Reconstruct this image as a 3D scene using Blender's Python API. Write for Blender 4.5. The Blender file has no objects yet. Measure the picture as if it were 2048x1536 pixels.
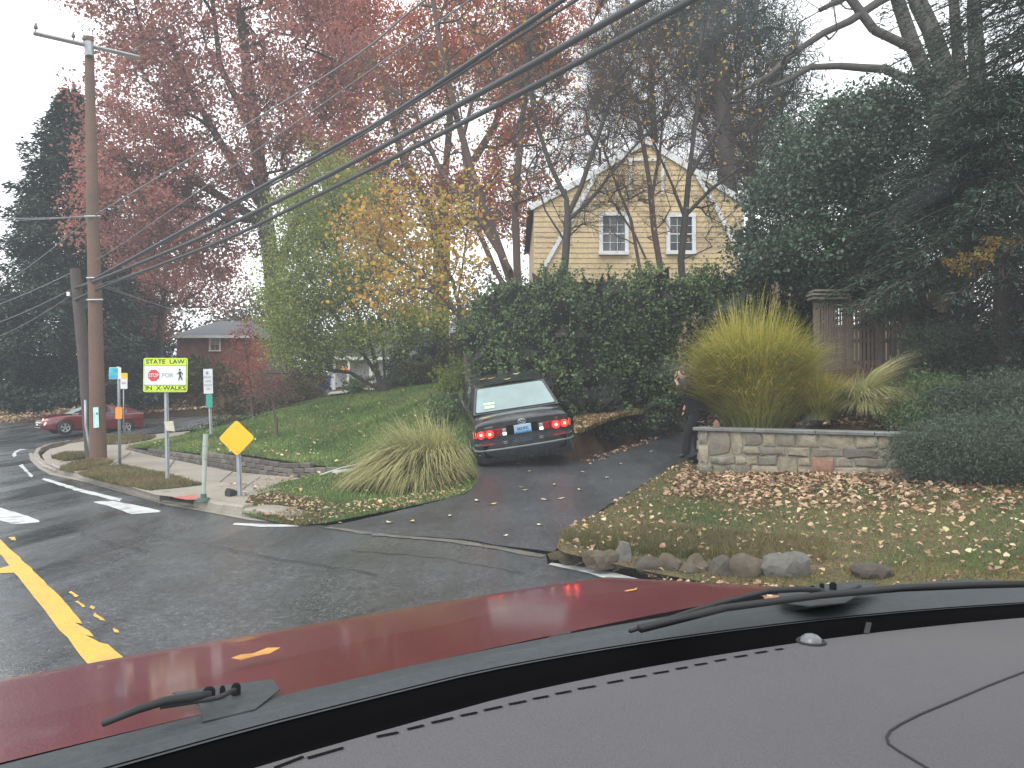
import bpy, bmesh, math, random
import numpy as np
from mathutils import Vector, Matrix, Euler
from mathutils.geometry import delaunay_2d_cdt

SC = bpy.context.scene
C = SC.collection
RAD = math.radians
# ------------------------------------------------------------------ camera, sky, sun, exposure
F = 1600.0                       # focal length in photograph pixels (2048 wide)
CAMZ = 1.5
PITCH = math.atan((812 - 768) / F)
cd = bpy.data.cameras.new('camera'); cam = bpy.data.objects.new('camera', cd); C.objects.link(cam)
cam.location = (0, 0, CAMZ); cam.rotation_euler = (math.pi/2 + PITCH, 0, 0)
cd.sensor_width = 36.0; cd.lens = 36.0 * F / 2048; cd.clip_start = 0.05; cd.clip_end = 900
SC.camera = cam
SUN_EL, SUN_AZ = 48.0, 215.0
w = bpy.data.worlds.new('World'); SC.world = w; w.use_nodes = True
nt = w.node_tree; nt.nodes.clear()
o = nt.nodes.new('ShaderNodeOutputWorld'); bg = nt.nodes.new('ShaderNodeBackground')
sky = nt.nodes.new('ShaderNodeTexSky'); sky.sky_type = 'NISHITA'; sky.sun_disc = False
sky.sun_elevation = RAD(SUN_EL); sky.sun_rotation = RAD(SUN_AZ); sky.air_density = 1.2; sky.dust_density = 4.0; sky.ozone_density = 1.0
hs = nt.nodes.new('ShaderNodeHueSaturation'); hs.inputs['Saturation'].default_value = 0.12
mx = nt.nodes.new('ShaderNodeMix'); mx.data_type = 'RGBA'; mx.inputs[0].default_value = 0.72
mx.inputs[7].default_value = (10.2, 10.4, 10.7, 1)      # the even grey-white of a closed cloud deck
nt.links.new(sky.outputs[0], hs.inputs['Color']); nt.links.new(hs.outputs[0], mx.inputs[6])
nt.links.new(mx.outputs[2], bg.inputs[0]); bg.inputs[1].default_value = 0.15
nt.links.new(bg.outputs[0], o.inputs[0])
sl = bpy.data.lights.new('sun', 'SUN'); sun = bpy.data.objects.new('sun', sl); C.objects.link(sun)
sl.energy = 0.6; sl.angle = RAD(25); sl.color = (1.0, 0.97, 0.93)
sun.rotation_euler = (RAD(90 - SUN_EL), 0, RAD(180 - SUN_AZ))
SC.view_settings.view_transform = 'Standard'; SC.view_settings.look = 'None'
SC.view_settings.exposure = 0.6; SC.view_settings.gamma = 1.0; SC.view_settings.use_curve_mapping = False
SC.render.engine = 'CYCLES'
SC.cycles.use_denoising = True
SC.cycles.max_bounces = 6; SC.cycles.diffuse_bounces = 3; SC.cycles.glossy_bounces = 3
SC.cycles.transmission_bounces = 4; SC.cycles.transparent_max_bounces = 12
SC.cycles.filter_width = 1.5
SC.cycles.caustics_reflective = False; SC.cycles.caustics_refractive = False

# ------------------------------------------------------------------ photograph pixels <-> place
cp, sp = math.cos(PITCH), math.sin(PITCH)
def ray(px, py):
    u = (px - 1024) / F; v = (768 - py) / F
    return np.array([u, cp - v*sp, sp + v*cp])
def P(px, py, d):                      # the point at distance d (metres along +Y) seen at that pixel
    r = ray(px, py); r = r / r[1] * d
    return np.array([r[0], r[1], CAMZ + r[2]])
def G(px, py, z=0.0):                  # the point at height z
    r = ray(px, py); t = (z - CAMZ) / r[2]
    return np.array([r[0]*t, r[1]*t, z])
rs = np.random.RandomState(11)

# ------------------------------------------------------------------ smooth surfaces through control points
class Surf:
    def __init__(s, pts, reg=0.02):
        A = np.array(pts, float); s.xy = A[:, :2] / 10.0; n = len(A)
        d = np.linalg.norm(s.xy[:, None] - s.xy[None], axis=2)
        K = np.where(d > 0, d*d*np.log(d + 1e-12), 0) + reg*0.05*np.eye(n)
        Pm = np.c_[np.ones(n), s.xy]
        M = np.block([[K, Pm], [Pm.T, np.zeros((3, 3))]])
        s.w = np.linalg.solve(M, np.r_[A[:, 2], 0, 0, 0]); s.n = n
    def __call__(s, x, y):
        q = np.stack([np.atleast_1d(x), np.atleast_1d(y)], -1).astype(float) / 10.0
        d = np.linalg.norm(q[:, None] - s.xy[None], axis=2)
        K = np.where(d > 0, d*d*np.log(d + 1e-12), 0)
        return K @ s.w[:s.n] + s.w[s.n] + q @ s.w[s.n+1:]
    def z(s, x, y): return float(s(x, y)[0])
    def hit(s, px, py, near=3.0, far=75.0):
        r = ray(px, py); r = r / r[1]
        ts = np.linspace(near, far, 500); x, y, z = r[0]*ts, r[1]*ts, CAMZ + r[2]*ts
        f = z - s(x, y); k = np.where((f[:-1] > 0) & (f[1:] <= 0))[0]
        if len(k) == 0: t = ts[np.argmin(np.abs(f))]
        else:
            a, b = ts[k[0]], ts[k[0]+1]; fa, fb = f[k[0]], f[k[0]+1]; t = a + (b-a)*fa/(fa-fb+1e-12)
        return np.array([r[0]*t, r[1]*t, s.z(r[0]*t, r[1]*t)])

def inside(poly, x, y):
    poly = np.asarray(poly, float)[:, :2]; x = np.asarray(x); y = np.asarray(y)
    r = np.zeros(x.shape, bool); n = len(poly); j = n-1
    for i in range(n):
        xi, yi = poly[i]; xj, yj = poly[j]
        c = ((yi > y) != (yj > y)) & (x < (xj-xi)*(y-yi)/((yj-yi) if yj != yi else 1e-9) + xi)
        r ^= c; j = i
    return r
def resample(pts, step, closed=False):
    pts = [np.asarray(p, float) for p in pts]; out = []
    n = len(pts)
    for i in range(n if closed else n-1):
        a, b = pts[i], pts[(i+1) % n]; k = max(1, int(round(np.linalg.norm(b-a)/step)))
        for q in range(k): out.append(a + (b-a)*q/k)
    if not closed: out.append(pts[-1])
    return np.array(out)

# ------------------------------------------------------------------ objects
def tag(o, label=None, cat=None, group=None, kind=None):
    if label: o['label'] = label
    if cat: o['category'] = cat
    if group: o['group'] = group
    if kind: o['kind'] = kind
    return o
def empty(name, loc=(0, 0, 0), label=None, cat=None, group=None, rot=None, kind=None):
    o = bpy.data.objects.new(name, None); C.objects.link(o); o.location = tuple(loc); o.empty_display_size = .1
    if rot is not None: o.rotation_euler = rot
    return tag(o, label, cat, group, kind)
def wloc(p):
    L = np.zeros(3)
    while p is not None: L = L + np.array(p.location); p = p.parent
    return L
def link(name, me, mat=None, parent=None, smooth=False, local=False, ang=None):
    """one mesh object; world-space vertices are moved into the (unrotated) parent's space unless local."""
    if mat is not None:
        for m_ in (mat if isinstance(mat, (list, tuple)) else [mat]): me.materials.append(m_)
    if parent is not None and not local:
        L = wloc(parent); me.transform(Matrix.Translation((-L[0], -L[1], -L[2])))
    if smooth:
        me.polygons.foreach_set('use_smooth', [True]*len(me.polygons))
        if ang: me.set_sharp_from_angle(angle=RAD(ang))
    o = bpy.data.objects.new(name, me); C.objects.link(o)
    if parent is not None: o.parent = parent
    return o
class MB:
    def __init__(s): s.v = []; s.f = []; s.m = []
    def add(s, V, Fs, mi=0):
        b = len(s.v); s.v += [tuple(map(float, p)) for p in V]
        s.f += [tuple(b+i for i in f) for f in Fs]; s.m += [mi]*len(Fs); return s
    def box(s, c, size, R_=None, mi=0):
        hx, hy, hz = [q/2 for q in size]
        V = [np.array([x*hx, y*hy, z*hz]) for z in (-1, 1) for y in (-1, 1) for x in (-1, 1)]
        if R_ is not None: V = [np.array(R_) @ v for v in V]
        V = [v + np.array(c) for v in V]
        return s.add(V, [(0,2,3,1),(4,5,7,6),(0,1,5,4),(2,6,7,3),(0,4,6,2),(1,3,7,5)], mi)
    def tube(s, pts, r, k=8, cap=True, mi=0):
        pts = [np.asarray(p, float) for p in pts]; n = len(pts)
        rr = r if hasattr(r, '__len__') else [r]*n
        V = []; up = None
        for i, p in enumerate(pts):
            t = pts[min(i+1, n-1)] - pts[max(i-1, 0)]; t = t/(np.linalg.norm(t)+1e-9)
            if up is None: up = np.array([0, 0, 1.]) if abs(t[2]) < .9 else np.array([1., 0, 0])
            a = np.cross(t, up); a /= np.linalg.norm(a)+1e-9; b = np.cross(a, t); up = b
            for q in range(k):
                an = 2*math.pi*q/k; V.append(p + rr[i]*(math.cos(an)*a + math.sin(an)*b))
        Fs = [(i*k+q, i*k+(q+1) % k, (i+1)*k+(q+1) % k, (i+1)*k+q) for i in range(n-1) for q in range(k)]
        if cap: Fs += [tuple(range(k-1, -1, -1)), tuple((n-1)*k+q for q in range(k))]
        return s.add(V, Fs, mi)
    def prism(s, poly, z0, z1, mi=0, M=None):
        """poly: 2D outline extruded along local z; M maps (x,y,z) to place"""
        n = len(poly); V = [(p[0], p[1], z0) for p in poly] + [(p[0], p[1], z1) for p in poly]
        if M is not None: V = [M(np.array(v)) for v in V]
        Fs = [tuple(range(n-1, -1, -1)), tuple(range(n, 2*n))] + [(i, (i+1) % n, n+(i+1) % n, n+i) for i in range(n)]
        return s.add(V, Fs, mi)
    def mesh(s, name='m'):
        me = bpy.data.meshes.new(name); me.from_pydata(s.v, [], s.f)
        if any(s.m): me.polygons.foreach_set('material_index', s.m)
        me.update(); return me
    def build(s, name, mat=None, parent=None, smooth=False, local=False, ang=None):
        return link(name, s.mesh(name), mat, parent, smooth, local, ang)
def npmesh(name, V, Fc, rnd=None):
    """V (n,3); Fc (m,k) with k = 3 or 4; rnd (m,) per-face attribute"""
    V = np.asarray(V, np.float32); Fc = np.asarray(Fc, np.int32); m, k = Fc.shape
    me = bpy.data.meshes.new(name); me.vertices.add(len(V)); me.vertices.foreach_set('co', V.ravel())
    me.loops.add(m*k); me.loops.foreach_set('vertex_index', Fc.ravel())
    me.polygons.add(m); me.polygons.foreach_set('loop_start', np.arange(0, m*k, k, dtype=np.int32))
    if rnd is not None:
        a = me.attributes.new('rnd', 'FLOAT', 'FACE'); a.data.foreach_set('value', np.asarray(rnd, np.float32))
    me.update(calc_edges=True); return me
def sheet(name, S, poly, off, res, mat, kind='structure', jitter=0.0, parent=None, smooth=True, extra=None):
    poly = np.asarray(poly, float)[:, :2]
    lo, hi = poly.min(0), poly.max(0)
    bp = resample(list(poly), res*.8, True)
    if jitter: bp = bp + rs.normal(0, jitter, bp.shape)
    gx, gy = np.meshgrid(np.arange(lo[0], hi[0], res), np.arange(lo[1], hi[1], res)); gx = gx.ravel(); gy = gy.ravel()
    gx = gx + rs.uniform(-.2, .2, gx.shape)*res; gy = gy + rs.uniform(-.2, .2, gy.shape)*res
    k = inside(bp, gx, gy); ip = np.c_[gx[k], gy[k]]
    n = len(bp); co = [Vector(p) for p in bp] + [Vector(p) for p in ip]
    r = delaunay_2d_cdt(co, [(i, (i+1) % n) for i in range(n)], [], 1, 1e-4)
    V2 = np.array([tuple(v) for v in r[0]]); z = S(V2[:, 0], V2[:, 1]) + off
    if extra is not None: z = z + extra(V2[:, 0], V2[:, 1])
    me = bpy.data.meshes.new(name); me.from_pydata(np.c_[V2, z].tolist(), [], [tuple(f) for f in r[2]]); me.update()
    o = link(name, me, mat, parent, smooth)
    if kind: o['kind'] = kind
    return o

# ------------------------------------------------------------------ materials
def newmat(name):
    m = bpy.data.materials.new(name); m.use_nodes = True; nt = m.node_tree
    return m, nt, nt.nodes['Principled BSDF']
def N(nt, t, **kw):
    n = nt.nodes.new(t)
    for k, v in kw.items():
        if k in n.inputs: n.inputs[k].default_value = v
        else: setattr(n, k, v)
    return n
def coords(nt, world):
    if world:
        return nt.nodes.new('ShaderNodeNewGeometry').outputs['Position']
    return nt.nodes.new('ShaderNodeTexCoord').outputs['Object']
def noise(nt, co, scale, detail=4, rough=.55, dist=0):
    n = N(nt, 'ShaderNodeTexNoise', Scale=scale, Detail=detail, Roughness=rough, Distortion=dist)
    nt.links.new(co, n.inputs['Vector']); return n.outputs['Fac']
def ramp(nt, fac, stops):
    r = nt.nodes.new('ShaderNodeValToRGB'); e = r.color_ramp.elements
    while len(e) < len(stops): e.new(.5)
    for i, (p, c) in enumerate(stops):
        e[i].position = p; e[i].color = (c if hasattr(c, '__len__') else (c, c, c)) + ((1,) if not hasattr(c, '__len__') or len(c) == 3 else ())
    nt.links.new(fac, r.inputs[0]); return r.outputs[0]
def mixc(nt, fac, a, b, mode='MIX'):
    m = nt.nodes.new('ShaderNodeMix'); m.data_type = 'RGBA'; m.blend_type = mode
    for i, v in ((0, fac), (6, a), (7, b)):
        if isinstance(v, bpy.types.NodeSocket): nt.links.new(v, m.inputs[i])
        elif i == 0: m.inputs[0].default_value = v
        else: m.inputs[i].default_value = tuple(v) + ((1,) if len(v) == 3 else ())
    return m.outputs[2]
def bumpn(nt, bs, h, strength=.3, dist=.02):
    b = N(nt, 'ShaderNodeBump', Strength=strength, Distance=dist); nt.links.new(h, b.inputs['Height']); nt.links.new(b.outputs[0], bs.inputs['Normal'])
def mat(name, col, rough=.6, metal=0, var=.15, scale=3.0, fine=None, bump=0, coat=0, spec=.5, world=False, emit=None, es=0, dirt=None):
    m, nt, b = newmat(name); b.inputs['Roughness'].default_value = rough; b.inputs['Metallic'].default_value = metal
    b.inputs['Specular IOR Level'].default_value = spec; b.inputs['Coat Weight'].default_value = coat; b.inputs['Coat Roughness'].default_value = .08
    co = coords(nt, world); n1 = noise(nt, co, scale, 5)
    lo = tuple(max(0, c*(1-var)) for c in col); hi = tuple(min(1, c*(1+var)) for c in col)
    c = ramp(nt, n1, [(.3, lo), (.7, hi)])
    if fine:
        c = mixc(nt, .5, c, ramp(nt, noise(nt, co, fine, 3, .7), [(.35, tuple(x*.75 for x in col)), (.65, tuple(min(1, x*1.25) for x in col))]))
    if dirt:
        c = mixc(nt, ramp(nt, noise(nt, co, scale*.6, 6, .65), [(.5, 0.), (.72, 1.)]), c, dirt)
    nt.links.new(c, b.inputs['Base Color'])
    if bump: bumpn(nt, b, noise(nt, co, (fine or scale*6), 5, .6), bump)
    if emit: b.inputs['Emission Color'].default_value = tuple(emit) + (1,); b.inputs['Emission Strength'].default_value = es
    return m
def leafmat(name, cols, rough=.55, trans=.3, scale=.35, spec=.35):
    """colour varies leaf by leaf (attribute rnd) and a little from bough to bough"""
    m, nt, b = newmat(name); out = nt.nodes['Material Output']
    a = nt.nodes.new('ShaderNodeAttribute'); a.attribute_name = 'rnd'
    k = len(cols); c = ramp(nt, a.outputs['Fac'], [(i/(k-1), tuple(cols[i])) for i in range(k)])
    nz = noise(nt, coords(nt, True), scale, 3); c = mixc(nt, 1.0, c, ramp(nt, nz, [(.3, (.72, .72, .72)), (.7, (1.25, 1.22, 1.2))]), 'MULTIPLY')
    nt.links.new(c, b.inputs['Base Color']); b.inputs['Roughness'].default_value = rough; b.inputs['Specular IOR Level'].default_value = spec
    tr = nt.nodes.new('ShaderNodeBsdfTranslucent'); nt.links.new(c, tr.inputs[0])
    ms = nt.nodes.new('ShaderNodeMixShader'); ms.inputs[0].default_value = trans
    nt.links.new(b.outputs[0], ms.inputs[1]); nt.links.new(tr.outputs[0], ms.inputs[2]); nt.links.new(ms.outputs[0], out.inputs['Surface'])
    return m
def bark(name, col, scale=6):
    m, nt, b = newmat(name); co = coords(nt, True)
    mp = nt.nodes.new('ShaderNodeMapping'); mp.inputs['Scale'].default_value = (1, 1, .18); nt.links.new(co, mp.inputs[0])
    h = noise(nt, mp.outputs[0], scale*2.5, 6, .65); n2 = noise(nt, co, 1.2, 3)
    c = mixc(nt, h, tuple(x*.6 for x in col), tuple(min(1, x*1.5) for x in col))
    c = mixc(nt, ramp(nt, n2, [(.45, 0.), (.75, .5)]), c, (col[0]*.9, col[1]*1.15, col[2]*.9))
    nt.links.new(c, b.inputs['Base Color']); b.inputs['Roughness'].default_value = .75; bumpn(nt, b, h, .6, .03)
    return m
M = {}
def text(body, size, mat, parent, loc, rot, name='lettering', sx=1.0, align='CENTER', ext=.0008, bold=0.0):
    cu = bpy.data.curves.new(name, 'FONT'); cu.body = body; cu.size = size; cu.align_x = align; cu.align_y = 'CENTER'; cu.extrude = ext
    cu.offset = bold; cu.materials.append(mat); cu.space_line = .8
    t = bpy.data.objects.new(name, cu); C.objects.link(t); me = bpy.data.meshes.new_from_object(t.evaluated_get(bpy.context.evaluated_depsgraph_get())); bpy.data.objects.remove(t)
    if not me.materials: me.materials.append(mat)
    o = bpy.data.objects.new(name, me); C.objects.link(o); o.parent = parent; o.location = loc; o.rotation_euler = rot; o.scale = (sx, 1, 1)
    return o
# ------------------------------------------------------------------ the lie of the land
def pts(*a): return [tuple(P(*q)) for q in a]
ROAD = Surf([(-40,-20,0),(0,-20,0),(25,-20,0),(-30,0,0),(0,0,0),(12,0,0),(0,7,0),(6,4,0),(-5,12,0),(-12,17,0),(-20,10,0),(-30,20,0),(-45,30,0),(-17,27,0.02)]
            + pts((160,874,38),(0,866,44),(100,868,40),(310,868,34),(400,862,32.5),(445,842,37),(400,835,44),(465,831,47),(250,843,44.5),(75,846,50),(0,847,58),(-300,840,70)))
DRIVE = Surf([(-2.36,10.1,0),(.33,8.1,0),(-1,9,0),(0,6,0),(-4,8,0)] + pts((930,990,12),(1190,1030,9.8),(1260,985,11.5),(1345,930,14.2),(1380,915,14.9),
             (1060,950,13.6),(1170,925,14.9),(1250,895,17),(1360,865,19.5),(1450,862,20.5),(1000,900,15.9),(1050,868,18.5),(960,875,17.5)))
LAWN = Surf(pts((253,896,23),(380,905,19.4),(480,908,16.8),(580,923,15.8),(690,937,15),(560,965,13.8),(540,1000,11.9),(650,1040,10.3),(800,1010,11.4),(930,985,12.1),
            (950,935,14.2),(870,900,15.5),(720,900,18),(905,862,16.2),(900,800,19.5),(470,850,26),(560,830,27),(640,806,27),(800,781,27),(930,768,25),(1000,765,24),
            (430,864,31),(640,800,34),(800,790,34),(930,780,33),(330,885,26.5),(520,880,21),(700,860,21),(600,860,23)))
RIGHT = Surf(pts((1130,1088,7.6),(1200,1030,9.6),(1290,985,11.3),(1350,935,13.6),(1400,945,13),(1600,947,12.3),(1810,948,11.6),(2048,965,10.5),(2048,1060,7.8),(1600,1100,7.3),(1600,1040,9),
            (2048,1150,5.9),(1350,1100,7.45)) + [(8,6,.42),(12,10,.7),(12,4,.35),(5,3.6,.08),(1.2,6.95,.06),(2.9,6.5,.05)])
ISLE = Surf([tuple(G(x,y,z)) for x,y,z in ((600,1040,.1),(480,1010,.13),(385,1000,.13),(310,992,.13),(200,965,.13),(106,938,.13),(64,912,.13),(130,890,.15),(197,921,.14),(480,940,.15),(640,958,.16),(550,985,.14),(333,962,.15))]
            + pts((253,897,23),(315,880,27),(300,868,31),(430,861,31.5),(220,893,24),(200,876,30)))
BACK = Surf([(-30,-10,-.3),(0,-10,-.3),(20,-10,-.3),(0,5,-.25),(-10,10,-.2),(-25,15,-.2),(-15,22,-.1),(8,0,-.2)]
            + pts((-400,838,60),(0,832,58),(80,836,55),(200,826,52),(330,815,53),(470,806,54),(100,760,75),(480,760,70),(640,800,42),(690,782,50),(760,775,52),(930,775,40),
                  (1060,800,27),(1180,836,17.5),(1270,836,19.5),(1360,838,22),(1280,760,30),(1480,760,30),(1480,852,14),(1620,852,13.1),(1810,866,12.2),(2048,905,10.9),(1740,735,17),(1640,740,17),(2048,735,16),(1250,810,22),(1500,790,22),
                  (1900,800,13.5),(1600,650,50),(2200,650,40),(1000,720,70)) + [(14,11,1.3),(14,18,2.8),(60,60,6),(-60,75,3),(0,95,5),(60,95,7),(-70,95,3)])

g_edge = [G(3100,2100,0), G(1290,1165,0), G(1095,1130,0), G(1092,1111,0), G(920,1081,0), G(760,1066,0), G(650,1052,0), G(600,1046,0), G(500,1036,0), G(385,1014,0), G(330,1005,0), G(250,983,0),
          G(170,962,0), G(105,950,0), G(84,940,0), G(70,925,0), G(66,912,0), G(72,903,.0)]
st_near = [ROAD.hit(*q) for q in ((90,893),(130,885),(200,875),(300,867),(430,856),(452,838),(470,832))]
st_far = [ROAD.hit(*q) for q in ((466,829.5),(400,833),(250,841),(75,845),(0,847))]
road_poly = g_edge[0:1] + g_edge[1:] + st_near + st_far + [np.array([-75, 75, 0]), np.array([-75, -20, 0]), np.array([14, -20, 0])]
drive_edge_l = [G(650,1053,0), G(710,1043,.02)] + [DRIVE.hit(*q) for q in ((830,1015),(930,990),(955,962))] + [P(950,935,14), P(930,890,16.5), P(925,868,18.5), P(1000,850,20)]
drive_edge_r = [DRIVE.hit(*q) for q in ((1150,925),(1170,922),(1250,893),(1352,866),(1460,858),(1460,875),(1385,915),(1345,932),(1262,985),(1190,1030),(1130,1075),(1108,1106))]
drive_poly = drive_edge_l + drive_edge_r + [G(920,1082,0), G(760,1068,0)]
lawn_poly = [P(253,896,23), P(380,905,19.4), P(480,908,16.8), P(580,923,15.8), P(690,937,15), P(640,958,14.6), P(560,967,13.8), P(500,985,12.6), P(487,1000,11.9), G(486,1016,.12), G(560,1030,.12), G(600,1043,.06), P(650,1050,10.1),
             P(830,1018,11.3), P(930,993,12), P(958,962,13), P(953,935,14.1), P(932,890,16.4), P(925,868,18.3), P(960,840,20), P(1010,800,24), P(990,780,33), P(640,800,37), P(520,830,33), P(450,846,30.5), P(440,861,31), P(335,884,26.5)]
right_poly = [P(1112,1108,7.5), P(1130,1076,8.1), P(1190,1029,9.6), P(1262,984,11.3), P(1345,931,13.7), P(1372,918,14.4), P(1400,930,13.5), P(1600,935,12.7), P(1830,935,12.2), P(2150,950,11.3), np.array([16,12,.8]), np.array([16,-1,.3]),
              np.array([10,-1,.1]), np.array([5.2,3.4,.05]), np.array([2.9,5.9,.05]), np.array([1.2,6.95,.05]), P(1130,1128,7.35)]
isle_poly = [G(600,1046,0), G(500,1036,0), G(385,1014,0), G(330,1005,0), G(250,983,0), G(170,962,0), G(105,950,0), G(84,940,0), G(70,925,0), G(66,912,0), G(72,903,0)] + st_near[:5] + [P(450,850,33), P(445,862,31), P(340,885,26), P(262,897,22.4), P(380,920,18.7), P(480,934,16.2), P(600,945,14.9), P(700,940,14.5),
             P(590,972,13.5), P(500,992,12.2)]

def back_cut(x, y):       # the land lies just under the paved and planted sheets
    z0 = BACK(x, y); out = np.zeros(len(x))
    for S, poly in ((ROAD, road_poly), (DRIVE, drive_poly), (LAWN, lawn_poly), (RIGHT, right_poly), (ISLE, isle_poly)):
        pp = np.array([q[:2] for q in poly]); c = pp.mean(0); m = np.zeros(len(x), bool)
        for dx, dy in ((0,0),(.6,0),(-.6,0),(0,.6),(0,-.6)): m |= inside(pp, x+dx, y+dy)
        zz = S(x, y) - .16; out = np.where(m, np.minimum(out, zz - z0), out)
    return out

M['asphalt'] = None
def asphalt(name, base, wet):
    m, nt, b = newmat(name); co = coords(nt, True)
    agg = N(nt, 'ShaderNodeTexVoronoi', Scale=85.0); nt.links.new(co, agg.inputs['Vector'])
    fine = noise(nt, co, 60, 3, .7); big = noise(nt, co, .45, 6, .6, .6); mid = noise(nt, co, 3.5, 5, .6)
    c = ramp(nt, fine, [(.3, tuple(x*.55 for x in base)), (.5, base), (.66, tuple(x*1.9 for x in base)), (.74, tuple(x*3.6 for x in base))])
    c = mixc(nt, 1, c, ramp(nt, big, [(.32, .62), (.5, 1.), (.68, 1.35)]), 'MULTIPLY')
    c = mixc(nt, 1, c, ramp(nt, mid, [(.3, .85), (.7, 1.15)]), 'MULTIPLY')
    c = mixc(nt, 1, c, ramp(nt, noise(nt, co, 17, 4, .75), [(.32, .55), (.5, 1.), (.66, 1.5), (.74, 2.4)]), 'MULTIPLY')
    c = mixc(nt, 1, c, ramp(nt, noise(nt, co, 38, 2, .8), [(.36, .7), (.55, 1.), (.68, 1.9)]), 'MULTIPLY')
    nt.links.new(c, b.inputs['Base Color'])
    # worn, sealed and wet lanes: smoother where the water film stands
    mp = nt.nodes.new('ShaderNodeMapping'); mp.inputs['Rotation'].default_value = (0, 0, RAD(-42)); mp.inputs['Scale'].default_value = (.9, .13, 1); nt.links.new(co, mp.inputs[0])
    st = noise(nt, mp.outputs[0], 1.3, 5, .55)
    r = ramp(nt, st, [(.35, wet[0]), (.62, wet[1])])
    nt.links.new(r, b.inputs['Roughness']); b.inputs['Specular IOR Level'].default_value = .55
    ad = nt.nodes.new('ShaderNodeMath'); ad.operation = 'ADD'; nt.links.new(agg.outputs['Distance'], ad.inputs[0]); nt.links.new(fine, ad.inputs[1])
    bumpn(nt, b, ad.outputs[0], .18, .004)
    return m
M['asphalt'] = asphalt('wet_asphalt', (.048, .053, .057), (.14, .46))
M['drive_asphalt'] = asphalt('driveway_asphalt', (.036, .039, .043), (.32, .62))
M['concrete'] = mat('concrete', (.28, .25, .205), .65, var=.22, scale=1.3, fine=30, bump=.2, world=True, dirt=(.2, .17, .13))
M['curb'] = mat('curb_concrete', (.26, .235, .195), .6, var=.3, scale=2.2, fine=25, bump=.3, world=True, dirt=(.14, .12, .09))
M['white_paint'] = mat('road_paint_white', (.52,.53,.53), .5, var=.2, scale=6, fine=45, bump=.2, world=True, dirt=(.13,.14,.145))
M['yellow_paint'] = mat('road_paint_yellow', (.66, .38, .05), .55, var=.1, scale=3, fine=40, bump=.2, world=True, dirt=(.45, .30, .08))
M['red_tile'] = mat('red_tactile', (.42, .12, .09), .7, var=.15, world=True, fine=30)
def groundmat(name, greens, browns, th, litter=.5, sc=.5):
    m, nt, b = newmat(name); co = coords(nt, True)
    big = noise(nt, co, sc, 6, .62, .4); f1 = noise(nt, co, 24, 4, .7); f2 = noise(nt, co, 70, 3, .7)
    g = ramp(nt, f1, [(.3, greens[0]), (.55, greens[1]), (.75, greens[2])]); r = ramp(nt, f1, [(.3, browns[0]), (.5, browns[1]), (.7, browns[2])])
    c = mixc(nt, ramp(nt, big, [(th-.08, 0.), (th+.1, 1.)]), g, r); c = mixc(nt, 1, c, ramp(nt, f2, [(.3, .65), (.7, 1.3)]), 'MULTIPLY')
    nt.links.new(c, b.inputs['Base Color']); b.inputs['Roughness'].default_value = .9; b.inputs['Specular IOR Level'].default_value = .2
    bumpn(nt, b, f1, .8, .05); return m
GR = ((.04, .06, .022), (.065, .10, .03), (.095, .13, .042)); BR = ((.06, .045, .025), (.12, .085, .048), (.22, .15, .085))
M['lawn'] = groundmat('lawn_soil', GR, ((.04,.04,.02), (.07,.06,.03), (.12,.09,.05)), .6)
M['rlawn'] = groundmat('leafy_lawn_soil', GR, ((.08,.066,.033), (.15,.115,.06), (.24,.17,.09)), .46, sc=.8)
M['woods_floor'] = groundmat('leaf_strewn_earth', ((.03,.035,.018), (.05,.06,.025), (.08,.07,.04)), ((.05,.035,.02), (.11,.07,.04), (.2,.12,.065)), .46, sc=.3)

ex = lambda x, y: back_cut(x, y)
sheet('ground', BACK, [(-26,8),(16,8),(22,20),(22,34),(-26,34)], -.02, .5, M['woods_floor'], extra=ex)
sheet('verge', ROAD, [G(1094,1111), G(1135,1100), G(1300,1112), G(1700,1150), np.array([7,3.6,0]), np.array([6,2.2,0]), G(1400,1180), G(1296,1157), G(1230,1142), G(1160,1129), G(1100,1122)], .006, .3, M['woods_floor'])
far = [(-300,-60),(300,-60),(300,420),(-300,420)]
def far_ground():
    xs = np.r_[np.linspace(-320,-80,7), np.linspace(-70,70,71), np.linspace(80,320,7)]; ys = np.r_[np.linspace(-60,-22,4), np.linspace(-20,100,61), np.linspace(120,600,9)]
    X, Y = np.meshgrid(xs, ys); x = X.ravel(); y = Y.ravel()
    cx = np.clip(x, -75, 75); cy = np.clip(y, -20, 100)
    z = BACK(cx, cy) + back_cut(cx, cy) - .12
    k = (x > -27.2) & (x < 23.2) & (y > 6.8) & (y < 35.2); z = np.where(k, z - .6, z)
    nx, ny = len(xs), len(ys); Fc = [(j*nx+i, j*nx+i+1, (j+1)*nx+i+1, (j+1)*nx+i) for j in range(ny-1) for i in range(nx-1)]
    me = npmesh('terrain', np.c_[x, y, z], Fc); tag(link('terrain', me, M['woods_floor'], smooth=True), kind='structure')
far_ground()
road = sheet('road', ROAD, road_poly, 0, .9, M['asphalt'])
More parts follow.
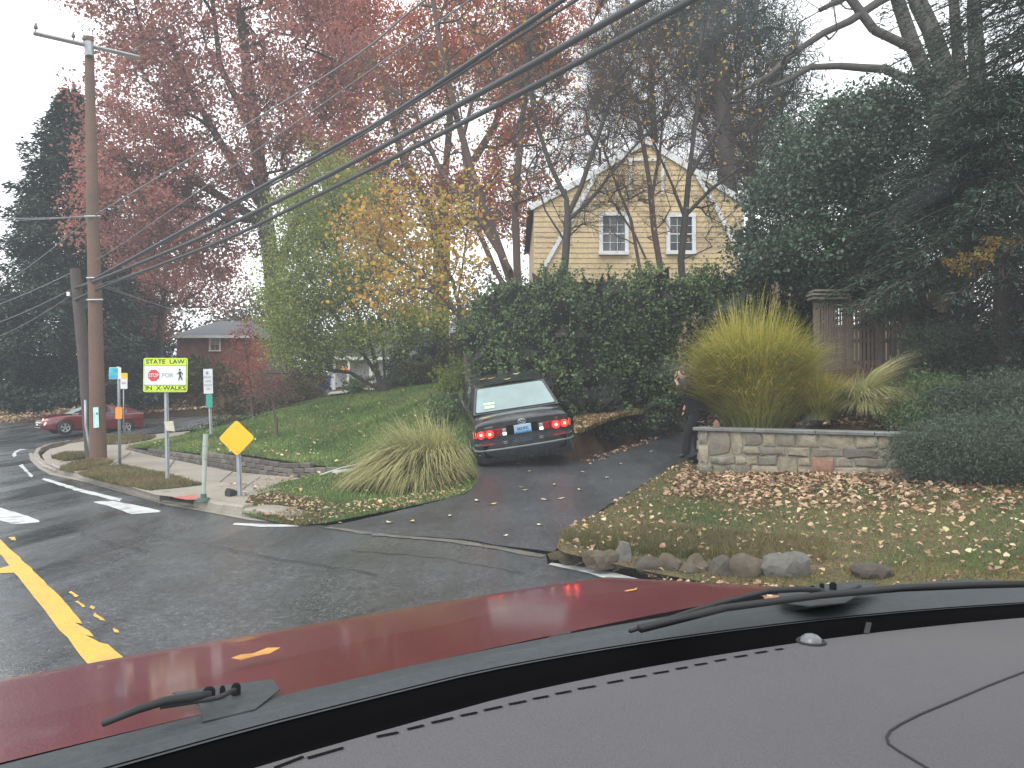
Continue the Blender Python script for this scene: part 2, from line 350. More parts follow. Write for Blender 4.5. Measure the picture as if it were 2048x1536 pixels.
# the driveway's ragged asphalt lip over the road's edge
sheet('driveway', DRIVE, drive_poly, .012, .3, M['drive_asphalt'], jitter=.012)
M['seam'] = mat('gravelly_seam', (.13, .115, .095), .9, var=.4, scale=6, fine=60, bump=.8, world=True)
seam = resample([G(655,1056,0), G(760,1071,0), G(920,1086,0), G(1088,1116,0)], .12)
up = seam + rs.normal(0, .012, seam.shape) + np.array([.03,.03,0]); lo = seam - np.array([.05,.06,0]) + rs.normal(0, .022, seam.shape)
sheet('seam', ROAD, list(up) + list(lo[::-1]), .008, .1, M['seam'])
LO = sheet('lawn', LAWN, lawn_poly, 0, .45, M['lawn'])
sheet('lawn', RIGHT, right_poly, 0, .35, M['rlawn'])
sheet('sidewalk', ISLE, isle_poly[:0] + [G(486,1012,.13), G(397,1000,.13), G(310,990,.13), G(250,972,.13), G(170,950,.13), G(112,936,.13), G(92,925,.13), G(84,912,.13)] + [ISLE.hit(*q) for q in ((100,898),(135,888),(205,877),(300,869),(428,859))] + isle_poly[16:], .004, .5, M['concrete'])
# expansion joints of the walk
sj = MB()
for a, b_ in (((225,930),(262,905)),((330,948),(352,916)),((440,965),(470,940)),((470,990),(520,955)),((120,925),(165,902))):
    p, q = ISLE.hit(*a), ISLE.hit(*b_); d = (q-p)/np.linalg.norm(q-p); n_ = np.array([-d[1], d[0], 0])*.012
    z = np.array([0,0,.009]); sj.add([p-n_+z, p+n_+z, q+n_+z, q-n_+z], [(0,1,2,3)])
M['joint'] = mat('joint_dirt', (.07,.06,.045), .9)
tag(sj.build('sidewalk_joint', M['joint']), kind='structure')

# ------------------------------------------------------------------ kerbs: raised concrete stones
def kerb(name, line, h, wd, z0=-.05, side=1, top_drop=None, segs=.25, mt='curb'):
    L = resample(line, segs); n = len(L); b = MB(); V = []
    for i, p in enumerate(L):
        t = L[min(i+1,n-1)] - L[max(i-1,0)]; t[2] = 0; t /= np.linalg.norm(t); nn = np.array([-t[1], t[0], 0])*side
        hh = h if top_drop is None else h*top_drop(i/(n-1)); j = rs.normal(0, .004)
        V += [p+np.array([0,0,z0]), p+nn*.015+np.array([0,0,hh-.03+j]), p+nn*.045+np.array([0,0,hh+j]), p+nn*wd+np.array([0,0,hh+j+.004]), p+nn*wd+np.array([0,0,z0])]
    Fs = [(i*5+k, i*5+k+1, (i+1)*5+k+1, (i+1)*5+k) for i in range(n-1) for k in range(4)] + [(0,1,2,3,4), tuple((n-1)*5+k for k in (4,3,2,1,0))]
    b.add(V, Fs); return tag(b.build(name, M[mt], smooth=True, ang=35), kind='structure')
kl = lambda *a: [G(x, y, 0) for x, y in a]
kerb('kerb', kl((318,1003),(250,984),(170,963),(118,949),(106,943),(102,938)), .145, .17, side=-1)
kerb('kerb', kl((110,946),(84,938),(68,924),(64,912),(72,902),(95,893),(135,885.5)), .10, .15, side=-1)
kerb('kerb', kl((483,1033),(430,1025),(386,1014)), .15, .17, side=-1)
kerb('kerb', kl((590,1045),(540,1038),(484,1033)), .12, .42, side=-1, top_drop=lambda t: .25+.75*min(1, t*1.6))
kerb('kerb', kl((384,1013.5),(352,1008),(319,1003)), .028, .3, side=-1)
# concrete gutter pan
gp = [G(600,1050,0), G(500,1041,0), G(385,1019,0), G(330,1010,0), G(250,988,0), G(170,967,0), G(100,953,0), G(78,942,0), G(60,926,0), G(57,911,0)]
gi = [G(64,911,0), G(70,925,0), G(86,940,0), G(106,949,0), G(170,962,0), G(250,983,0), G(330,1005,0), G(385,1014,0), G(500,1036,0), G(600,1045,0)]
sheet('gutter', ROAD, gp + gi, .006, .4, M['curb'])
sheet('tactile_paving', ISLE, [G(344,1000,.1), G(391,991,.13), G(415,1001,.13), G(372,1009,.07)], .012, .2, M['red_tile'])
red = MB()
# ------------------------------------------------------------------ painted markings
def paint(px, name='road_marking', m='white_paint', off=.005, jit=.008, res=.25):
    sheet(name, ROAD, [G(x, y, 0) for x, y in px], off, res, M[m], jitter=jit)
paint([(83,961),(160,985),(240,1003),(243,998),(165,980),(88,958)])
paint([(185,1003),(232,1016),(262,1027),(318,1024),(322,1021),(285,1013),(240,1004),(222,1002)])
paint([(-60,1012),(0,1036),(28,1045),(82,1041),(62,1031),(20,1019),(-30,1004)])
paint([(465,1049),(520,1054),(598,1054),(600,1051),(540,1049),(468,1046)])
paint([(1093,1131),(1150,1142),(1235,1163),(1290,1163),(1230,1148),(1160,1135),(1100,1128)])
paint([(38,935),(52,948),(63,958),(67,955),(56,945),(45,933)], off=.005)
paint([(24,915),(27,920),(33,917),(32,911),(40,905),(56,902),(40,901),(30,906)], off=.005)
ytop = [(-70,1015),(0,1074),(60,1130),(120,1188),(158,1232),(165,1243),(150,1240),(178,1257),(190,1268),(172,1266),(200,1280),(215,1284),(250,1312)]
ybot = [(182,1330),(120,1255),(60,1178),(28,1140),(0,1141),(-40,1150),(-44,1142),(0,1131),(20,1126),(5,1108),(-70,1040)]
paint(ytop + ybot, m='yellow_paint', jit=.003, res=.3)
for q in ([(142,1177),(158,1187),(152,1190),(138,1180)], [(156,1196),(172,1208),(166,1210),(152,1198)], [(180,1206),(190,1210),(188,1214),(178,1210)],
          [(188,1220),(205,1232),(212,1237),(200,1235),(186,1226)], [(225,1252),(236,1256),(239,1261),(229,1260)], [(18,1070),(30,1069),(32,1076),(22,1075)]):
    paint(q, m='yellow_paint', off=.005, jit=.004, res=.08)
# tar-filled cracks wandering over the asphalt
ck = MB()
for a in ([(100,1045),(170,1066),(230,1085),(300,1103)], [(330,1062),(420,1052),(470,1046)], [(20,1090),(70,1075),(140,1060)], [(30,1235),(52,1228),(60,1222)], [(250,1050),(330,1072),(520,1110),(760,1150)], [(700,1100),(900,1120),(1060,1150)]):
    L = resample([G(x, y, 0) for x, y in a], .18); L[:, :2] += rs.normal(0, .02, (len(L), 2)); L = L.tolist()
    for p, q in zip(L[:-1], L[1:]):
        p, q = np.array(p), np.array(q); d = q-p; d /= np.linalg.norm(d); nn = np.array([-d[1], d[0], 0])*rs.uniform(.004,.011); z = np.array([0,0,.004])
        ck.add([p-nn+z, p+nn+z, q+nn+z, q-nn+z], [(0,1,2,3)])
M['tar'] = mat('crack', (.012,.012,.012), .5)
tag(ck.build('road_crack', M['tar']), kind='structure')
# ------------------------------------------------------------------ own car: seen through its windscreen
TH = RAD(38.0); FW = np.array([-math.sin(TH), math.cos(TH), 0]); RT = np.array([math.cos(TH), math.sin(TH), 0])
def CW(r, f, z): return RT*r + FW*f + np.array([0, 0, z])
def CP(px, py, z):                      # the point of the car at height z behind that pixel
    r_ = ray(px, py); t = (z - CAMZ)/r_[2]; return np.array([r_[0]*t, r_[1]*t, z])
M['hood'] = mat('dark_red_paint', (.12, .011, .022), .32, var=.18, coat=.5, scale=5, fine=240, bump=.12, dirt=(.16,.035,.045))
M['black_plastic'] = mat('black_plastic', (.035,.042,.046), .55, var=.2, fine=90, bump=.1)
M['frit'] = mat('black_band', (.004,.004,.005), .9, spec=.1)
M['dash'] = mat('grey_dashboard_vinyl', (.118,.113,.122), .75, var=.05, scale=1.5, fine=420, bump=.5, spec=.35, dirt=(.125,.12,.125))
M['rubber'] = mat('rubber', (.012,.012,.013), .6)
M['seamline'] = mat('seam_line', (.02,.02,.022), .8)
oc = empty('red_car', CW(.4, -1, 0), 'the red car the picture is taken from, its dashboard and wet bonnet in front', 'car')
# grid surface helper in car coordinates
def cgrid(name, rr, ff, zf, m, parent, smooth=True, thick=0):
    V = [CW(r, f, zf(r, f)) for f in ff for r in rr]; nr = len(rr)
    Fs = [(j*nr+i, j*nr+i+1, (j+1)*nr+i+1, (j+1)*nr+i) for j in range(len(ff)-1) for i in range(nr-1)]
    return MB().add(V, Fs).build(name, m, parent, smooth)
def cowl_f(r): return .888 - .055*((r-.4))**2          # front edge of the cowl panel
def dash_f(r): return .765 - .20*max(0, r-.55)**1.4 - .05*max(0, .3-r)
def base_f(r): return dash_f(r) + .030
# bonnet: from the cowl forward over its crest and down to the grille
def hz(r, f, rc=.38):
    e = (r-rc)/.98; crown = -.012*e*e - .5*max(0, abs(e)-.95)
    t = f-.85; return 1.180 + crown - .128*t - .55*max(0, t-.47)**1.5
def hood_mesh():
    V = []; rr = np.linspace(-.60, 1.36, 44); tt = np.linspace(0, 1, 26)
    for t in tt:
        for r in rr:
            e = (r-.38)/.98; ff = cowl_f(r) - .02; end = 1.86 - .30*abs(e)**4
            f = ff + (end-ff)*t; V.append(CW(r, f, hz(r, f)))
    nr = len(rr); Fs = [(j*nr+i, j*nr+i+1, (j+1)*nr+i+1, (j+1)*nr+i) for j in range(25) for i in range(nr-1)]
    b = MB().add(V, Fs); return b
hood = hood_mesh().build('hood', M['hood'], oc, True)
# fenders, bumper below the bonnet
fb = MB()
for s in (-1, 1):
    x = .38 + s*.98; V = []
    for f in np.linspace(.2, 1.56, 12):
        zt = hz(x, f) if f > .86 else .95
        for dx, z in ((0, zt-.004), (.05, zt-.06), (.07, .8), (.07, .35)): V.append(CW(x+s*dx, f, z))
    fb.add(V, [(i*4+k, i*4+k+1, (i+1)*4+k+1, (i+1)*4+k) for i in range(11) for k in range(3)])
V = []
for t in np.linspace(-1, 1, 21):
    r = .38 + .98*t; f = 1.86 - .30*abs(t)**4
    for z, df in ((hz(r, f)-.01, 0), (.75, .08), (.5, .12), (.25, .05)): V.append(CW(r, f+df, z))
fb.add(V, [(i*4+k, i*4+k+1, (i+1)*4+k+1, (i+1)*4+k) for i in range(20) for k in range(3)])
fb.build('fender', M['hood'], oc, True, ang=50)
# cowl grille panel between bonnet and glass
rr = np.linspace(-.58, 1.84, 44); V = []
for r in rr:
    for t, z in ((0, 1.176), (.3, 1.184), (.7, 1.182), (1, 1.173)): V.append(CW(r, base_f(r)+.005 + (cowl_f(r)-.012-base_f(r))*t, z - .02*((r-.4)/.95)**2))
cw = MB().add(V, [(i*4+k, i*4+k+1, (i+1)*4+k+1, (i+1)*4+k) for i in range(43) for k in range(3)]).build('cowl', M['black_plastic'], oc, True)
V = []
for r in rr:
    for f, z in ((dash_f(r)-.0, 1.15), (dash_f(r)+.012, 1.13), (base_f(r)-.006, 1.15), (base_f(r)+.008, 1.178)): V.append(CW(r, f, z - .02*((r-.4)/.95)**2))
MB().add(V, [(i*4+k, i*4+k+1, (i+1)*4+k+1, (i+1)*4+k) for i in range(43) for k in range(3)]).build('windscreen_edge_band', M['frit'], oc, True)
# dashboard top
def dz(r, f): return 1.168 - .02*((r-.4)/.95)**2 - .05*max(0, .55-f)**1.5 - .9*max(0, .12-f)**1.3
V = []; tt = np.linspace(0, 1, 30)
for t in tt:
    for r in rr:
        f0 = dash_f(r); f = f0 - (f0+.15)*t; V.append(CW(r, f, dz(r, f) - (.018 if t == 0 else 0)))
nr = len(rr)
dash = MB().add(V, [(j*nr+i, j*nr+i+1, (j+1)*nr+i+1, (j+1)*nr+i) for j in range(29) for i in range(nr-1)]).build('dashboard', M['dash'], oc, True)
def dpt(px, py, off=.0012):
    z = 1.165
    for _ in range(8):
        q = CP(px, py, z); z = dz(q @ RT, q @ FW)
    q[2] = z + off; return q
slots = MB()
def dash_seg(a, b, wdt, mb):
    p, q = dpt(*a), dpt(*b); d = q-p; d /= np.linalg.norm(d); n_ = np.cross(d, [0,0,1]); n_ /= np.linalg.norm(n_)
    mb.add([p-n_*wdt, p+n_*wdt, q+n_*wdt, q-n_*wdt], [(0,1,2,3)])
# defroster slots
xs_ = [(545,612,1540,1515),(612,692,1520,1497),(750,802,1477,1466),(812,853,1462,1452),(860,912,1449,1437),(918,960,1435,1426),(965,1010,1424,1414),(1015,1058,1412,1403),(1063,1103,1401,1393),(1108,1148,1391,1383),
       (1153,1197,1381,1373),(1212,1252,1369,1361),(1258,1298,1359,1352),(1304,1343,1350,1343),(1349,1381,1341,1335),(1387,1420,1333,1327),(1427,1458,1325,1319),(1466,1500,1317,1311),(1508,1540,1309,1303),(1548,1572,1302,1298)]
for x0, x1, y0, y1 in xs_:
    s_ = MB(); p_, q_ = dpt(x0+4, y0-1), dpt(x1-4, y1+1); V = []
    for a_ in (p_, q_):
        for df_ in (-.001, .0035):
            w_ = a_ + FW*df_; w_[2] = dz(w_ @ RT, w_ @ FW) + .0012; V.append(w_)
    s_.add(V, [(0, 1, 3, 2)]); s_.build('defroster_slot', M['frit'], dash)
sm = MB(); sp_ = [(2120,1315),(2048,1345),(1975,1373),(1900,1405),(1840,1430),(1800,1450),(1780,1463),(1773,1476),(1778,1490),(1800,1505),(1850,1535),(1900,1562)]
sm.tube([dpt(x, y, .0004) for x, y in sp_], .0016, 5); sm.build('airbag_seam', M['seamline'], dash, True)
# sun sensor dome and a small notch
c = dpt(1622, 1285); sd = MB(); ring = MB()
for k_, (r0, z0) in enumerate(((.016,0),(.014,.006),(.009,.010),(.003,.0115))): sd.v += [tuple(c + np.array([math.cos(a)*r0, math.sin(a)*r0, z0])) for a in np.linspace(0, 2*math.pi, 17)[:-1]]
sd.f = [(k_*16+q, k_*16+(q+1)%16, (k_+1)*16+(q+1)%16, (k_+1)*16+q) for k_ in range(3) for q in range(16)] + [tuple(range(48, 64))]; sd.m = [0]*len(sd.f)
M['sensor'] = mat('sensor_dome', (.15,.155,.165), .25, var=.02)
sd.build('sun_sensor', M['sensor'], dash, True)
ring.tube([c + np.array([math.cos(a)*.0185, math.sin(a)*.0185, 0]) for a in np.linspace(0, 2*math.pi, 21)], .0026, 5, cap=False); ring.build('sensor_ring', M['seamline'], dash, True)
nb = MB(); dash_seg((1738,1246), (1733,1268), .004, nb); nb.build('dash_notch', M['seamline'], dash)
# wipers: pivot caps, arms and blades
def wiper(piv, armpts, blade, plate):
    wv = MB()
    wr = MB(); wr.tube([CP(x, y, z) for x, y, z in armpts], [.004,.005,.0045,.004,.003][:len(armpts)], 6); a = wr.build('wiper_arm', M['rubber'], oc, True)
    bl = MB(); bl.tube([CP(x, y, z) for x, y, z in blade], .0028, 5); bl.build('wiper_blade', M['rubber'], a, True)
    for (x, y, r_) in piv:
        cc = CP(x, y, 1.190); q = MB(); q.tube([cc+np.array([0,0,-.02]), cc+np.array([0,0,.004]), cc+np.array([0,0,.007])], [r_, r_, r_*.6], 14); q.build('pivot_cap', M['frit'], a, True, ang=40)
    q = MB(); q.add([CP(x, y, 1.1852) for x, y in plate], [tuple(range(len(plate)))])
    q.v += [tuple(np.array(p)-np.array([0,0,.0012])) for p in q.v[:]]; n_ = len(plate)
    q.f += [(i, (i+1)%n_, n_+(i+1)%n_, n_+i) for i in range(n_)]; q.m += [0]*n_; q.build('cowl_plate', M['black_plastic'], cw)
wiper([(418,1388,.0065),(445,1385,.003),(472,1380,.005)], [(420,1389,1.200),(380,1395,1.203),(330,1402,1.204),(275,1419,1.204),(205,1448,1.20)],
      [(470,1380,1.198),(436,1396,1.198),(400,1402,1.197),(320,1414,1.197)], [(345,1385),(480,1366),(545,1358),(560,1378),(510,1418),(405,1443),(400,1410)])
wiper([(1666,1173,.006),(1644,1175,.004),(1625,1180,.0045)], [(1640,1180,1.205),(1600,1178,1.207),(1535,1182,1.208),(1430,1208,1.205),(1260,1262,1.200)],
      [(1720,1172,1.203),(1690,1183,1.201),(1655,1185,1.201),(1640,1178,1.203)], [(1555,1178),(1700,1163),(1760,1165),(1690,1205),(1620,1212),(1560,1205)])
# rubber seal lines on the cowl
sl_ = MB(); sl_.tube([CP(x, y, 1.205) for x, y in ((1280,1257),(1450,1215),(1640,1190),(1800,1176),(1950,1170),(2080,1167))], .006, 5); sl_.build('cowl_seal', M['rubber'], cw, True)
lf = MB(); q = CP(512, 1316, 1.16); lf_m = mat('wet_leaf', (.55,.26,.05), .4, var=.3, scale=30)
V = [q + RT*a*.8 + FW*b_ + np.array([0,0,.004+abs(a)*.06]) for a, b_ in ((-.042,.0),(-.02,.012),(0,.01),(.028,.017),(.045,.004),(.02,-.008),(-.01,-.006),(-.032,-.014))]
o_ = lf.add(V, [tuple(range(8))]).build('fallen_leaf', lf_m); tag(o_, 'orange leaf stuck flat on the wet red bonnet', 'leaf')
lf = MB(); q = CP(1262, 1187, 1.14); V = [q + RT*a + FW*b_ + np.array([0,0,.006+abs(a)*.06]) for a, b_ in ((-.02,0),(-.008,.006),(.012,.003),(.024,.006),(.01,-.004),(-.012,-.004))]
tag(lf.add(V, [tuple(range(6))]).build('fallen_leaf', lf_m), 'tiny curled leaf on the bonnet in front of the second wiper', 'leaf')
# windscreen: slightly curved laminated pane with a thin dirty film and a painted veil of glare
def glass_mat():
    m, nt, b = newmat('windscreen_glass'); nt.nodes.remove(b); out = nt.nodes['Material Output']
    tr = nt.nodes.new('ShaderNodeBsdfTransparent'); tr.inputs[0].default_value = (.985,1,.995,1)
    gl = N(nt, 'ShaderNodeBsdfGlossy', Roughness=.02); gl.inputs[0].default_value = (1,1,1,1)
    fr = N(nt, 'ShaderNodeFresnel', IOR=1.5); mu = nt.nodes.new('ShaderNodeMath'); mu.operation = 'MULTIPLY'; mu.inputs[1].default_value = .36; nt.links.new(fr.outputs[0], mu.inputs[0])
    m1 = nt.nodes.new('ShaderNodeMixShader'); nt.links.new(mu.outputs[0], m1.inputs[0]); nt.links.new(tr.outputs[0], m1.inputs[1]); nt.links.new(gl.outputs[0], m1.inputs[2])
    tl = nt.nodes.new('ShaderNodeBsdfTranslucent'); tl.inputs[0].default_value = (.9,.95,1,1)
    co = coords(nt, True); s1 = noise(nt, co, 3.0, 4, .5); s2 = noise(nt, co, 60, 3, .6); s3 = noise(nt, co, 14, 2, .5)
    f1 = ramp(nt, s1, [(.3, .005), (.7, .016)]); f2 = ramp(nt, s3, [(.66, 0.), (.82, .03)])
    # veiling glare painted in as a soft blob high on the driver's side
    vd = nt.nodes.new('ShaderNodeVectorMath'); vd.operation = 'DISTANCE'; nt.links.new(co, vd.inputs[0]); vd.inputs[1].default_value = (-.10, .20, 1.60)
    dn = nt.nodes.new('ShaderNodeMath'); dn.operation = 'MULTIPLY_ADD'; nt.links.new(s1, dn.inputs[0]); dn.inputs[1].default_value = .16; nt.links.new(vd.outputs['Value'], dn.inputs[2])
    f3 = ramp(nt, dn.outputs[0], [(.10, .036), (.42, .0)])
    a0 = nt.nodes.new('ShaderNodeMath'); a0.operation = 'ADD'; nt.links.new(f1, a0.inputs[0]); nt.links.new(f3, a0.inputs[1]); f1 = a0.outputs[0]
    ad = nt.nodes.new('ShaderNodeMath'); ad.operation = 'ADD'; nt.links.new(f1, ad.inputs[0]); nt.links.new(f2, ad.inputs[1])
    m2 = nt.nodes.new('ShaderNodeMixShader'); nt.links.new(ad.outputs[0], m2.inputs[0]); nt.links.new(m1.outputs[0], m2.inputs[1]); nt.links.new(tl.outputs[0], m2.inputs[2])
    nt.links.new(m2.outputs[0], out.inputs['Surface']); return m
V = []; us = np.linspace(-.56, 1.82, 24); vs_ = np.linspace(0, 1, 16)
for v_ in vs_:
    for u_ in us:
        e = (u_-.63)/1.19; f0 = base_f(u_)+.0; f1 = -.08 - .08*e*e; r = .63 + 1.19*e*(1-.16*v_)
        V.append(CW(r, f0+(f1-f0)*v_, 1.19 - .02*e*e + (.55-.02*e*e)*v_ + .03*math.sin(math.pi*v_)))
nr = 24
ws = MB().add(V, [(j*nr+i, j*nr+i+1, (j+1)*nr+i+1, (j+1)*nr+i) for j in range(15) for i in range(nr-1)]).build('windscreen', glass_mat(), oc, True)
# roof, pillars and doors around the cabin
M['headliner'] = mat('headliner', (.35,.34,.32), .9)
V = []
for f in np.linspace(-.08, -2.0, 10):
    for e in np.linspace(-1, 1, 13): V.append(CW(.63+1.0*e, f - (.08*e*e if f > -.1 else 0), 1.745 - .03*e*e - .02*(f+1)**2))
V2 = [np.array(v)+np.array([0,0,-.03]) for v in V]; Fs = [(j*13+i, j*13+i+1, (j+1)*13+i+1, (j+1)*13+i) for j in range(9) for i in range(12)]
MB().add(V, Fs).build('roof', M['hood'], oc, True); MB().add(V2, Fs).build('headliner', M['headliner'], oc, True)
for s in (-1, 1):
    x0 = .63+s*1.19; x1 = .63+s*1.0; a = MB()
    a.tube([CW(x0, .42 if s > 0 else .74, 1.16), CW((x0+x1)/2, .28, 1.47), CW(x1, -.16, 1.72)], [.035,.032,.03], 6); a.build('windscreen_pillar', M['headliner'], oc, True)
    for f in (-.85, -1.95): a = MB(); a.tube([CW(x0, f, 1.05), CW(x1, f, 1.70)], .035, 6); a.build('door_pillar', M['headliner'], oc, True)
    d = MB(); V = []
    for f in np.linspace(.3, -2.5, 8):
        for dx, z in ((-.03, 1.02), (.06, 1.0), (.1, .75), (.06, .3)): V.append(CW(x0+s*dx, f, z))
    d.add(V, [(i*4+k, i*4+k+1, (i+1)*4+k+1, (i+1)*4+k) for i in range(7) for k in range(3)]); d.build('door', M['hood'], oc, True, ang=50)
    for f in (1.15, -1.9):
        t_ = MB(); t_.tube([CW(x0+s*.06, f, .34), CW(x0-s*.16, f, .34)], .34, 24); t_.build('tyre', M['rubber'], oc, True, ang=40)
# ------------------------------------------------------------------ plants
def unit(v): return v/(np.linalg.norm(v, axis=-1, keepdims=True)+1e-9)
def frusta(A, B, ra, rb, k):
    """open tapered tubes from A to B, all at once"""
    n = len(A); t = unit(B-A); ref = np.where(np.abs(t[:, 2:3]) < .9, np.array([[0,0,1.]]), np.array([[1.,0,0]]))
    a = unit(np.cross(t, ref)); b = np.cross(t, a); V = []
    for e, (Q, r) in enumerate(((A, ra), (B, rb))):
        for q in range(k):
            an = 2*math.pi*q/k; V.append(Q + r[:, None]*(math.cos(an)*a + math.sin(an)*b))
    V = np.stack(V, 1).reshape(-1, 3); base = np.arange(n)[:, None]*2*k; Fc = []
    for q in range(k): Fc.append(np.concatenate([base+q, base+(q+1) % k, base+k+(q+1) % k, base+k+q], 1))
    return V, np.stack(Fc, 1).reshape(-1, 4)
def join(parts):
    V = []; Fc = []; b = 0
    for v, f in parts: V.append(v); Fc.append(f+b); b += len(v)
    return np.concatenate(V), np.concatenate(Fc)
def leaves(Pn, size, R_, aspect=.6, flat=0.0, dirs=None, curl=.15):
    """a small pointed leaf (one folded quad) at every point"""
    n = len(Pn); d = R_.normal(size=(n, 3)) if dirs is None else dirs + R_.normal(0, .35, (n, 3)); d = unit(d)
    q = R_.normal(size=(n, 3)); q[:, 2] += flat*3; s = unit(np.cross(d, q)); up = np.cross(s, d)
    L = (size*R_.uniform(.5, 1.5, n))[:, None]; W = L*aspect
    V = np.stack([Pn, Pn + d*L*.45 + s*W*.5 + up*L*curl, Pn + d*L, Pn + d*L*.45 - s*W*.5 + up*L*curl], 1).reshape(-1, 3)
    return V, (np.arange(n)[:, None]*4 + np.arange(4))
def blob(c, r, n, R_, shell=.0):
    p = unit(R_.normal(size=(n, 3))); q = R_.uniform(shell, 1, n)**(1/3.)
    return np.asarray(c) + p*q[:, None]*np.asarray(r)
def PB(px, py, d, rx, ry, n, R_, depth=None, shell=0.):
    """points in an ellipsoid given by its photograph pixels at distance d"""
    c = P(px, py, d); k = d/F; return blob(c, (rx*k, (depth if depth else rx*k), ry*k), n, R_, shell)
def skeleton(trunks, T, R_, step=.45, tr=None, up=.22, rtip=.011, r0=.3, sag=0.0, wob=.10, k_steep=.55):
    """trunks: list of polylines; T: tips; every tip is tied to the nearest limb by a curved branch"""
    pos = []; par = []; trunk_idx = []; rmin = []
    for ti, tk in enumerate(trunks):
        L = resample([np.asarray(p, float) for p in tk], step); rmin += list((tr[ti] if tr else 0)*(1-.55*np.linspace(0, 1, len(L))))
        if pos and len(trunk_idx):
            Pa = np.array(pos); j = int(np.argmin(np.linalg.norm(Pa - L[0], axis=1)))
        else: j = -1
        for q, p in enumerate(L):
            pos.append(p); par.append(j); j = len(pos)-1; trunk_idx.append(j)
    nt_ = len(pos); Pt = np.array(pos)
    dist = np.min(np.linalg.norm(T[:, None] - Pt[None], axis=2), axis=1) if len(T)*len(Pt) < 4e6 else np.linalg.norm(T-Pt.mean(0), axis=1)
    buf = np.zeros((nt_ + 40*len(T) + 10, 3)); buf[:nt_] = Pt; nn = nt_; par = par + [0]*(len(buf)-nt_); tips = []
    for i in np.argsort(dist):
        t = T[i]; Q = buf[:nn]; d = t - Q; L = np.linalg.norm(d, axis=1)
        cost = L + k_steep*np.maximum(0, Q[:, 2]-t[2]+.30*L)*(1-sag)
        cost[:max(1, nt_//12)] += 1.0
        j = int(np.argmin(cost)); a = Q[j].copy(); ln = L[j]; ns = max(1, int(ln/step))
        ctrl = a + (t-a)*.5 + np.array([0, 0, up*ln]) + R_.normal(0, wob*ln, 3)*.6
        for q in range(1, ns+1):
            s = q/ns; p = (1-s)**2*a + 2*s*(1-s)*ctrl + s*s*t + R_.normal(0, wob*step*.45, 3)*(q < ns)
            if nn >= len(buf): break
            buf[nn] = p; par[nn] = j; j = nn; nn += 1
        tips.append(j)
    pos = buf[:nn]; par = np.array(par[:nn]); cnt = np.zeros(nn); cnt[tips] += 1
    for i in range(nn-1, 0, -1):
        if par[i] >= 0: cnt[par[i]] += cnt[i]
    cnt = np.maximum(cnt, 1); e = math.log(max(r0/rtip, 1.01))/math.log(max(cnt.max(), 2)); r = rtip*cnt**e
    for i in range(nt_): r[i] = max(r[i], rtip*2, rmin[i])
    return pos, par, r, np.array(tips)
def wood(pos, par, r, minr=0):
    i = np.where(par >= 0)[0]; i = i[r[i] > minr]; A = pos[par[i]]; B = pos[i]; rb = r[i]; ra = np.minimum(r[par[i]], rb*1.35)
    B = B + (B-A)*.04; big = rb > .04; out = []
    if big.any(): out.append(frusta(A[big], B[big], ra[big], rb[big], 8))
    if (~big).any(): out.append(frusta(A[~big], B[~big], ra[~big], rb[~big], 3))
    return join(out)
def twiglets(pos, par, tips, R_, m, L, r=.005, spread=.7, up=.25, sub=2):
    """straight fine shoots off the ends of the branches, with side shoots of their own"""
    t = np.repeat(tips, m); d0 = unit(pos[t] - pos[np.maximum(par[t], 0)])
    d = unit(d0 + R_.normal(0, spread, (len(t), 3)) + np.array([0, 0, up])); back = R_.uniform(0, 1, len(t))[:, None]
    A = pos[t]*(1-back) + pos[np.maximum(par[t], 0)]*back; ln = (L*R_.uniform(.4, 1.25, len(t)))[:, None]; Mi = A + d*ln*.5 + R_.normal(0, .05, A.shape)*ln; B = Mi + unit(d+R_.normal(0, .3, d.shape)+np.array([0,0,.1]))*ln*.5
    n = len(t); out = [frusta(A, Mi, np.full(n, r), np.full(n, r*.75), 3), frusta(Mi, B, np.full(n, r*.75), np.full(n, r*.35), 3)]
    ends = [B, Mi]
    for q in range(sub):
        s = R_.uniform(.2, .9, n)[:, None]; S0 = A + (B-A)*s; D = unit(d + R_.normal(0, .7, d.shape)); E = S0 + D*ln*R_.uniform(.25, .6, n)[:, None]
        out.append(frusta(S0, E, np.full(n, r*.6), np.full(n, r*.25), 3)); ends.append(E)
    return join(out), np.concatenate(ends)
def finish(name, label, cat, base, woodVF, leafVF, mb_, ml, group=None, names=('trunk', 'crown')):
    e = empty(name, base, label, cat, group)
    if woodVF is not None: link(names[0], npmesh(names[0], *woodVF), mb_, e, smooth=True)
    if leafVF is not None:
        V, Fc, rnd = leafVF; link(names[1], npmesh(names[1], V, Fc, rnd), ml, e)
    return e
def rootflare(base, r):
    base = np.asarray(base, float); return frusta(np.array([base-[0,0,.35], base+[0,0,.12]]), np.array([base+[0,0,.12], base+[0,0,.55]]), np.array([r*1.7, r*1.28]), np.array([r*1.28, r*.98]), 10)
